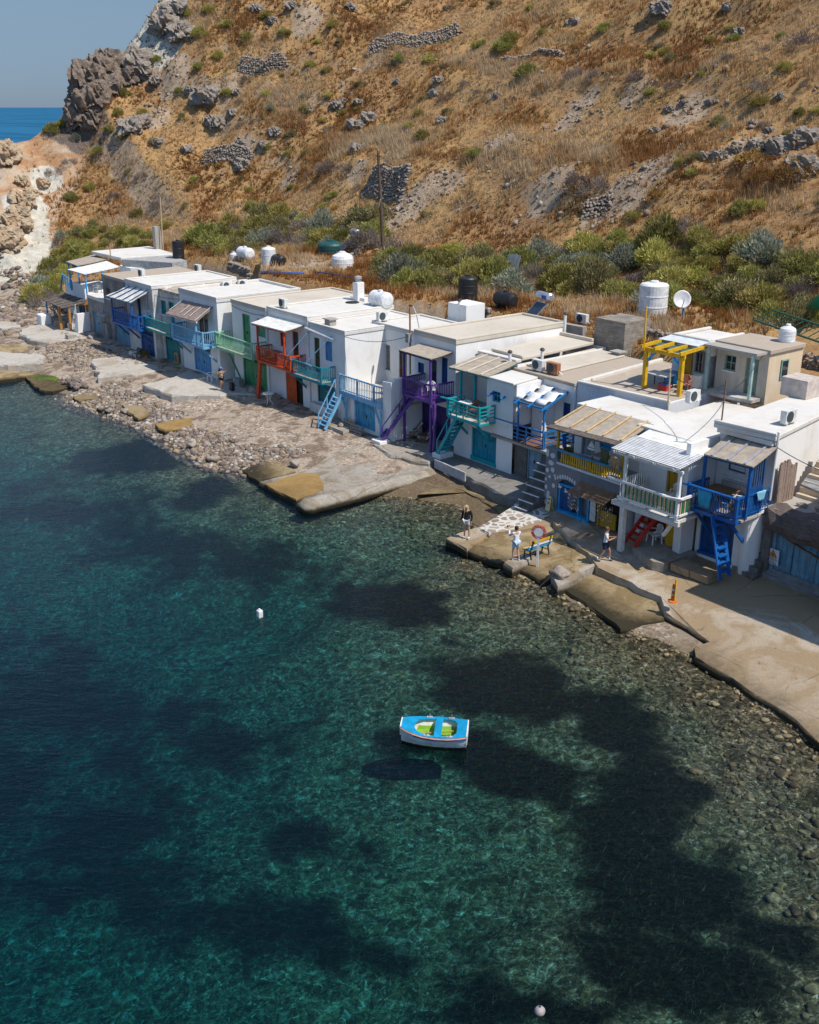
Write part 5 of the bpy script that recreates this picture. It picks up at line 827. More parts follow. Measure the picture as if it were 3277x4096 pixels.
def seagrass(n, seed):
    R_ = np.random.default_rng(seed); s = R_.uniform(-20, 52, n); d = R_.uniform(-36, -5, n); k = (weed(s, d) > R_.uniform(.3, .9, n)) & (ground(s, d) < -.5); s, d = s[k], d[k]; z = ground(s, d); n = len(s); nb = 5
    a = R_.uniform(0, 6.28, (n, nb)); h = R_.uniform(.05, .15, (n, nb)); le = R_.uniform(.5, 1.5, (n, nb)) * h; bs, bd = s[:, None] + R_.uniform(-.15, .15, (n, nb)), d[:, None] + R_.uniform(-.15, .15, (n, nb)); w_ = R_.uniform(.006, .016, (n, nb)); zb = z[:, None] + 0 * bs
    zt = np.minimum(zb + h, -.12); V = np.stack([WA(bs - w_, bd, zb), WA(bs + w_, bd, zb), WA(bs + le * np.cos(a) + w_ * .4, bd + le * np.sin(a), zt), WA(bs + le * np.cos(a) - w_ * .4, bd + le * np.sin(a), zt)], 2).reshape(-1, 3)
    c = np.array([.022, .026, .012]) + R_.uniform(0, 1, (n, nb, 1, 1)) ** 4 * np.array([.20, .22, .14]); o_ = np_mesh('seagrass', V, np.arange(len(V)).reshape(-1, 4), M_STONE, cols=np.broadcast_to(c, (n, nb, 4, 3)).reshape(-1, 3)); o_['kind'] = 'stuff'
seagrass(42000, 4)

P_ = [tuple(q) for q in scatter(26000, -105, 14, 14, 66, lambda s, d: (ground(s, d) > 3) * np.clip(.04 + 1.2 * (fbm(s / 5, d / 5, 99, 3) - .5), .02, 1), R2)]
for u, v, r in BARE:
    a, b_, _ = hill_at(u, v); P_ += [(a + R2.normal(0, r * .45), b_ + R2.normal(0, r * .45)) for _ in range(int(26 * r))]
P_ = np.array(P_); P_ = P_[P_[:, 1] > 13.5]; rad = np.minimum(.04 + R2.exponential(.05, len(P_)), .30)
o_ = stones('hill_stones', P_, ground(P_[:, 0], P_[:, 1]) + rad * .25, rad, 1, M_STONE, np.array([(.33, .27, .21), (.26, .20, .155), (.40, .34, .28), (.20, .15, .12), (.46, .40, .34)]), .8, 9); o_['kind'] = 'stuff'
# ================================================================ PLANTS, ROCKS AND STONE WALLS OF THE HILL
BK = [(*hill_at(u, v)[:2], r) for u, v, r in BARE + CHALK]; DKC = [(*hill_at(u, v)[:2], r) for u, v, r in DARKPX + CLIFF]
def bare_at(s, d):
    k = np.zeros_like(s)
    for a, b_, r in BK: k = np.maximum(k, .8 * sstep(1.1, .4, np.hypot(s - a, d - b_) / r))
    for a, b_, r in DKC: k = np.maximum(k, .97 * sstep(1.0, .5, np.hypot(s - a, d - b_) / r))
    return k
def leafmat(name, trans=.35):
    m, t, b, o = nt(name); a = attr(t, 'tint'); oi = t.nodes.new('ShaderNodeObjectInfo'); hs = N(t, 'ShaderNodeHueSaturation'); t.links.new(a.outputs['Color'], hs.inputs['Color']); t.links.new(ramp(t, oi.outputs['Random'], [(0, .72), (1, 1.2)]), hs.inputs['Value']); t.links.new(ramp(t, oi.outputs['Random'], [(0, .485), (1, .512)]), hs.inputs['Hue'])
    t.links.new(hs.outputs[0], b.inputs['Base Color']); b.inputs['Roughness'].default_value = .8; b.inputs['Specular IOR Level'].default_value = .1
    tl = t.nodes.new('ShaderNodeBsdfTranslucent'); t.links.new(hs.outputs[0], tl.inputs[0]); ms = N(t, 'ShaderNodeMixShader', Fac=trans); t.links.new(b.outputs[0], ms.inputs[1]); t.links.new(tl.outputs[0], ms.inputs[2]); t.links.new(ms.outputs[0], o.inputs[0]); return m
M_LEAF = leafmat('shrub leaves'); M_GRASS = leafmat('dry grass', .3)
# --- dry grass: tufts of narrow blades
def grass(name, n, s0, s1, d0, d1, hmin, hmax, keep, seed, nb=7, pal=None, wid=.028):
    R_ = np.random.default_rng(seed); s = R_.uniform(s0, s1, n); d = R_.uniform(d0, d1, n); k = keep(s, d) > R_.uniform(0, 1, n); s, d = s[k], d[k]; z = ground(s, d); n = len(s)
    tone = .5 + (fbm(s / 6, d / 4, 81, 4) - .5) * 1.7 + R_.normal(0, .07, n); tall = fbm(s / 5 + 3, d / 2.5, 82, 3)
    pal = np.array(pal or [(.26, .125, .038), (.40, .20, .06), (.50, .285, .10), (.58, .40, .18), (.64, .48, .26)]); base = np.stack([np.interp(tone, [.30, .42, .52, .62, .74], pal[:, c]) for c in range(3)], -1)
    h = (hmin + (hmax - hmin) * np.clip((tall - .3) * 2.4, 0, 1)) * R_.uniform(.7, 1.25, n)
    a = R_.uniform(0, 2 * PI, (n, nb)); r0 = R_.uniform(0, .14, (n, nb)); lean = R_.uniform(.1, .55, (n, nb)); hh = h[:, None] * R_.uniform(.6, 1.1, (n, nb)); ca, sa = np.cos(a), np.sin(a)
    bs, bd = s[:, None] + r0 * ca, d[:, None] + r0 * sa; w_ = wid * R_.uniform(.6, 1.5, (n, nb)); b2 = R_.uniform(0, 2 * PI, (n, nb)); wx, wy = np.cos(b2) * w_, np.sin(b2) * w_; zb = z[:, None] - .05
    p0 = WA(bs - wx, bd - wy, zb + 0 * bs); p1 = WA(bs + wx, bd + wy, zb + 0 * bs); p2 = WA(bs + lean * hh * ca, bd + lean * hh * sa, zb + hh)
    V = np.stack([p0, p1, p2], 2).reshape(-1, 3); Fc = np.arange(len(V)).reshape(-1, 3); c = base[:, None, None, :] * R_.uniform(.8, 1.2, (n, nb, 1, 1)); c = np.broadcast_to(c, (n, nb, 3, 3)).reshape(-1, 3)
    o_ = np_mesh(name, V, Fc, M_GRASS, cols=np.clip(c, 0, .8)); o_['kind'] = 'stuff'; return o_
def clear(s, d):                                     # nothing grows on roofs
    return np.where((d < np.interp(s, [-36, -31, -16, -10], [12.8, 9.7, 9.7, 12.6])) & (s > -49), 0, 1) * np.where((s < -49) & (d < 11.5) & (s > -57), 0, 1) * (ground(s, d) > 1.6)
hillk = lambda s, d: clear(s, d) * (1 - bare_at(s, d)) * (.5 + .5 * sstep(.30, .50, fbm(s / 4, d / 3, 83, 4)))
grass('dry_grass', 80000, -100, 12, 9.4, 66, .28, .62, hillk, 1)
grass('far_grass', 16000, -125, -55, 2, 60, .3, .6, lambda s, d: hillk(s, d) * .8, 2, 6, wid=.045)
strawk = lambda s, d: clear(s, d) * (1 - bare_at(s, d)) * sstep(.45, .6, fbm(s / 6 + 5, d / 2.2, 86, 3)) * (1.3 * np.exp(-((d - 34.2) / 2.) ** 2) + np.exp(-((d - 45.2) / 1.6) ** 2) * .8 + np.exp(-((d - 16.5) / 2.5) ** 2) * .8)
grass('straw_grass', 80000, -95, 12, 13, 50, .5, .95, strawk, 3, 7, [(.42, .23, .08), (.52, .33, .14), (.58, .41, .20), (.64, .49, .28), (.68, .54, .34)], .024)
grass('cushion_scrub', 30000, -100, 13, 13, 64, .16, .36, lambda s, d: clear(s, d) * (1 - bare_at(s, d)) * sstep(.50, .62, fbm(s / 2.2, d / 2.2, 120, 3) + .16 * sstep(-35, -70, s)), 7, 13, [(.15, .13, .045), (.21, .20, .075), (.27, .27, .10), (.32, .29, .14), (.30, .25, .18)], .03)
# --- shrubs
def bushmesh(name, seed, nl, per, pal, lw=.026, ll=.115, top=.95, up=.45, spread=.30):
    R_ = np.random.default_rng(seed); V = []; C_ = []
    th = R_.uniform(0, 2 * PI, nl); ph = np.arccos(R_.uniform(0.02, 1, nl)); rr = R_.uniform(.45, .8, nl); cen = np.stack([rr * np.sin(ph) * np.cos(th), rr * np.sin(ph) * np.sin(th), .12 + rr * np.cos(ph) * top], -1)
    for c in cen:
        n = per; off = R_.normal(0, 1, (n, 3)); off /= np.linalg.norm(off, axis=1)[:, None]; off *= spread * R_.uniform(.35, 1.05, (n, 1)) ** .6; p = c + off; p[:, 2] = np.abs(p[:, 2])
        dr = off / np.linalg.norm(off, axis=1)[:, None] * .6 + c / np.linalg.norm(c) * .5 + np.array([0, 0, up]) + R_.normal(0, .25, (n, 3)); dr /= np.linalg.norm(dr, axis=1)[:, None]
        sd_ = np.cross(dr, R_.normal(0, 1, (n, 3))); sd_ /= np.linalg.norm(sd_, axis=1)[:, None]; l = ll * R_.uniform(.6, 1.4, (n, 1)); w_ = lw * R_.uniform(.6, 1.4, (n, 1))
        V.append(np.stack([p - sd_ * w_, p + sd_ * w_, p + dr * l + sd_ * w_ * .25, p + dr * l - sd_ * w_ * .25], 1)); t_ = R_.uniform(0, 1); cc = pal[0] * (1 - t_) + pal[1] * t_; C_.append(np.broadcast_to((cc * R_.uniform(.75, 1.3, (n, 1)))[:, None], (n, 4, 3)))
    V = np.concatenate(V).reshape(-1, 3); C_ = np.concatenate(C_).reshape(-1, 3); return V, C_, np.arange(len(V)).reshape(-1, 4)
def bushproto(name, *a, **k):
    V, C_, Fc = bushmesh(name, *a, **k); o_ = np_mesh(name, V, Fc, M_LEAF, cols=C_); me = o_.data; bpy.data.objects.remove(o_); return me
A = np.array
KINDS = {'green': [bushproto('green_shrub', 10 + i, 34, 110, (A((.20, .205, .055)), A((.42, .38, .13)))) for i in range(5)], 'lime': [bushproto('yellow_green_shrub', 30 + i, 30, 110, (A((.30, .27, .065)), A((.52, .45, .16)))) for i in range(3)],
         'olive': [bushproto('olive_shrub', 40 + i, 24, 90, (A((.20, .18, .075)), A((.36, .32, .16)))) for i in range(3)], 'grey': [bushproto('thorn_shrub', 50 + i, 16, 80, (A((.16, .125, .105)), A((.34, .285, .245))), lw=.014, ll=.17) for i in range(3)], 'silver': [bushproto('silver_shrub', 60 + i, 26, 90, (A((.20, .215, .15)), A((.36, .37, .28)))) for i in range(2)], 'rust': [bushproto('rusty_shrub', 70 + i, 16, 80, (A((.26, .14, .04)), A((.46, .29, .09)))) for i in range(2)]}
NAMES = {'green': 'green_shrub', 'lime': 'green_shrub', 'olive': 'olive_shrub', 'grey': 'thorn_shrub', 'silver': 'silver_shrub', 'rust': 'rusty_shrub'}
def shrub(kind, s, d, r, label, group, h=1.):
    me = RND.choice(KINDS[kind]); o_ = bpy.data.objects.new(NAMES[kind], me); COL.objects.link(o_); z = gz(s, d) - .12 * r; o_.location = W(s, d, z); o_.rotation_euler = (RND.uniform(-.1, .1), RND.uniform(-.1, .1), RND.uniform(0, 6.28)); o_.scale = (r * RND.uniform(.85, 1.2), r * RND.uniform(.85, 1.2), r * h * RND.uniform(.8, 1.15)); o_['label'] = label; o_['category'] = 'shrub'; o_['group'] = group; return o_
RND = random.Random(21)
BELT = {'green': 'feathery dark green shrub in the belt behind the white roofs', 'lime': 'bright yellow green shrub in the belt behind the white roofs', 'olive': 'dull olive shrub in the belt behind the white roofs', 'silver': 'silvery grey green shrub in the belt behind the white roofs', 'grey': 'bare twiggy grey shrub in the belt behind the white roofs'}
HILL = {'green': 'small green shrub in the dry grass of the hillside', 'lime': 'small yellow green shrub in the dry grass of the hillside', 'olive': 'low olive cushion shrub in the dry grass of the hillside', 'grey': 'grey thorny cushion shrub in the dry grass of the hillside', 'silver': 'pale silvery shrub in the dry grass of the hillside', 'rust': 'rust brown dried shrub in the grass of the hillside'}
taken = []
def free(s, d, r, k=.72):
    if any(math.hypot(s - a, d - b_) < k * (r + c) for a, b_, c in taken): return False
    taken.append((s, d, r)); return True
# pixels of the photograph (half-size scale 1725 wide) that the belt covers, turned into places on the ground
def inpoly(x, y, poly):
    c = False; n = len(poly)
    for i in range(n):
        (a, b_), (e, f) = poly[i], poly[(i + 1) % n]
        if (b_ > y) != (f > y) and x < (e - a) * (y - b_) / (f - b_) + a: c = not c
    return c
BP = [[(795, 545), (860, 510), (1000, 530), (1130, 535), (1230, 505), (1330, 500), (1450, 470), (1480, 520), (1725, 520), (1760, 640), (1725, 690), (1560, 660), (1470, 640), (1330, 630), (1120, 610), (900, 600), (800, 610)], [(410, 490), (440, 480), (560, 450), (640, 455), (690, 480), (800, 450), (830, 500), (790, 540), (690, 510), (600, 510), (480, 530), (410, 510)], [(600, 590), (690, 575), (790, 590), (800, 625), (740, 610), (620, 605)], [(70, 600), (100, 540), (150, 520), (200, 520), (200, 545), (140, 560), (130, 600), (90, 640), (65, 640)], [(60, 500), (200, 470), (330, 490), (330, 520), (150, 520)]]
cnt = 0
for bi, poly in enumerate(BP):
    xs = [p[0] for p in poly]; ys = [p[1] for p in poly]
    for _ in range((1100, 320, 140, 180, 60)[bi]):
        x, y = RND.uniform(min(xs), max(xs)), RND.uniform(min(ys), max(ys))
        if not inpoly(x, y, poly): continue
        s, d, z = hill_at(x * 1.9, y * 1.9 + 20)
        if d < 13.2 and s > -48: continue
        r = RND.uniform(.8, 2.15) if bi < 2 else RND.uniform(.7, 1.3)
        if bi == 3: r = RND.uniform(1.0, 1.9)
        if not free(s, d, r, .50): continue
        kd = RND.choices(('green', 'lime', 'olive', 'silver', 'grey'), (50, 26, 12, 7, 7) if bi != 1 else (34, 20, 14, 22, 10))[0]; shrub(kd, s, d, r, BELT[kd], BELT[kd].split(' in ')[0] + 's behind the roofs', 1.05); cnt += 1
SPOT = [('green', 1060, 105, 1.9), ('green', 1110, 160, 1.8), ('lime', 1075, 85, 1.4), ('green', 1270, 70, 1.2), ('lime', 905, 130, 1.2), ('green', 840, 130, 1.1), ('grey', 1210, 165, 1.6), ('grey', 1250, 170, 1.3), ('grey', 1340, 180, 1.6), ('grey', 1215, 395, 2.0), ('grey', 1255, 410, 2.1), ('grey', 690, 370, 2.0), ('grey', 850, 375, 1.8), ('grey', 730, 365, 1.4), ('green', 1000, 330, 1.2), ('lime', 860, 270, 1.0), ('green', 890, 290, 1.3), ('lime', 700, 60, 1.0), ('green', 600, 70, 1.1), ('grey', 1690, 100, 2.0), ('grey', 1600, 200, 1.6), ('lime', 1600, 220, 1.2), ('green', 1370, 200, .9), ('lime', 1650, 150, 1.0), ('green', 1560, 450, 1.3), ('rust', 1580, 350, 2.0), ('rust', 1680, 380, 2.2), ('rust', 1610, 385, 1.5), ('green', 150, 420, 1.3), ('lime', 190, 400, 1.2), ('grey', 240, 420, 1.2), ('green', 210, 330, 1.3), ('lime', 250, 250, 1.2), ('green', 260, 200, 1.1), ('lime', 300, 250, 1.2), ('olive', 330, 300, 1.1), ('lime', 360, 60, 1.3), ('green', 330, 130, 1.2), ('lime', 390, 30, 1.4), ('green', 230, 280, 1.2), ('lime', 460, 130, 1.2), ('lime', 520, 90, 1.3), ('green', 380, 200, 1.2), ('silver', 160, 300, 1.0), ('lime', 130, 270, 1.1), ('green', 290, 460, 1.3), ('grey', 330, 440, 1.3), ('lime', 350, 480, 1.4), ('lime', 1590, 440, 1.2), ('grey', 830, 140, 1.2), ('grey', 300, 380, 1.3), ('grey', 150, 350, 1.4), ('green', 110, 280, 1.6), ('lime', 200, 240, 1.3), ('grey', 115, 370, 1.4), ('green', 420, 150, 1.1), ('grey', 520, 180, 1.0), ('green', 480, 215, 1.1), ('lime', 560, 200, 1.0), ('lime', 420, 80, 1.6), ('green', 480, 60, 1.4), ('lime', 560, 40, 1.3), ('lime', 440, 30, 1.2), ('green', 190, 500, 1.5), ('green', 530, 440, 1.5), ('green', 460, 495, 1.6), ('grey', 640, 480, 1.4), ('silver', 575, 480, 1.6), ('silver', 1190, 570, 1.7), ('grey', 940, 210, 1.2), ('green', 1400, 60, 1.2), ('grey', 980, 180, 1.0), ('olive', 760, 180, 1.1), ('green', 1010, 100, 1.3), ('grey', 1530, 130, 1.1), ('grey', 1420, 190, 1.2)]
for kd, x, y, r in SPOT: s, d, z = hill_at(x * 1.9, y * 1.9); taken.append((s, d, r)); shrub(kd, s, d, r * .8, HILL[kd], HILL[kd].split(' in ')[0] + 's of the hillside', .9)
n = 0
while n < 180:
    x, y = RND.uniform(20, 1725), RND.uniform(0, 470); s, d, z = hill_at(x * 1.9, y * 1.9); k = float(fbm(np.array([s / 9.]), np.array([d / 9.]), 95, 3)[0])
    if z < 3 or d > 100 or (s, d) == (0, 0) or k < .43 - (.12 if x < 700 and y < 260 else 0): continue
    if bare_at(np.array([s]), np.array([d]))[0] > .5 or not free(s, d, .5, 1.2): n += .2; continue
    kd = RND.choices(('green', 'lime', 'olive', 'grey', 'silver', 'rust'), (22, 24, 22, 28, 6, 14) if x > 500 else (26, 34, 26, 12, 8, 6))[0]; shrub(kd, s, d, RND.uniform(.35, .85), HILL[kd], HILL[kd].split(' in ')[0] + 's of the hillside', .85); n += 1
# --- rocks
def rockmat(name, a, b_, c):
    m, t, b, o = nt(name); g = t.nodes.new('ShaderNodeNewGeometry').outputs['Position']; n1 = noise(t, .7, 6, .7, g, .6); n2 = noise(t, 5, 5, .75, coord(t, 'Object', (1, 1, 2.5)))
    col = mix(t, ramp(t, n2, [(.35, 0), (.62, 1)]), a, b_); col = mix(t, ramp(t, n1, [(.52, 0), (.64, .8)]), col, c); t.links.new(col, b.inputs['Base Color']); b.inputs['Roughness'].default_value = .95; b.inputs['Specular IOR Level'].default_value = .05; bump(t, b, mix(t, .5, n1, n2), 1., .35); return m
R_PALE = rockmat('pale grey rock', (.17, .14, .115), (.43, .38, .325), (.30, .22, .15)); R_DARK = rockmat('dark volcanic rock', (.12, .092, .074), (.32, .255, .205), (.26, .19, .13)); R_CHALK = rockmat('chalky rock', (.36, .26, .16), (.58, .47, .34), (.44, .25, .13))
def rock(u, v, r, mat, label, group, sub=4, sz=(1.2, 1, .8), up=.1):
    s, d, z = hill_at(u, v); mb = MB(); rr = random.Random(int(u * 7 + v))
    vv, ff = ICO[sub]; V = np.array(vv); q = V * 2.2 + rr.uniform(0, 50); nn = (fbm(q[:, 0] + q[:, 2] * .7, q[:, 1] - q[:, 2] * .6, 7, 4) - .5) * .95 + (fbm(q[:, 0] * 3 + q[:, 2] * 2, q[:, 1] * 3 + q[:, 2], 8, 3) - .5) * .7; V = np.sign(V) * np.abs(V) ** .8 * (1 + nn[:, None]) * np.array(sz) * r
    a = rr.uniform(-.4, .4); V = np.stack([V[:, 0] * math.cos(a) - V[:, 1] * math.sin(a) + s, V[:, 0] * math.sin(a) + V[:, 1] * math.cos(a) + d, V[:, 2] + z + up * r], -1); mb.add([tuple(p) for p in V], ff)
    return mb.build('rock', mat, org=(s, d, z), label=label, category='rock', group=group)
for x, y, r in ((840, 70, 1.6), (1270, 205, .8), (340, 140, .9), (1165, 880, .8), (1500, 835, 1.3), (1570, 825, 1.4), (1645, 795, 1.5), (1620, 960, 1.7), (1250, 860, .8), (1080, 890, .7), (1380, 850, 1.0), (880, 635, .7), (960, 610, .6), (1210, 65, .8), (1110, 600, .6), (1350, 700, .5), (800, 740, .6), (1500, 570, .6), (1440, 755, .6)): rock(2050 + .7113 * x, .7113 * y, r * .62, R_PALE, 'pale grey outcrop rock on the grassy slope above the near houses', 'pale outcrop rocks on the near slope')
for x, y, r in ((770, 865, 1.2), (750, 740, 1.4), (830, 690, 1.3), (770, 600, .9), (680, 600, .8), (1200, 565, 1.1), (1225, 470, .8), (1250, 700, .8), (70, 540, .9), (640, 630, 1.0), (90, 850, 1.2), (100, 960, 1.5), (220, 870, .9), (290, 780, 1.0), (380, 50, 1.1), (270, 130, 1.0), (180, 60, 1.2), (720, 60, 1.0), (990, 475, .7), (1560, 560, .8), (480, 640, .8), (40, 660, .9)): rock(900 + .6957 * x, .6957 * y, r * .62, R_PALE, 'grey rock among dry grass in the middle of the hillside', 'grey rocks in the middle of the hillside')
for x, y, r in ((1350, 110, 2.2), (1250, 240, 2.6), (1390, 290, 2.2), (1120, 140, 1.8), (1060, 500, 2.6), (1100, 560, 1.6), (1590, 790, 2.2), (1000, 1000, 2.0), (1080, 950, 1.6), (1650, 960, 1.6), (1200, 650, 1.2), (1460, 720, 1.0), (1210, 1120, 1.0), (1430, 1160, 1.0)): rock(.5217 * x, .5217 * y, r * .68, R_PALE, 'weathered grey rock jutting from the far ridge', 'weathered rocks of the far ridge', 4)
for x, y, r in ((700, 640, 3.6), (790, 560, 3.2), (850, 500, 2.6), (640, 720, 2.6), (650, 860, 3.4), (590, 920, 2.8), (750, 800, 2.6), (870, 690, 2.4), (640, 590, 2.2), (720, 960, 2.2), (960, 620, 2.2)): rock(.5217 * x, .5217 * y, r * .58, R_DARK, 'dark brown volcanic crag on the ridge against the sky', 'dark crags of the far ridge', 4, (1.2, 1, 1.05))
for x, y, r in ((180, 1560, 2.2), (150, 1650, 2.0), (90, 1850, 2.6), (250, 1500, 1.4), (330, 1440, 1.2), (180, 1740, 1.6), (40, 1900, 2.4), (60, 1220, 2.6), (40, 1150, 2.0), (170, 1400, 1.4), (60, 1720, 1.8), (340, 970, 1.0)): rock(.5217 * x, .5217 * y, r * .6, R_CHALK, 'pale chalky rock of the cliff beyond the end house', 'chalky rocks of the far cliff', 4)
# --- dry stone walls
M_DRY = rockmat('dry stone', (.17, .135, .11), (.50, .44, .38), (.28, .21, .16))
def drywall(name, p, q, h, label, sz=.2, thick=.5, lean=.12, ends=(1, 1), cat='stone wall', z0=None):
    mb = MB(); rr = random.Random(int(p[0] * 31 + p[1])); Lw = math.hypot(q[0] - p[0], q[1] - p[1]); nx, ny = -(q[1] - p[1]) / Lw, (q[0] - p[0]) / Lw; rows = max(2, int(h / (sz * .95)))
    for r_ in range(rows):
        t_ = rr.uniform(0, sz)
        while t_ < Lw:
            k = t_ / Lw; top = h * min(1, (.35 + .65 * ends[0] + k * 6 * (1 - ends[0])), (.35 + .65 * ends[1] + (1 - k) * 6 * (1 - ends[1]))) * (1 + .12 * math.sin(t_ * 1.3)); zz = (r_ + .5) * sz * .95; w_ = sz * rr.uniform(.7, 1.35)
            if zz < top:
                s, d = p[0] + (q[0] - p[0]) * k, p[1] + (q[1] - p[1]) * k; b_ = gz(s, d) if z0 is None else z0; o2 = zz * lean + rr.uniform(-.05, .05); mb.blob((s + nx * o2 + rr.uniform(-.05, .05), d + ny * o2, b_ + zz - .1 + rr.uniform(-.07, .07)), w_ * .6, thick * .5 * rr.uniform(.8, 1.2), sz * rr.uniform(.42, .72), 1, .2, rr.randint(0, 9999))
            t_ += w_
    return mb.build(name, M_DRY, org=(p[0], p[1], gz(*p)), label=label, category=cat)
def hp2(x, y): a = hill_at(x * 1.9, y * 1.9); return a[0], a[1]
drywall('dry_stone_wall', hp2(772, 122), hp2(965, 78), 1.7, 'long dry stone terrace wall high on the hillside', .26, ends=(0, 1)); drywall('dry_stone_wall', hp2(503, 160), hp2(605, 150), 2.0, 'short broken dry stone wall high on the far slope', .26, ends=(0, 0)); drywall('dry_stone_wall', hp2(762, 420), hp2(845, 425), 3.4, 'tall dry stone bank wall behind the leaning wooden pole', .27, lean=.35, ends=(0, 1)); drywall('dry_stone_wall', hp2(425, 345), hp2(530, 335), 2.0, 'tumbled dry stone wall beside a pale bank below the ridge', .27, ends=(0, 0)); drywall('dry_stone_wall', hp2(1225, 470), hp2(1290, 440), 1.8, 'pile of fallen wall stones in a gully above the shrubs', .25, lean=.5, ends=(0, 0)); drywall('dry_stone_wall', hp2(1050, 130), hp2(1190, 125), .8, 'low rubble wall beside shrubs near the top of the hill', .22, ends=(0, 0)); drywall('dry_stone_wall', hp2(720, 555), hp2(800, 500), .8, 'low bank of pale stones running up past the wooden pole', .22, ends=(0, 0))
drywall('dry_stone_wall', (-8.2, 12.9), (-5.4, 12.6), 1.5, 'dry stone wall at the back of the terrace house roof', .22, z0=5.7); drywall('dry_stone_wall', (3.5, 14.6), (10.5, 13.6), 1.1, 'stone wall stretch under the white tank and dish', .26, z0=6.6); drywall('dry_stone_wall', (10.6, 15.5), (22, 14.0), 1.3, 'rubble wall behind the cream house and the ladder', .3, z0=6.6, ends=(1, 1)); drywall('dry_stone_wall', (-40, 11.6), (-34.5, 10.6), 1.1, 'rubble wall behind the crackled cement roof', .24, z0=6.0, ends=(0, 1))
# ================================================================ THINGS ON THE ROOFS, TERRACES AND QUAY
ACW = paint('white metal casing', (.66, .66, .63), .5, .2, (.5, .46, .4)); ACD = paint('fan grille', (.045, .06, .07), .6, .1); RUST = paint('rusty casing', (.36, .13, .05), .7, .4, (.5, .45, .4)); BLACKP = paint('black plastic', (.018, .018, .02), .45, .1); TANKW = paint('white plastic tank', (.72, .73, .73), .45, .15, (.55, .53, .48)); STEEL = paint('bright steel', (.55, .57, .60), .25, .1, metal=.7); PANEL = paint('solar glass', (.02, .03, .045), .12, 0, bumps=0, spec=.6)
REDC = paint('red plastic', (.50, .03, .03), .45, .1); WOODL = paint('light wood', (.45, .27, .12), .6, .2); TABLEW = paint('table wood', (.24, .11, .045), .5, .2, grain=(1, 12, 12)); CANV = paint('natural canvas', (.62, .58, .50), .9, .1); TOWEL = paint('light blue towel', (.03, .30, .50), .95, .1); TOWELP = paint('pale blue towel', (.22, .52, .68), .95, .1)
def ac(s, d, z, label, face='s', w_=.8, mat=None, rot=0.):
    h = thing('air_conditioner', label, 'air conditioner', (s, d, z), 'outdoor air conditioner units', rot); a = MB(); m = mat or ACW
    if face == 'd': a.box(s - w_ / 2, s + w_ / 2, d - .15, d + .15, z + .06, z + .64)
    else: a.box(s - .15, s + .15, d - w_ / 2, d + w_ / 2, z + .06, z + .64)
    for k in (-.28, .28): a.box(s - .16 + (k if face == 'd' else 0), s + .16 + (k if face == 'd' else 0), d - .16 + (0 if face == 'd' else k) * 1, d + .16 + (0 if face == 'd' else k), z, z + .06) if False else None
    for k in (-.28, .28): a.bar((s + (k if face == 'd' else -.17), d + (-.17 if face == 'd' else k), z + .03), (s + (k if face == 'd' else .17), d + (.17 if face == 'd' else k), z + .03), .06, .06)
    a.build('casing', m, h, bevel=.02); f = MB(); f.lathe((s - .1, d - .152, z + .35) if face == 'd' else (s + .152, d - .1, z + .35), [(.25, 0), (.25, .012 if face != 'd' else -.012), (.05, .02 if face != 'd' else -.02)], 18, 's' if face != 'd' else 'y'); f.build('fan_grille', ACD, h)
    p_ = MB(); p_.tube([(s + (w_ / 2 if face == 'd' else 0), d + (0 if face == 'd' else w_ / 2), z + .2), (s + (w_ / 2 + .2 if face == 'd' else .05), d + (.1 if face == 'd' else w_ / 2 + .2), z + .05)], .03); p_.build('pipe', PVC, h)
ac(-36.0, 1.29, 6.7, 'white air conditioner on the cement roof of the weathered grey house', 'd'); ac(-36.4, 6.7, 6.6, 'white air conditioner at the back of the cement roof near the rubble wall', 'd'); ac(-26.3, 3.9, 6.62, 'air conditioner with dark grille beside the crackled roof, by the light blue house wall'); ac(-26.3, 5.3, 6.62, 'second air conditioner with dark grille further inland on the crackled roof'); ac(-14.2, 1.6, 7.1, 'beige air conditioner on the roof edge above the orange house', 'd', .75); ac(-6.9, 4.6, 6.92, 'small air conditioner at the roof corner of the terrace house')
ac(7.4, 4.75, 6.24, 'white cased air conditioner with dark coil above the sailcloth terrace', 'd'); ac(8.45, 4.85, 6.24, 'rusty orange sided air conditioner above the sailcloth terrace', 'd', .85, RUST); ac(17.3, 5.6, 6.35, 'white air conditioner hung on the sunlit wall below the roof terrace'); ac(23.9, 3.6, 7.1, 'white air conditioner standing alone on the blue house roof'); ac(1.84, 14.08, 6.95, 'white air conditioner with round fan on the wall behind the roofs', 'd', .9); ac(5.3, 13.0, 7.1, 'white air conditioner on legs in front of the cement block', 'd', .8)
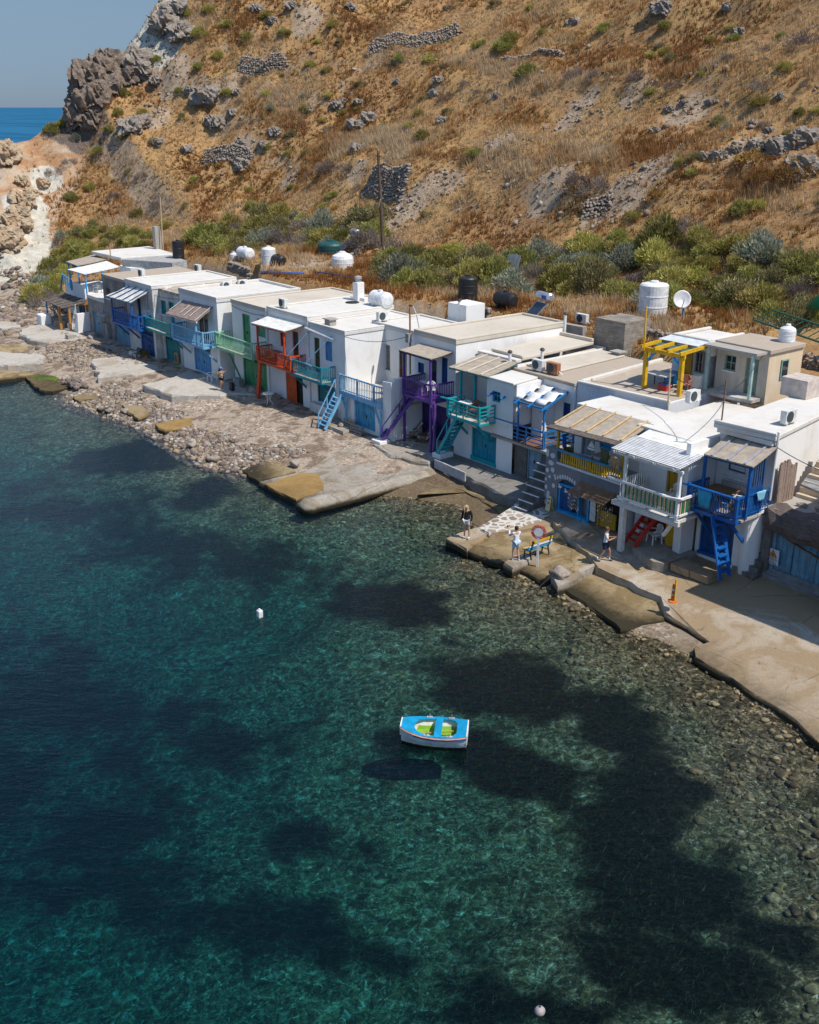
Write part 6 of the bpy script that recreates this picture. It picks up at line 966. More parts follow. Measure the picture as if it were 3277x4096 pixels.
# tanks
def tank_v(s, d, z, r, h, mat, label, dome=.18):
    t_ = thing('water_tank', label, 'water tank', (s, d, z), 'water tanks behind the houses'); MB().lathe((s, d, z), [(r * .98, 0), (r, .05), (r, h * .3), (r * 1.02, h * .31), (r * 1.02, h * .34), (r, h * .35), (r, h * .64), (r * 1.02, h * .65), (r * 1.02, h * .68), (r, h * .69), (r, h), (r * .9, h + dome * .5), (r * .35, h + dome)], 28).build('body', mat, t_, smooth=False); MB().lathe((s, d, z + h + dome - .02), [(r * .3, 0), (r * .3, .09), (r * .24, .12)], 18).build('lid', mat, t_); return t_
def tank_h(s, d, z, r, L_, mat, label, axis='s'):
    t_ = thing('water_tank', label, 'water tank', (s, d, z), 'water tanks behind the houses'); p_ = [(r * .55, -L_ / 2), (r * .9, -L_ / 2 + .08), (r, -L_ / 2 + .2), (r, -.1), (r * .97, -.09), (r * .97, .09), (r, .1), (r, L_ / 2 - .2), (r * .9, L_ / 2 - .08), (r * .55, L_ / 2)]; MB().lathe((s, d, z + r + .08), p_, 26, axis).build('body', mat, t_, smooth=False); MB().lathe((s, d, z + 2 * r + .05), [(r * .3, 0), (r * .3, .1), (r * .2, .12)], 14).build('lid', mat, t_); f = MB()
    for k in (-L_ * .28, L_ * .28): f.box(s + (k if axis == 's' else -r * .7) - .1 * (axis == 's'), s + (k if axis == 's' else r * .7) + .1 * (axis == 's'), d + (-r * .7 if axis == 's' else k - .1), d + (r * .7 if axis == 's' else k + .1), z - .1, z + r * .55)
    f.build('foot', mat, t_); return t_
tank_v(4.1, 18.2, gz(4.1, 18.2) - .1, .92, 2.0, TANKW, 'tall white upright water tank beside the satellite dish'); tank_v(-9.7, 14.4, 7.0, .70, 1.45, BLACKP, 'black upright water tank above the white block'); tank_h(-5.3, 14.0, 7.0, .52, 1.75, BLACKP, 'black lying water tank on feet behind the purple house roof'); tank_h(-10.85, 7.4, 6.9, .56, 1.8, TANKW, 'white lying water tank on the terrace house roof'); tank_h(-40.2, 13.6, gz(-40.2, 13.6), .55, 1.9, TANKW, 'dirty white lying water tank among the far shrubs'); tank_v(-35.5, 13.3, gz(-35.5, 13.3) - .1, .62, 1.5, TANKW, 'white upright water tank beside a black lying one'); tank_h(-34.2, 13.5, gz(-34.2, 13.5), .42, 1.5, BLACKP, 'small black lying water tank beside the white upright one'); tank_v(-42.0, 13.4, gz(-42, 13.4) - .1, .4, .5, TANKW, 'small white drum beside the far lying tank'); tank_v(18.2, 11.7, 8.76, .42, .55, TANKW, 'small white round tank on the cream house roof', .25); tank_v(-34.4, 19.3, gz(-34.4, 19.3) - .2, 1.25, 1.0, paint('green tank skin', (.01, .075, .075), .5, .3, (.05, .06, .05)), 'wide green water tank with dark cover among the shrubs', .35); tank_v(-28.3, 16.3, gz(-28.3, 16.3) - .4, .95, 1.1, TANKW, 'white domed tank half hidden in dry grass below the solar heater', .5); tank_v(-45.4, 9.4, 6.2, .55, 2.0, BLACKP, 'black barrel tank behind the grey corrugated shed roof', .05)
def text(par, org, body, size, mat, M_, name='lettering'):
    if not body: return
    c = bpy.data.curves.new(name, 'FONT'); c.body = body; c.size = size; c.align_x = 'CENTER'; c.align_y = 'CENTER'; c.extrude = .004; c.materials.append(mat); tmp = bpy.data.objects.new('tmp', c); COL.objects.link(tmp); dg = bpy.context.evaluated_depsgraph_get(); me = bpy.data.meshes.new_from_object(tmp.evaluated_get(dg)); bpy.data.objects.remove(tmp); o_ = bpy.data.objects.new(name, me); COL.objects.link(o_); o_.parent = par; o_.matrix_local = M_; return o_
def solar(s, d, z, label, word, rot=0):
    h = thing('solar_heater', label, 'solar heater', (s, d, z), 'solar water heaters', rot); MB().slab([(s - .62, d - .95, z + .25), (s + .62, d - .95, z + .25), (s + .62, d + .55, z + 1.6), (s - .62, d + .55, z + 1.6)], .08).build('panel_frame', STEEL, h); MB().slab([(s - .56, d - .90, z + .31), (s + .56, d - .90, z + .31), (s + .56, d + .50, z + 1.57), (s - .56, d + .50, z + 1.57)], .02).build('panel', PANEL, h)
    MB().lathe((s, d + .75, z + 1.95), [(.2, -.78), (.29, -.7), (.29, .7), (.2, .78)], 22, 's').build('cylinder', STEEL, h); MB().box(s + .05, s + .55, d + .445, d + .455, z + 1.85, z + 2.08).build('badge', paint('blue badge', (.03, .07, .35), .4, 0), h); text(h, None, word, .17, WHITEP, Matrix.Translation((.3, .43, 1.965)) @ Matrix.Rotation(PI / 2, 4, 'X'))
    for a in (-.5, .5): MB().bar((s + a, d + 1.0, z), (s + a, d + .75, z + 1.7), .05).build('leg', GALV, h); MB().bar((s + a, d - .9, z), (s + a, d - .9, z + .25), .05).build('leg', GALV, h)
solar(-32.2, 19.6, gz(-32.2, 19.6), 'solar water heater with steel cylinder standing in dry grass by the pole', 'LENTI', -.3); solar(-1.3, 12.9, 6.4, 'solar water heater tilted behind the purple house roof', 'HELIO' if False else '', -.2)
h = thing('satellite_dish', 'large white satellite dish on a blue stand behind the annex', 'satellite dish', (6.3, 18.6, gz(6.3, 18.6))); z0 = gz(6.3, 18.6); d_ = MB(); n = 24; ctr = Vector((6.3, 18.3, z0 + 1.35)); nrm = Vector((.75, -.6, .28)).normalized(); u_ = nrm.cross(Vector((0, 0, 1))).normalized(); v_ = u_.cross(nrm)
rings = [(0, .12), (.25, .095), (.48, .035), (.56, 0), (.56, -.03), (.48, .01), (0, .09)]; d_.add([tuple(ctr - nrm * b_ + (u_ * math.cos(k * 2 * PI / n) + v_ * math.sin(k * 2 * PI / n)) * a) for a, b_ in rings for k in range(n)], [(i * n + k, i * n + (k + 1) % n, (i + 1) * n + (k + 1) % n, (i + 1) * n + k) for i in range(len(rings) - 1) for k in range(n)]); d_.build('reflector', TANKW, h, smooth=True); MB().bar((6.3, 18.6, z0 - .2), (6.3, 18.45, z0 + 1.25), .1).build('mast', BRIGHTB, h); MB().bar(ctr - v_ * .5, ctr + nrm * .6 - v_ * .1, .04).build('feed_arm', GALV, h); MB().lathe(tuple(ctr + nrm * .6 - v_ * .1), [(.06, -.06), (.06, .06)], 10).build('feed_horn', PVC, h)
# poles, masts, chimneys
def pole(name, p, q, r, mat, label, cat, **k): return MB().tube([p, q], r, 10).build(name, mat, org=p, label=label, category=cat, **k)
z0 = gz(-27.6, 20.2); h = thing('utility_pole', 'tall leaning wooden pole on the slope below the bank wall', 'pole', (-27.6, 20.2, z0)); MB().tube([(-27.6, 20.2, z0 - .5), (-28.0, 20.0, z0 + 8.6)], [.17, .11], 10).build('shaft', paint('tarred wood pole', (.12, .075, .05), .9, .3, grain=(12, 12, .5)), h); MB().bar((-28.2, 19.9, z0 + 8.3), (-27.7, 20.1, z0 + 8.3), .07).build('bracket', IRON, h); MB().bar((-27.9, 19.95, z0 + 4.1), (-27.6, 19.9, z0 + 4.8), .05).build('conduit', PVC, h)
h = thing('roof_mast', 'rusty roof mast with cables at the purple house corner', 'mast', (-1.75, 3.0, 5.0)); MB().tube([(-1.75, 2.86, 4.6), (-1.75, 2.84, 8.75)], .055, 8).build('pipe', paint('rusty pipe', (.30, .17, .09), .8, .3), h); MB().box(-1.9, -1.6, 2.6, 2.85, 6.6, 7.15).build('junction_box', paint('grey box', (.3, .29, .27), .7, .3), h)
h = thing('lamp_post', 'thin swan neck roof lamp leaning over the terrace house', 'lamp', (-2.3, 4.0, 6.9)); MB().tube([(-2.3, 4.1, 6.8), (-2.7, 4.1, 8.0), (-3.1, 4.1, 8.5)], .03, 6).build('stem', GALV, h); MB().blob((-3.25, 4.1, 8.47), .22, .1, .06, 2, .02).build('lamp_head', IRON, h)
pole('antenna_pole', (22.0, 1.5, 6.9), (22.05, 1.45, 9.0), .035, paint('rusty thin pole', (.22, .12, .08), .8, .3), 'thin rusty antenna pole at the blue house roof edge', 'pole'); pole('antenna_pole', (16.55, 4.75, 4.2), (16.5, 4.7, 8.0), .045, paint('weathered bamboo', (.45, .36, .25), .9, .3), 'pale wooden pole tied to the roof terrace corner', 'pole'); pole('drain_pipe', (24.66, 1.75, 4.2), (24.72, 1.72, 7.25), .06, PVC, 'white drain pipe at the corner of the blue house', 'pipe'); pole('antenna_pole', (-52.8, 11.4, 6.3), (-53.0, 11.6, 11.6), .05, paint('tan mast', (.5, .4, .27), .8, .2), 'tall thin tan mast behind the end house roof', 'mast')
MB().box(-53.9, -53.3, 10.9, 11.5, 6, 8.8).build('concrete_post', CEM, org=(-53.6, 11.2, 6), label='square concrete post beside the tan mast', category='post'); pole('lamp_bracket', (-51.6, 5.3, 6.5), (-51.6, 5.3, 7.7), .05, paint('rust bracket', (.34, .22, .13), .8, .2), 'rusty bent pipe standing on the end house roof', 'pipe')
for s, d, z, hh, lab in ((5.0, 13.6, 6.3, 1.7, 'white chimney pipe standing at the rear of the cement roof'), (2.57, 11.75, 6.4, 1.5, 'white vent pipe behind the turquoise house roof'), (5.55, 4.3, 6.0, 1.0, 'white flue with dark cap beside the beige awning'), (6.9, 5.5, 6.2, 1.0, 'white bent flue between two air conditioners'), (-3.9, 8.6, 6.3, 1.9, 'thin white pipe at the white block corner')): h = thing('vent_pipe', lab, 'chimney pipe', (s, d, z)); MB().tube([(s, d, z), (s, d, z + hh)], .09, 10).build('pipe', PVC, h); MB().lathe((s, d, z + hh), [(.13, 0), (.15, .05), (.08, .14)], 12).build('cap', IRON, h)
h = thing('chimney', 'square white chimney with metal cowl at the orange house roof', 'chimney', (-13.7, 7.6, 6.8)); MB().box(-14.05, -13.45, 7.3, 7.9, 6.8, 8.35).build('stack', WHITE, h, bevel=.03); MB().lathe((-13.75, 7.6, 8.35), [(.2, 0), (.2, .2), (.26, .22), (.26, .38), (.1, .45)], 16).build('cowl', GALV, h); o_ = MB().box(-13.42, -12.9, 7.5, 8.0, 6.8, 7.3); o_.build('hood_block', WHITE, h)
for s, d, z, hh, lab in ((-8.5, 1.6, 6.8, .35, 'small cowled vent on the teal house roof corner'), (7.5, 11.2, 6.2, .25, 'low cement hatch on the cement roof')): MB().box(s - .3, s + .3, d - .25, d + .25, z, z + hh).box(s - .4, s + .4, d - .35, d + .35, z + hh + .003, z + hh + .07).build('roof_vent', CEM, org=(s, d, z), label=lab, category='vent')
# blocks and walls behind
MB().box(4.9, 7.3, 11.9, 14.2, 5.9, 8.05).build('cement_block', paint('board marked cement', (.27, .235, .195), .9, .35, (.38, .34, .3), grain=(.8, .8, 14), bumps=.5), org=(6, 13, 6), label='big board marked cement cistern block behind the cement roof', category='cistern', ) ; MB().prism([(-4.9, 8.5), (-3.2, 8.6), (-3.2, 10.2), (-5.0, 10.2)], 6, 8.0).build('white_block', WHITE, org=(-4, 9, 6), label='white cubic stair block behind the purple house', category='block'); MB().box(20.6, 22.0, 7.9, 9.2, 7.07, 7.95).build('water_box', paint('pinkish cement box', (.52, .45, .40), .85, .2), org=(21.3, 8.5, 7), label='pinkish box standing on the blue house roof', category='box')
MB().prism([(-2.4, 12.05), (3.4, 12.5), (3.4, 12.9), (-2.4, 12.45)], 5.5, 7.15).build('retaining_wall', CEM, org=(0, 12.3, 6), label='low grey retaining wall behind the purple and turquoise houses', category='wall'); MB().slab([(-12.6, 20.3, gz(-12, 20.5) + .0), (-11.0, 20.3, gz(-12, 20.5)), (-11.1, 20.9, gz(-12, 20.5) + 1.7), (-12.4, 20.9, gz(-12, 20.5) + 1.7)], .08).build('metal_sheet', paint('grey sheet', (.36, .36, .35), .6, .3, grain=(10, 1, 1)), org=(-12, 20.5, 7), label='pale grey sheet leaning against the shrubs', category='sheet'); h = thing('roof_shed', 'low rust red sided shed with cement lid behind the turquoise house', 'shed', (1.2, 11.4, 6.6)); MB().box(.2, 2.3, 10.9, 11.9, 6.64, 7.0).build('wall', RUST, h); MB().box(.1, 2.4, 10.8, 12.0, 7.003, 7.05).build('roof', CEM, h)
h = thing('ladder', 'green metal ladder lying on the rubble wall past the cream house', 'ladder', (14, 16, 7.6)); a = MB(); a.bar((10.8, 19.5, 7.9), (19.0, 14.5, 8.3), .09); a.bar((11.6, 20.2, 8.5), (19.6, 15.2, 8.9), .09); [a.bar(Vector((10.8, 19.5, 7.9)).lerp(Vector((19, 14.5, 8.3)), k / 11), Vector((11.6, 20.2, 8.5)).lerp(Vector((19.6, 15.2, 8.9)), k / 11), .05) for k in range(12)]; a.build('ladder_frame', paint('dark green metal', (.02, .12, .08), .5, .25), h); MB().slab([(11.9, 23.2, 8.4), (13.1, 22.6, 8.4), (15.6, 20.8, 10.6), (14.6, 21.6, 10.6)], .12).build('green_plank', paint('bright green board', (.0, .28, .12), .5, .2), org=(13, 22, 8.4), label='bright green board propped above the ladder', category='board')
MB().tube([(-31, 9.9, 6.9), (-28.5, 10.8, 7.0), (-27.4, 11.8, 7.0)], .16, 8).build('blue_pipe', paint('blue hose', (.03, .12, .38), .5, .2), org=(-30, 10, 6.9), label='thick blue pipe lying at the back of the crackled roof', category='pipe'); MB().tube([(-26.8, 12.4, 7.2), (-24.5, 12.6, 7.3), (-22.0, 12.9, 7.2), (-20.5, 12.2, 6.9)], .06, 6).build('hose', paint('dark blue hose', (.03, .08, .22), .5, .2), org=(-24, 12, 7), label='dark blue hose snaking down the bank', category='hose')
MB().lathe((-13.1, 6.6, 7.1), [(.45, 0), (.5, .03), (.42, .05), (.40, .02)], 20).build('hose_coil', BLACKP, org=(-13, 6.6, 7.1), label='coiled black hose on the white roof by the chimney', category='hose'); MB().box(13.3, 14.1, 8.4, 9.0, 6.25, 6.75).build('blue_basin', BRIGHTB, org=(13.7, 8.7, 6.2), label='bright blue tub on the roof terrace behind the pergola', category='tub', ) ; MB().slab([(24.75, 3.9, 4.5), (29, 3.4, 4.2), (29, 6, 5.6), (24.4, 6.2, 5.6)], .06).build('shed_sheet', paint('grey roofing sheet', (.30, .31, .31), .7, .3, grain=(1, 8, 1)), org=(26, 5, 4.5), label='grey roofing sheet with pale blue edge above the old boathouse', category='sheet')
r = MB(); rr = random.Random(2)
for i in range(14): x, y = rr.uniform(25.6, 28.5), rr.uniform(2.6, 4.2); r.blob((x, y, 4.05), rr.uniform(.15, .5), rr.uniform(.1, .3), rr.uniform(.08, .2), 1, .2, i)
r.build('rubble', M_DRY, org=(26, 3, 4), label='heap of broken masonry on the old boathouse roof', category='rubble'); MB().blob((27.2, 3.2, 4.15), .9, .4, .3, 3, .2, 3).build('tarpaulin', paint('dark green tarpaulin', (.03, .045, .04), .8, .3), org=(27, 3.2, 4), label='crumpled dark tarpaulin on the old boathouse roof', category='tarpaulin')
rs = MB(); rr = random.Random(9)
for i in range(16): y = 2.06 + i * .078; rs.bar((24.80 + rr.uniform(-.02, .02), y, 3.75), (24.80, y + rr.uniform(-.03, .03), 5.85 - .3 * (i > 9) + rr.uniform(-.12, .1)), .08)
rs.build('reed_screen', REED, org=(24.8, 2.6, 3.75), label='ragged reed screen standing against the blue house side wall', category='screen'); st = MB()
for i in range(11): st.box(24.75, 26.2, 3.3 + i * .26, 6.5, 3.9 + (i - 1) * .24 if i else 3.2, 3.9 + i * .24)
st.build('outside_stair', paint('beige stair', (.56, .46, .34), .9, .35, (.40, .26, .16)), org=(25.4, 3.3, 3.9), label='beige outside stair climbing beside the blue house side wall', category='stair'); st = MB(); rr = random.Random(12)
for i in range(9): st.prism([(23.7 + i * .12, 1.0 + i * .22), (24.95 + i * .01, .75 + i * .22), (25.1, 3.6), (24.2, 3.6)], .4, 1.0 + i * .27)
st.build('rock_stair', concrete('rock steps', (.16, .15, .135), (.29, .27, .245), (.12, .11, .09), k=.4, sc=1.2), org=(24.4, 1, .9), label='worn rock steps between the white buttress and the old boathouse', category='stair', )
MB().box(21.9, 22.9, -1.0, -.1, .7, 1.03).build('stone_slab', QP, org=(22.4, -.5, .9), label='flat pale doorstep slab below the deep blue boat garage', category='slab'); MB().box(22.92, 23.9, -.95, -.05, .7, 1.02).build('stone_slab', QP, org=(23.4, -.5, .9), label='second pale doorstep slab at the foot of the blue ladder', category='slab'); MB().prism([(19.6, -.9), (21.3, -1.5), (21.75, -1.3), (21.8, .9), (18.5, .9)], .6, 1.06).build('doorstep', QG, org=(20.5, -.5, .9), label='rounded concrete step before the red boat garage', category='step', ) ; MB().prism([(4.0, .1), (6.9, -.1), (6.9, 0), (4.0, .22)], .6, 1.12).build('plank_fence', paint('white wash planks', (.36, .37, .39), .7, .35), org=(5, -.2, .9), label='low pale plank edging along the dark walkway', category='edging')
# furniture
def chair(s, d, z, label, mat, rot=0, kind='plastic'):
    h = thing('chair', label, 'chair', (s, d, z), None, rot); C_ = lambda *a: (s + a[0], d + a[1], z + a[2])
    if kind == 'deck':
        MB().slab([C_(-.26, -.45, .42), C_(.26, -.45, .42), C_(.26, .1, .28), C_(-.26, .1, .28)], .02).build('seat', CANV, h); MB().slab([C_(-.26, .1, .28), C_(.26, .1, .28), C_(.26, .55, 1.02), C_(-.26, .55, 1.02)], .02).build('backrest', CANV, h)
        for x in (-.29, .29):
            f = MB(); f.bar(C_(x, -.5, .42), C_(x, .15, .02), .04); f.bar(C_(x, -.1, .3), C_(x, .58, 1.04), .04); f.bar(C_(x, .5, .0), C_(x, -.35, .45), .04); f.build('leg', mat, h); MB().bar(C_(x, -.3, .52), C_(x, .25, .52), .05).build('armrest', mat, h)
    else:
        MB().box(s - .24, s + .24, d - .24, d + .22, z + .42, z + .46).build('seat', mat, h, bevel=.02); b = MB(); [b.bar(C_(x, .22, .46), C_(x * 1.1, .3, .86 - abs(x) * .25), .045, .02) for x in (-.2, -.12, -.04, .04, .12, .2)]; b.bar(C_(-.24, .26, .72), C_(-.12, .31, .86), .05); b.bar(C_(-.12, .31, .86), C_(.12, .31, .86), .05); b.bar(C_(.12, .31, .86), C_(.24, .26, .72), .05); b.build('backrest', mat, h)
        for x in (-.25, .25): MB().tube([C_(x, .24, .6), C_(x * 1.1, -.1, .66), C_(x, -.24, .6)], .025).build('armrest', mat, h)
        for x, y in ((-.23, -.23), (.23, -.23), (-.23, .23), (.23, .23)): MB().bar(C_(x * 1.1, y * 1.1, 0), C_(x, y, .44), .045).build('leg', mat, h)
    return h
RW = paint('red brown wood', (.20, .07, .03), .5, .2); chair(19.9, .25, 1.06, 'white plastic armchair before the red boat garage', WHITEP, -.3); chair(-.45, 2.1, .93, 'canvas deck chair near the blue side door under the purple balcony', RW, -.5, 'deck'); chair(.65, 2.1, .93, 'canvas deck chair in front of the dark purple garage', RW, -.5, 'deck'); chair(-31.7, -1.7, .94, 'dark thin metal armchair by the royal blue garage', IRON, .3); chair(-20.9, -.7, 1.0, 'white plastic chair at the light blue house corner', WHITEP, .2); chair(15.45, 7.3, 6.21, 'folding director chair with faded red canvas on the roof terrace', paint('faded red canvas', (.42, .15, .11), .8, .2), .4); chair(21.9, .35, 3.69, 'white canvas chair at the blue veranda table', CANV, 2.6); chair(5.6, 1.7, 3.72, 'dark wooden chair on the turquoise balcony', RW, .6); chair(21.5, .3, 3.28, 'white chair on the pergola balcony near the blue house', WHITEP, .4); chair(20.9, .3, 3.28, 'white chair on the pergola balcony by the mustard door', WHITEP, .4); chair(-46.6, 1.6, 4.06, 'grey folding chair under the white canopy of the end house', GALV, .5); chair(1.6, 1.8, 4.03, 'white garden chair on the purple balcony', WHITEP, .9)
def table(s, d, z, a, b_, h_, top, leg, label, rot=0, cross=False):
    h = thing('table', label, 'table', (s, d, z), None, rot); MB().box(s - a, s + a, d - b_, d + b_, z + h_ - .05, z + h_).build('tabletop', top, h)
    for i, j in ((-1, -1), (1, -1), (-1, 1), (1, 1)): MB().bar((s + i * a * .85, d + j * b_ * .85 * (-1 if cross else 1), z), (s + i * a * .85, d + j * b_ * .85, z + h_ - .052), .07 if cross else .04).build('leg', leg, h)
    return h
table(22.9, .85, 3.69, .62, .38, .74, TABLEW, WHITEP, 'brown topped picnic table with crossed white legs on the blue veranda', 0, True); table(13.9, 7.2, 6.21, .7, .4, .74, OFFW, IRON, 'white topped table under the yellow pergola'); table(4.9, 1.7, 3.72, .4, .32, .72, OFFW, GALV, 'small white table on the turquoise balcony'); table(.7, 1.9, 4.03, .35, .35, .72, OFFW, WHITEP, 'small white table on the purple balcony'); table(15.9, .9, 3.46, .5, .35, .7, paint('mosaic top', (.42, .36, .3), .6, .4), RW, 'small mosaic topped table on the yellow balcony'); table(-13.2, 0.2, 3.73, .4, .3, .72, RW, RW, 'dark wooden table on the orange balcony')
h = thing('garden_table', 'round white bistro table on curled iron legs below the orange balcony', 'table', (-12.95, -.65, .97)); MB().lathe((-12.95, -.65, 1.68), [(.40, 0), (.42, .02), (.42, .05), (.3, .06)], 22).build('tabletop', OFFW, h); [MB().tube([(-12.95 + .32 * math.cos(a), -.65 + .32 * math.sin(a), .97), (-12.95 + .1 * math.cos(a), -.65 + .1 * math.sin(a), 1.3), (-12.95 + .26 * math.cos(a), -.65 + .26 * math.sin(a), 1.67)], .022).build('leg', WHITEP, h) for a in (.6, 2.2, 3.7, 5.3)]
h = thing('garden_bench', 'white slatted settle with striped cushion against the blue veranda wall', 'bench', (22.9, 1.6, 3.69)); MB().box(22.2, 23.7, 1.3, 1.75, 4.05, 4.12).build('seat', WHITEP, h); b = MB(); [b.box(22.22 + i * .125, 22.29 + i * .125, 1.72, 1.76, 4.12, 4.65) for i in range(12)]; b.box(22.2, 23.7, 1.7, 1.77, 4.65, 4.72); b.build('backrest', WHITEP, h); cu = MB(); [cu.box(22.25 + i * .16, 22.40 + i * .16, 1.62, 1.70, 4.15, 4.5) for i in range(9)]; cu.build('cushion', paint('striped cushion', (.42, .40, .38), .9, .5, (.18, .17, .18)), h); [MB().box(x, x + .06, 1.3, 1.76, 3.69, 4.05).build('leg', WHITEP, h) for x in (22.2, 23.64)]
h = thing('painted_bench', 'iron framed bench with yellow, white and blue slats behind the round sign', 'bench', (17.0, -4.3, .55)); zb = .56
for x, z, m_ in ((16.62, .44, YELLOW), (16.76, .45, TURQ), (16.90, .44, BRIGHTB)): MB().box(x - .05, x + .05, -5.0, -3.55, zb + z, zb + z + .035).build('seat_slat', m_, h)
for x, z, m_ in ((17.0, .56, BRIGHTB), (17.04, .70, WHITEP), (17.08, .86, YELLOW)): MB().box(x - .02, x + .02, -5.0, -3.55, zb + z - .055, zb + z + .055).build('back_slat', m_, h)
for y in (-4.85, -3.7): f = MB(); f.bar((16.58, y, zb), (16.62, y, zb + .42), .05); f.bar((16.6, y, zb + .42), (16.98, y, zb + .42), .05); f.bar((17.05, y, zb), (16.95, y, zb + .42), .05); f.bar((16.97, y, zb + .42), (17.13, y, zb + .95), .05); f.bar((16.6, y, zb + .2), (17.0, y, zb + .25), .03); f.build('leg', IRON, h)
# round sign on a white post
h = thing('round_sign', 'red ring sign with blue centre on a white post beside the bench', 'sign', (17.35, -4.75, .74)); MB().bar((17.35, -4.75, .3), (17.35, -4.75, 1.75), .1, .07).build('post', WHITEP, h); ang = math.radians(20); ring = MB(); ring.lathe((17.35, -4.75, 2.02), [(.2, -.03), (.2, .03), (.34, .03), (.34, -.03), (.2, -.03)], 36, 'y'); ring.build('ring', paint('life ring red', (.62, .06, .025), .5, .12), h); MB().lathe((17.35, -4.75, 2.02), [(.195, -.015), (.195, .015)], 32, 'y').build('disc', paint('sea blue disc', (.02, .32, .46), .5, .3, (.25, .42, .42)), h); MB().lathe((17.35, -4.75, 2.02), [(.2, -.036), (.212, -.036), (.212, -.02), (.2, -.02)], 32, 'y').build('rim', WHITEP, h)
for i, ch in enumerate('DILIPYSIO'): a = math.radians(172 - i * 21.5); text(h, None, ch, .12, WHITEP, Matrix.Translation((.272 * math.cos(a), -.036, 1.28 + .272 * math.sin(a))) @ Matrix.Rotation(PI / 2, 4, 'X') @ Matrix.Rotation(a - PI / 2, 4, 'Z'))
for i, ch in enumerate('IN FARE'): a = math.radians(238 + i * 12); text(h, None, ch, .09, WHITEP, Matrix.Translation((.272 * math.cos(a), -.036, 1.28 + .272 * math.sin(a))) @ Matrix.Rotation(PI / 2, 4, 'X') @ Matrix.Rotation(a + PI / 2, 4, 'Z')) if ch != ' ' else None
h.rotation_euler = (0, 0, ANG + .62)
# warning sign, wet floor sign, cone
h = thing('warning_sign', 'white warning board with yellow triangle on the old boathouse door', 'sign', (25.3, 1.55, 1.55)); MB().box(25.02, 25.6, 1.5, 1.52, 1.5, 2.2).build('board', paint('sign white', (.62, .64, .66), .5, .1), h); MB().vprism([(25.1, 1.84), (25.52, 1.84), (25.31, 2.17)], 1.49, 1.499).build('triangle_border', REDC, h); MB().vprism([(25.17, 1.88), (25.45, 1.88), (25.31, 2.10)], 1.482, 1.489).build('triangle', YELLOW, h); MB().vprism([(25.27, 1.91), (25.37, 1.91), (25.33, 2.0), (25.29, 2.0)], 1.474, 1.481).build('pictogram', IRON, h); tx = MB(); [tx.box(25.31 - w_, 25.31 + w_, 1.494, 1.499, z, z + .022) for z, w_ in ((1.79, .17), (1.74, .24), (1.69, .22), (1.62, .12), (1.57, .2), (1.53, .22))]; tx.build('text_line', paint('grey print', (.12, .13, .15), .6, 0), h)
h = thing('floor_sign', 'pale yellow folding floor sign by the bright blue doorway', 'sign', (13.6, -.25, .95)); YF = paint('pale yellow plastic', (.62, .54, .27), .5, .15); MB().slab([(13.43, -.42, .96), (13.77, -.42, .96), (13.70, -.25, 1.68), (13.50, -.25, 1.68)], .02).build('front_panel', YF, h); MB().slab([(13.43, -.08, .96), (13.77, -.08, .96), (13.70, -.25, 1.68), (13.50, -.25, 1.68)], .02).build('back_panel', YF, h); MB().vprism([(13.53, 1.3), (13.67, 1.3), (13.6, 1.42)], -.36, -.355).build('triangle', REDC, h); MB().vprism([(13.53, 1.52), (13.67, 1.52), (13.67, 1.58), (13.53, 1.58)], -.315, -.31).build('black_label', IRON, h)
h = thing('traffic_bollard', 'orange and yellow striped bollard standing on the quay edge', 'bollard', (24.4, -3.95, .97)); MB().lathe((24.4, -3.95, .97), [(.2, 0), (.2, .04), (.08, .07), (.06, .75), (.03, .8)], 16).build('body', paint('orange plastic', (.65, .14, .02), .5, .1), h); [MB().lathe((24.4, -3.95, .97 + z), [(r_, 0), (r_ - .004, .08)], 16).build('band', WHITEP, h) for z, r_ in ((.3, .074), (.5, .069))]; MB().box(24.48, 24.53, -4.0, -3.95, .97, 2.0).build('yellow_strip', YELLOW, h)
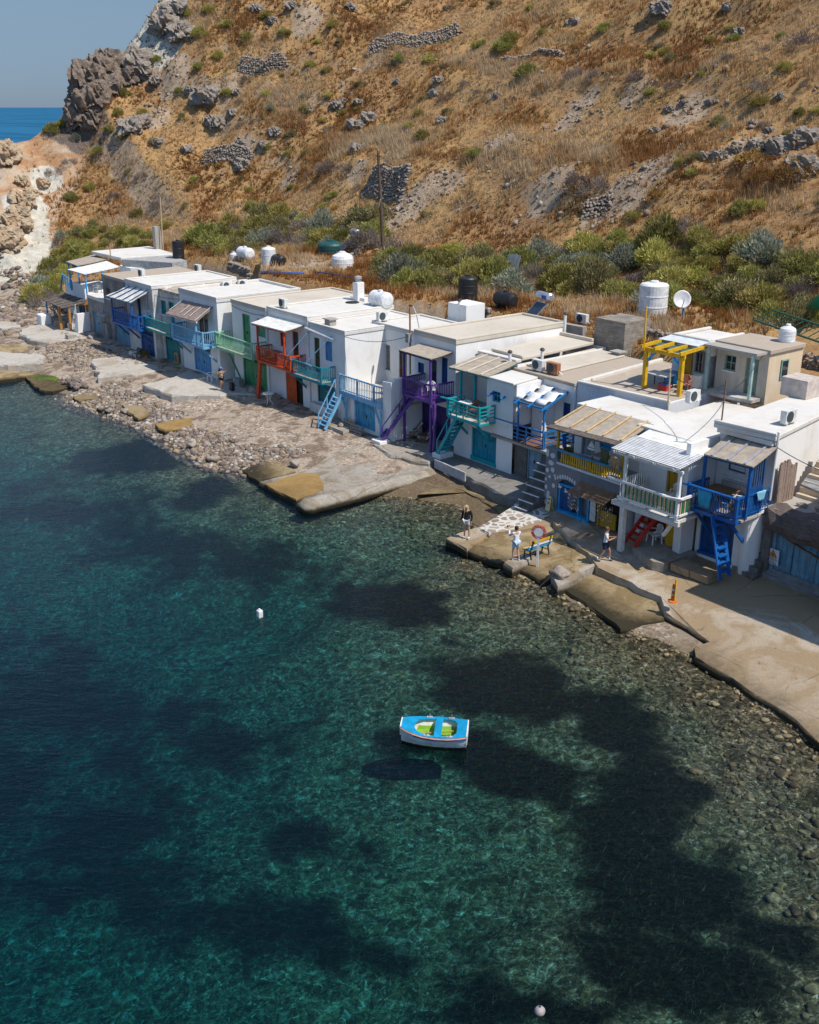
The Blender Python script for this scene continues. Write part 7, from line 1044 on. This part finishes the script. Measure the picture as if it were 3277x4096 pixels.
# cloths, flags, small things
def cloth(name, p, q, drop, mat, label, cat, sag=.03, thick=.02):
    p, q = Vector(p), Vector(q); n, k = 8, 6; mb = MB(); nn = (q - p).cross(Vector((0, 0, 1))).normalized(); vs = [tuple(p.lerp(q, .5 + (i / n - .5) * (1 - .06 * j)) - Vector((0, 0, drop * j / k)) + nn * (sag * math.sin(i * 1.9 + j * .4) * (.4 + j / k))) for j in range(k + 1) for i in range(n + 1)]; mb.add(vs, [(j * (n + 1) + i, j * (n + 1) + i + 1, (j + 1) * (n + 1) + i + 1, (j + 1) * (n + 1) + i) for j in range(k) for i in range(n)]); o_ = mb.build(name, mat, org=tuple(p), label=label, category=cat, smooth=True); so = o_.modifiers.new('t', 'SOLIDIFY'); so.thickness = thick
cloth('towel', (22.55, -.45, 4.62), (23.3, -.45, 4.62), .75, TOWEL, 'bright blue towel hung over the front of the blue veranda railing', 'towel'); cloth('towel', (24.66, .7, 4.78), (24.7, 1.35, 4.78), .42, TOWELP, 'pale blue towel hung over the side railing of the blue veranda', 'towel', .05); cloth('towel', (16.45, .08, 4.85), (17.0, .08, 4.87), .72, paint('olive towel', (.10, .11, .055), .95, .2), 'olive green towel hung on the yellow balcony', 'towel'); cloth('fringed_shawl', (17.25, -.1, 4.75), (17.85, -.1, 4.7), .6, paint('tan shawl', (.50, .31, .15), .95, .2), 'tan fringed shawl hung at the end of the yellow balcony', 'shawl', .07); cloth('flag', (14.05, -.02, 5.0), (14.3, -.02, 4.95), .65, paint('flag blue', (.015, .06, .28), .8, .1, (.6, .6, .62)), 'blue and white flag draped on the yellow post', 'flag', .05); cloth('red_cloth', (3.55, 2.3, 3.98), (4.25, 2.25, 3.95), .35, paint('red cloth', (.42, .04, .045), .95, .2), 'red cloth thrown over the turquoise terrace rail', 'cloth', .08)
sl = thing('model_sailboat', 'little white model sailboat hanging under the beige shop awning', 'ornament', (15.85, .1, 4.6)); MB().vprism([(15.6, 4.72), (15.86, 4.72), (15.86, 5.1)], .1, .11).build('sail', WHITEP, sl); MB().vprism([(15.88, 4.72), (16.05, 4.72), (15.88, 5.0)], .1, .11).build('sail', WHITEP, sl); MB().vprism([(15.58, 4.69), (16.08, 4.69), (16.0, 4.6), (15.66, 4.6)], .07, .14).build('hull', WHITEP, sl)
for x, z, a, lab in ((14.12, 2.28, .25, 'white wooden gull ornament high on the blue doorway'), (14.55, 2.15, -.2, 'white wooden gull ornament hung lower across the blue door')): h = thing('gull_ornament', lab, 'ornament', (x, -.12, z)); MB().blob((x, -.12, z), .13, .04, .04, 2, .05).build('bird_body', WHITEP, h); MB().slab([(x - .03, -.13, z + .02), (x + .06, -.13, z + .02), (x + .22, -.2, z + .1), (x + .12, -.2, z + .12)], .012).build('wing', WHITEP, h); MB().slab([(x - .03, -.11, z + .02), (x + .06, -.11, z + .02), (x - .12, -.04, z + .12), (x - .2, -.04, z + .1)], .012).build('wing', WHITEP, h)
rr = random.Random(31); DM = [paint('driftwood charm', (.5, .42, .34), .9, .2), WHITEP, paint('coral charm', (.55, .22, .15), .8, .2), TURQ, paint('pink charm', (.5, .3, .3), .8, .2)]
for i in range(18):
    x = (14.85 + i * .085) if i < 9 else (16.65 + (i - 9) * .13); z = 2.2 - rr.uniform(0, .15); h = thing('hanging_charm', 'string of shells and driftwood charms hung under the brown slatted canopy' if i >= 9 else 'string of shell charms hung in the bright blue shop doorway', 'ornament', (x, -.25, z), 'hanging shell charms of the shop'); MB().tube([(x, -.25, z + .1), (x, -.25, z - .7)], .006, 4).build('cord', CANV, h)
    for k in range(4): MB().blob((x, -.25, z - .05 - k * .2), .035, .03, .06, 1, .2, i * 7 + k).build('charm', DM[(i + k) % 5], h)
def pallet(s, d, z, label, rot, tilt):
    h = thing('pallet', label, 'pallet', (s, d, z), None, rot); W_ = GREYWD if tilt > .4 else WOODL
    b = MB(); [b.box(s - .6, s + .6, d - .5 + i * .17, d - .39 + i * .17, z + .1, z + .125) for i in range(6)]; b.build('deck_board', W_, h)
    for x in (-.55, 0, .55): MB().box(s + x - .05, s + x + .05, d - .5, d + .46, z, z + .098).build('bearer', W_, h)
    h.rotation_euler = (1.15, 0, ANG + rot)
pallet(-4.9, .35, 1.0, 'brown wooden pallet leaning by the sky blue garage door', .0, 0); pallet(-3.5, -.05, 1.0, 'grey weathered pallet leaning against the sky blue garage door', .05, 1)
h = thing('suitcase', 'black ribbed wheeled suitcase standing beside the person in the cap', 'suitcase', (-17.55, -.95, 1.02)); MB().box(-17.75, -17.35, -1.05, -.78, 1.06, 1.62).build('shell', BLACKP, h, bevel=.05); MB().tube([(-17.7, -.8, 1.6), (-17.7, -.78, 2.0), (-17.4, -.78, 2.0), (-17.4, -.8, 1.6)], .012).build('handle', STEEL, h); [MB().lathe((x, -.92, 1.04), [(.035, -.02), (.035, .02)], 10, 's').build('wheel', IRON, h) for x in (-17.7, -17.4)]
MB().box(14.2, 14.75, 6.75, 7.1, 6.21, 6.5).build('bottle_crate', REDC, org=(14.5, 6.9, 6.2), label='red plastic bottle crate under the roof terrace table', category='crate'); MB().box(14.22, 14.73, 6.77, 7.08, 6.503, 6.56).build('storage_cushion', paint('blue cloth pad', (.02, .09, .28), .7, .1), org=(14.5, 6.9, 6.5), label='dark blue cover lying on the red crate', category='cushion'); MB().box(15.3, 15.7, 7.95, 8.6, 6.2, 7.0).build('masonry_block', OFFW, org=(15.5, 8.2, 6.2), label='white cube counter beside the director chair', category='counter'); MB().box(15.75, 16.15, 7.1, 7.5, 6.35, 6.42).box(15.8, 15.85, 7.15, 7.2, 6.21, 6.348).box(16.05, 16.1, 7.4, 7.45, 6.21, 6.348).build('stool', YELLOW, org=(15.9, 7.3, 6.2), label='low yellow stool at the terrace edge', category='stool')
def pot(s, d, z, label, kind='green', pm=None):
    h = thing('potted_plant', label, 'potted plant', (s, d, z)); MB().lathe((s, d, z), [(.12, 0), (.17, .28), (.18, .3), (.14, .3)], 14).build('pot', pm or paint('terracotta', (.36, .13, .07), .8, .2), h); me = KINDS[kind][0]; o_ = bpy.data.objects.new('foliage', me); COL.objects.link(o_); o_.parent = h; o_.location = (0, 0, .3); o_.scale = (.32, .32, .42)
pot(-31.4, -1.0, .94, 'potted plant between the royal blue and sea green garages'); pot(13.75, .7, 3.46, 'potted plant in the corner of the yellow balcony'); pot(18.55, .4, 3.28, 'dark leafy plant hanging at the pergola balcony corner', 'olive'); pot(-32.0, .1 - 1.1, .94, 'second terracotta plant by the royal blue garage'); pot(24.2, -.1, 3.7, 'small potted flowers at the blue veranda side', 'lime'); pot(.3, 1.5, 4.03, 'small plant pot on the purple balcony', 'lime')
pa = MB(); pa.box(-28.0, -27.55, -.16, -.05, 1.1, 1.9); pa.build('framed_picture', YELLOW, org=(-27.8, -.1, 1.1), label='small yellow framed picture leaning on the sea green garage', category='picture'); MB().box(-27.93, -27.62, -.175, -.163, 1.18, 1.82).build('purple_board', PURP, org=(-27.8, -.17, 1.2), label='purple board within the yellow frame by the garage', category='board'); MB().box(-19.2, -18.3, .1, .5, 1.0, 1.5).build('grey_bin', paint('grey cement block', (.25, .25, .25), .8, .3), org=(-18.7, .3, 1), label='grey cement block at the foot of the green prop', category='block'); MB().box(-33.6, -32.2, -1.5, -1.0, .9, 1.25).build('whitewashed_step', WHITE_B, org=(-33, -1.2, .9), label='low whitewashed step before the royal blue garage', category='step', ); MB().box(-43.0, -42.3, -3.2, -2.6, .9, 1.35).build('stone_block', CEM, org=(-42.6, -2.9, .9), label='loose square stone block on the forecourt of the end house', category='block'); MB().box(-47.6, -46.4, -1.2, -.6, 1.0, 1.45).build('white_bench', WHITE, org=(-47, -.9, 1), label='white masonry bench under the dark plank porch', category='bench'); pallet(-48.4, -1.6, 1.05, 'white paint flaked pallet leaning under the porch', .5, 0)
def cable(pts, label): MB().tube(pts, .018, 5).build('cable', IRON, org=pts[0], label=label, category='cable')
def sag(p, q, k=.4, n=9): p, q = Vector(p), Vector(q); return [tuple(p.lerp(q, i / n) - Vector((0, 0, k * 4 * (i / n) * (1 - i / n)))) for i in range(n + 1)]
cable(sag((-1.75, 2.85, 7.0), (-6.0, .95, 6.5), .35), 'black cable sagging from the rusty roof mast to the teal house'); cable(sag((-26.8, .05, 6.2), (-33, -.55, 6.3), .2), 'black cable along the wall tops above the sea green doors'); cable(sag((-15.4, .75, 6.5), (-20, .75, 6.6), .15), 'thin cable under the green house roof edge'); cable(sag((22.05, 1.45, 8.8), (16.5, 4.7, 7.9), .5), 'washing line between the antenna pole and the wooden pole'); cable([(19.8, 5.4, 6.0), (20.6, 7.2, 6.02), (21.0, 9.5, 6.05)], 'black cable lying along the roof edge of the blue house'); cable(sag((24.7, 1.7, 6.6), (30, 1.5, 6.2), .3), 'thin wire strung from the drain pipe past the beige stair'); cable([(16.55, 4.45, 6.0), (16.6, 4.3, 4.8)], 'cable running down the wall by the wooden pole'); cable(sag((18.6, 9.2, 8.5), (22.0, 1.5, 8.3), .3), 'wire from the cream house to the antenna pole')
# ================================================================ BOAT, BUOYS, PEOPLE
bx, by = 25.2, -17.2
h = thing('rowing_boat', 'small white rowing boat with bright blue deck and green floor afloat in the bay', 'boat', (bx, by, 0), None, math.atan2(1.52, 1.49)); ORG[h.name] = (0, 0, 0)
BBL = paint('boat blue gloss', (.0, .27, .50), .35, .06); HULL = paint('boat hull white', (.62, .62, .62), .45, .15, (.5, .48, .45)); BIN = paint('boat inside white', (.74, .72, .66), .5, .12); BGR = paint('boat floor green', (.22, .42, .03), .5, .12); BBR = paint('boat bottom brown', (.06, .03, .02), .6, .2); SALM = paint('salmon rubbing strake', (.60, .30, .20), .5, .1)
ST = [(-1.14, .30, .60, .22), (-.95, .42, .565, .30), (-.7, .53, .53, .38), (-.4, .61, .495, .45), (0, .655, .475, .50), (.4, .65, .475, .50), (.75, .60, .485, .47), (1.06, .53, .505, .42)]        # x, half beam, sheer, half bottom
def loft(prof, mat, name, close=True):
    mb = MB(); rings = [prof(*q) for q in ST]; k = len(rings[0]); mb.add([p for r_ in rings for p in r_], [(i * k + j, (i + 1) * k + j, (i + 1) * k + j + 1, i * k + j + 1) for i in range(len(ST) - 1) for j in range(k - 1)] + ([tuple(range(k)), tuple((len(ST) - 1) * k + j for j in range(k))[::-1]] if close else [])); return mb.build(name, mat, h)
loft(lambda x, b, z, c: [(x, -b, z), (x, -(b * .55 + c * .45) - .02, z * .45 + .02), (x, -c - .02, .045), (x, c + .02, .045), (x, b * .55 + c * .45 + .02, z * .45 + .02), (x, b, z)], HULL, 'hull'); loft(lambda x, b, z, c: [(x, -c - .028, .06), (x, -c * .9, -.12), (x, c * .9, -.12), (x, c + .028, .06)], BBR, 'bottom')
loft(lambda x, b, z, c: [(x * .985, -b + .035, z - .01), (x * .985, -c + .02, .13), (x * .985, c - .02, .13), (x * .985, b - .035, z - .01)], BIN, 'lining', False)
fl = MB(); fl.prism([(-.85, -.30), (-.4, -.40), (.4, -.44), (.9, -.38), (.9, .38), (.4, .44), (-.4, .40), (-.85, .30)], .12, .15); fl.build('floor', BGR, h); fs = MB()
for s_ in (-1, 1): fs.add([(-.8, s_ * .36, .14), (.8, s_ * .44, .14), (.8, s_ * .50, .24), (-.8, s_ * .42, .26)], [(0, 1, 2, 3)])
fs.build('floor_side', BGR, h)
dk = MB(); out = [(x, -b - .012, z + .012) for x, b, z, c in ST] + [(x, b + .012, z + .012) for x, b, z, c in ST[::-1]]
inn = [(-.70, -.12), (-.70, -.16), (-.60, -.36), (-.4, -.47), (0, -.53), (.4, -.53), (.62, -.47), (.72, -.30), (.72, .30), (.62, .47), (.4, .53), (0, .53), (-.4, .47), (-.60, .36), (-.70, .16), (-.70, .12)]
zi = lambda x: float(np.interp(x, [q[0] for q in ST], [q[2] for q in ST])) + .012; I_ = [(x, y, zi(x)) for x, y in inn]; n = 16
dk.add(out + I_ + [(x, y, z - .05) for x, y, z in I_], [(i, (i + 1) % n, (i + 1) % n + n, i + n) for i in range(n)] + [(i + n, (i + 1) % n + n, (i + 1) % n + 2 * n, i + 2 * n) for i in range(n)]); dk.build('deck', BBL, h)
MB().box(-.02, .22, -.64, .64, .485, .515).build('thwart', BBL, h); ru = MB(); ru.tube([(x, -b - .018, z - .035) for x, b, z, c in ST], .026, 6); ru.build('rubbing_strake', SALM, h); ru = MB(); ru.tube([(x, b + .018, z - .035) for x, b, z, c in ST], .026, 6); ru.build('rubbing_strake', SALM, h); ru = MB(); ru.tube([(x, -b - .012, z - .085) for x, b, z, c in ST[2:]], .022, 6); ru.build('blue_band', NAVY, h)
MB().box(1.055, 1.09, -.52, .52, .2, .53).build('transom', BIN, h); MB().box(-1.18, -1.14, -.29, .29, .3, .63).build('bow_board', BIN, h)
for x in (-.25, .5):
    for s_ in (-1, 1): MB().box(x - .1, x + .1, s_ * .58 - .04, s_ * .58 + .04, .49, .53).build('oarlock_pad', paint('grey pad', (.4, .42, .45), .6, .1), h); MB().tube([(x, s_ * .6, .52), (x, s_ * .6, .64)], .014).build('oarlock', STEEL, h)
o_ = MB(); o_.tube([(25.0, -17.55, .28), (25.6, -16.75, .36)], .025, 8); o_.slab([(24.86, -17.8, .27), (24.98, -17.86, .27), (25.06, -17.55, .3), (24.96, -17.5, .3)], .02); o_.build('oar', WOODL, org=(25, -17.5, .28), label='wooden oar lying across the green boat floor', category='oar')
h = thing('mooring_buoy', 'white plastic jerrycan float on the open water', 'buoy', (13.4, -17.05, 0)); MB().box(13.28, 13.52, -17.15, -16.93, -.08, .30).build('body', TANKW, h, bevel=.05); MB().lathe((13.4, -17.05, .30), [(.05, 0), (.05, .05)], 10).build('cap', TANKW, h)
h = thing('mooring_buoy', 'small round grey float low in the water close to the camera', 'buoy', (35.74, -22.67, 0)); MB().blob((35.74, -22.67, .03), .13, .13, .12, 3, .02).build('ball', paint('grey pink float', (.36, .31, .31), .6, .2), h, smooth=True); MB().tube([(35.74, -22.67, .12), (35.74, -22.67, .19)], .02).build('eye', IRON, h)
cable([(19.1, -5.4, .8), (19.0, -6.3, .3), (18.9, -7.2, -.2)], 'mooring rope dropping from the groyne boulder into the water')
# people ------------------------------------------------------------------
def skin(name, nodes, edges, mat, parent=None, sub=2):
    me = bpy.data.meshes.new(name); me.from_pydata([n[0] for n in nodes], edges, []); o_ = bpy.data.objects.new(name, me); COL.objects.link(o_); me.materials.append(mat)
    sk_ = o_.modifiers.new('skin', 'SKIN'); sk_.use_smooth_shade = True; sk_.branch_smoothing = .4
    for i, n in enumerate(nodes): v = me.skin_vertices[0].data[i]; r_ = n[1] if isinstance(n[1], tuple) else (n[1], n[1]); v.radius = r_; v.use_root = i == 0
    ss = o_.modifiers.new('smooth', 'SUBSURF'); ss.levels = sub - 1; ss.render_levels = sub
    if parent: o_.parent = parent
    return o_
def person(label, org, face, J, skinm, shirt, shorts, shoes, hair, sleeve=1., hair_len=0, cap=None, socks=None, extra=None):
    """J: joints in metres, x to the person's right, y ahead"""
    V, E = [], []
    def nd(p, r, to=None): V.append((p, r)); E.append((to, len(V) - 1)) if to is not None else None; return len(V) - 1
    pel = nd(J['pel'], (.14, .10)); wa = nd(J['waist'], (.125, .09), pel); ch = nd(J['chest'], (.15, .10), wa); nb = nd(J['neck'], .055, ch); he = nd(J['head'], (.075, .09), nb); tp = nd(tuple(Vector(J['head']) + Vector((0, 0, .085))), (.065, .08), he)
    f = Vector(J['look']).normalized(); hd = Vector(J['head']); tips = {}
    for sd_ in 'LR':
        sh = nd(J['sh' + sd_], .055, ch); el = nd(J['el' + sd_], .042, sh); wr = nd(J['wr' + sd_], .028, el); a = Vector(J['wr' + sd_]) - Vector(J['el' + sd_]); a.normalize(); hv = Vector(J.get('hd' + sd_, a)).normalized(); side = hv.cross(Vector((0, 0, 1))); side = side.normalized() if side.length > .1 else Vector((1, 0, 0)); pm = Vector(J['wr' + sd_]) + hv * .07; pa_ = nd(tuple(pm), (.034, .018), wr); curl = Vector(J.get('curl', (0, .25, -.35)))
        for k, l in ((-.027, .062), (-.009, .075), (.009, .07), (.027, .055)): b_ = nd(tuple(pm + hv * .03 + side * k), .009, pa_); e_ = nd(tuple(pm + hv * (.03 + l * .6) + side * k * 1.2), .0085, b_); nd(tuple(pm + hv * (.03 + l) + side * k * 1.2 + curl * .05), .007, e_)
        tb = nd(tuple(pm - hv * .02 + side * .035), .010, pa_); nd(tuple(pm + hv * .03 + side * .055), .008, tb)
        hi = nd(J['hip' + sd_], .085, pel); kn = nd(J['kn' + sd_], .055, hi); ca = nd(tuple(Vector(J['kn' + sd_]).lerp(Vector(J['an' + sd_]), .35)), .05, kn); an = nd(J['an' + sd_], .034, ca); nd(tuple(Vector(J['an' + sd_]) + Vector(J.get('toe' + sd_, (0, .13, -.05)))), (.03, .02), an)
    body = skin('person', V, E, skinm); body.location = W(*org); body.rotation_euler = (0, 0, ANG + face); body['label'] = label; body['category'] = 'person'
    up = Vector((0, 0, 1)); rt = f.cross(up).normalized()
    fc = MB(); fc.blob(tuple(hd + f * .092 + up * .015), .014, .018, .022, 1, 0); fc.build_local('nose', skinm, body); [MB().blob(tuple(hd + f * .082 + rt * s_ * .03 + up * .035), .011, .009, .008, 1, 0).build_local('eye', IRON, body) for s_ in (-1, 1)]; MB().blob(tuple(hd + f * .082 - up * .035), .022, .01, .006, 1, 0).build_local('mouth', paint('lips', (.4, .12, .1), .6, 0), body); [MB().blob(tuple(hd + rt * s_ * .082), .012, .02, .028, 1, 0).build_local('ear', skinm, body) for s_ in (-1, 1)]
    S_ = [(J['waist'], (.155, .115)), (J['chest'], (.17, .12)), (tuple(Vector(J['chest']).lerp(Vector(J['neck']), .6)), (.10, .075)), (tuple(Vector(J['pel']) + Vector((0, 0, .02))), (.16, .125))]; SE = [(0, 1), (1, 2), (0, 3)]
    for sd_ in 'LR':
        i = len(S_); e_ = Vector(J['el' + sd_]); S_.append((J['sh' + sd_], .072)); S_.append((tuple(Vector(J['sh' + sd_]).lerp(e_, min(1, sleeve * 1.) if sleeve < 1 else 1)), .058)); SE += [(1, i), (i, i + 1)]
        if sleeve > 1: S_.append((tuple(e_.lerp(Vector(J['wr' + sd_]), sleeve - 1)), .045)); SE.append((i + 1, i + 2))
    skin('shirt', S_, SE, shirt, body); P3 = [(J['pel'], (.155, .12))]; PE = []
    for sd_ in 'LR': i = len(P3); hp_ = Vector(J['hip' + sd_]); kn_ = Vector(J['kn' + sd_]); P3.append((tuple(hp_), .105)); P3.append((tuple(hp_.lerp(kn_, J.get('short', .6))), .095)); PE += [(0, i), (i, i + 1)]
    skin('shorts', P3, PE, shorts, body)
    for sd_ in 'LR':
        an = Vector(J['an' + sd_]); to = Vector(J.get('toe' + sd_, (0, .13, -.05))); skin('shoe', [(tuple(an + Vector((0, -.02, -.02))), .042), (tuple(an + to * .55 + Vector((0, 0, -.005))), (.042, .034)), (tuple(an + to * 1.15 + Vector((0, 0, .005))), (.036, .024))], [(0, 1), (1, 2)], shoes, body)
        if socks: skin('sock', [(tuple(an + up * -.01), .042), (tuple(an + up * .12), .046)], [(0, 1)], socks, body)
    hb = MB(); c = hd + up * .035 - f * .022; hb.blob(tuple(c), .095, .105, .105, 3, .05, 3)
    if hair_len: hb.tube([tuple(c - f * .05 + up * .02), tuple(c - f * .1 - up * .15), tuple(c - f * .09 - up * (.1 + hair_len))], [.09, .095, .05], 10); [hb.tube([tuple(c + rt * s_ * .07 + up * .03), tuple(c + rt * s_ * .1 - up * .12 - f * .0), tuple(c + rt * s_ * .11 - up * (.05 + hair_len) + f * .03)], [.05, .05, .025], 8) for s_ in (-1, 1)]
    hb.build_local('hair', hair, body, smooth=True)
    if cap: cb = MB(); cb.blob(tuple(c + up * .03), .105, .112, .1, 3, .01); cb.slab([tuple(c + f * .08 - rt * .07 + up * .03), tuple(c + f * .08 + rt * .07 + up * .03), tuple(c + f * .19 + rt * .05 + up * .02), tuple(c + f * .19 - rt * .05 + up * .02)], .015); cb.build_local('cap', cap, body, smooth=True)
    return body
def build_local(s, name, mat, parent, smooth=True):
    me = bpy.data.meshes.new(name); me.from_pydata(s.v, [], s.f); me.materials.append(mat)
    if smooth: me.polygons.foreach_set('use_smooth', [True] * len(me.polygons))
    o_ = bpy.data.objects.new(name, me); COL.objects.link(o_); o_.parent = parent; return o_
MB.build_local = build_local
SKIN = paint('light skin', (.52, .30, .21), .6, 0, bumps=.05); SKINT = paint('tanned skin', (.42, .215, .13), .6, 0, bumps=.05); BLK = paint('black knit', (.012, .012, .014), .9, 0); CLW = paint('white cotton', (.68, .69, .70), .9, .05); CLWB = paint('pale blue shorts', (.42, .56, .68), .9, .1); NAVYC = paint('navy shorts', (.012, .022, .06), .9, .05); SHOEW = paint('white shoe', (.72, .71, .68), .6, .1); SHOEB = paint('dark shoe', (.03, .02, .022), .6, .1); BLOND = paint('blond hair', (.42, .31, .17), .6, .2, (.55, .45, .28), scale=12); BRUN = paint('dark brown hair', (.035, .02, .012), .6, .1, scale=12); BRN = paint('brown hair', (.09, .045, .02), .6, .1, scale=12); BEIGE = paint('beige top', (.60, .45, .32), .9, .1)
base = dict(pel=(0, 0, .95), waist=(0, .0, 1.08), chest=(0, 0, 1.28), neck=(0, .01, 1.45), head=(0, .03, 1.57), look=(0, 1, -.05), shL=(-.18, 0, 1.38), shR=(.18, 0, 1.38), hipL=(-.09, 0, .9), hipR=(.09, 0, .9), knL=(-.11, .02, .49), knR=(.11, .02, .49), anL=(-.12, 0, .09), anR=(.12, 0, .09))
def J(**k): d_ = dict(base); d_.update(k); return d_
def facing(vx, vy): return math.atan2(vy, vx) - PI / 2           # direction in (s, d)
person('person in a black jumper and white shorts, long blond hair, standing on the pier tip', (12.95, -5.2, .47), facing(.45, -.9), J(head=(.02, .04, 1.55), look=(-.75, .6, -.05), elL=(-.25, -.03, 1.12), wrL=(-.24, .05, .88), hdL=(.0, .1, -1), elR=(.25, -.03, 1.12), wrR=(.26, .03, .88), hdR=(0, .1, -1), anL=(-.15, .04, .09), anR=(.13, -.04, .09), knL=(-.13, .04, .49)), SKIN, BLK, CLW, SHOEW, BLOND, 1.95, .28)
b1 = person('person in a white shirt and pale blue shorts raising a phone towards the pier', (16.55, -5.35, .52), facing(-1, .15), J(elL=(-.24, .22, 1.22), wrL=(-.10, .42, 1.42), hdL=(.1, .5, .6), elR=(.24, .1, 1.12), wrR=(.05, .28, 1.10), hdR=(-.7, .5, .1), short=.75, anL=(-.1, .1, .09), anR=(.12, -.1, .09), knL=(-.1, .08, .49), look=(0, 1, -.05)), SKIN, CLW, CLWB, SHOEW, BRUN, 1.8)
ph = MB(); q = W(16.5, -5.4, 0)
def held(par, p, sz, mat, name, label, cat):
    M_ = Matrix.Translation(par.location) @ par.rotation_euler.to_matrix().to_4x4(); c = M_ @ Vector(p); o_ = MB(); o_.box(-sz[0], sz[0], -sz[1], sz[1], -sz[2], sz[2]); me = bpy.data.meshes.new(name); me.from_pydata(o_.v, [], o_.f); me.materials.append(mat); ob = bpy.data.objects.new(name, me); COL.objects.link(ob); ob.location = c; ob.rotation_euler = par.rotation_euler; ob['label'] = label; ob['category'] = cat; return ob
held(b1, (-.09, .54, 1.52), (.075, .008, .04), BLACKP, 'phone', 'dark phone held up by the person in the white shirt', 'phone')
b2 = person('person in a white t-shirt and navy shorts walking past the shop with hands forward', (19.6, -2.75, .80), facing(.72, .62), J(elL=(-.23, .1, 1.12), wrL=(-.06, .30, 1.2), hdL=(.3, .6, .2), elR=(.23, .1, 1.12), wrR=(.06, .32, 1.18), hdR=(-.3, .6, .2), knL=(-.1, .2, .5), anL=(-.1, .20, .09), knR=(.1, -.08, .49), anR=(.1, -.32, .12), toeR=(0, .12, -.06), look=(.2, 1, -.1), short=.7), SKINT, CLW, NAVYC, SHOEB, BRN, .8, 0, None, CLW)
held(b2, (0, .43, 1.22), (.04, .06, .012), BLACKP, 'phone', 'dark phone in the hands of the walking person', 'phone'); held(b2, (.03, .16, 1.0), (.13, .05, .12), BLACKP, 'belt_bag', 'black bag worn in front by the walking person', 'bag')
b3 = person('person in a blue cap and beige top photographing the green house, backpack on', (-18.05, -1.46, 1.01), facing(.75, .6), J(elL=(-.2, .2, 1.28), wrL=(-.06, .38, 1.45), hdL=(.1, .6, .4), elR=(.2, .2, 1.28), wrR=(.06, .38, 1.45), hdR=(-.1, .6, .4), short=.45), SKINT, BEIGE, BLK, SHOEW, BRUN, .5, .12, paint('blue cap', (.12, .25, .52), .8, .1))
bp = MB(); bp.blob((0, -.2, 1.18), .15, .11, .2, 3, .06, 2); bp.build_local('backpack', paint('orange backpack', (.50, .22, .04), .8, .25, (.3, .12, .03)), b3); held(b3, (0, .5, 1.5), (.06, .012, .035), BLACKP, 'camera', 'small dark camera held up by the person in the blue cap', 'camera')
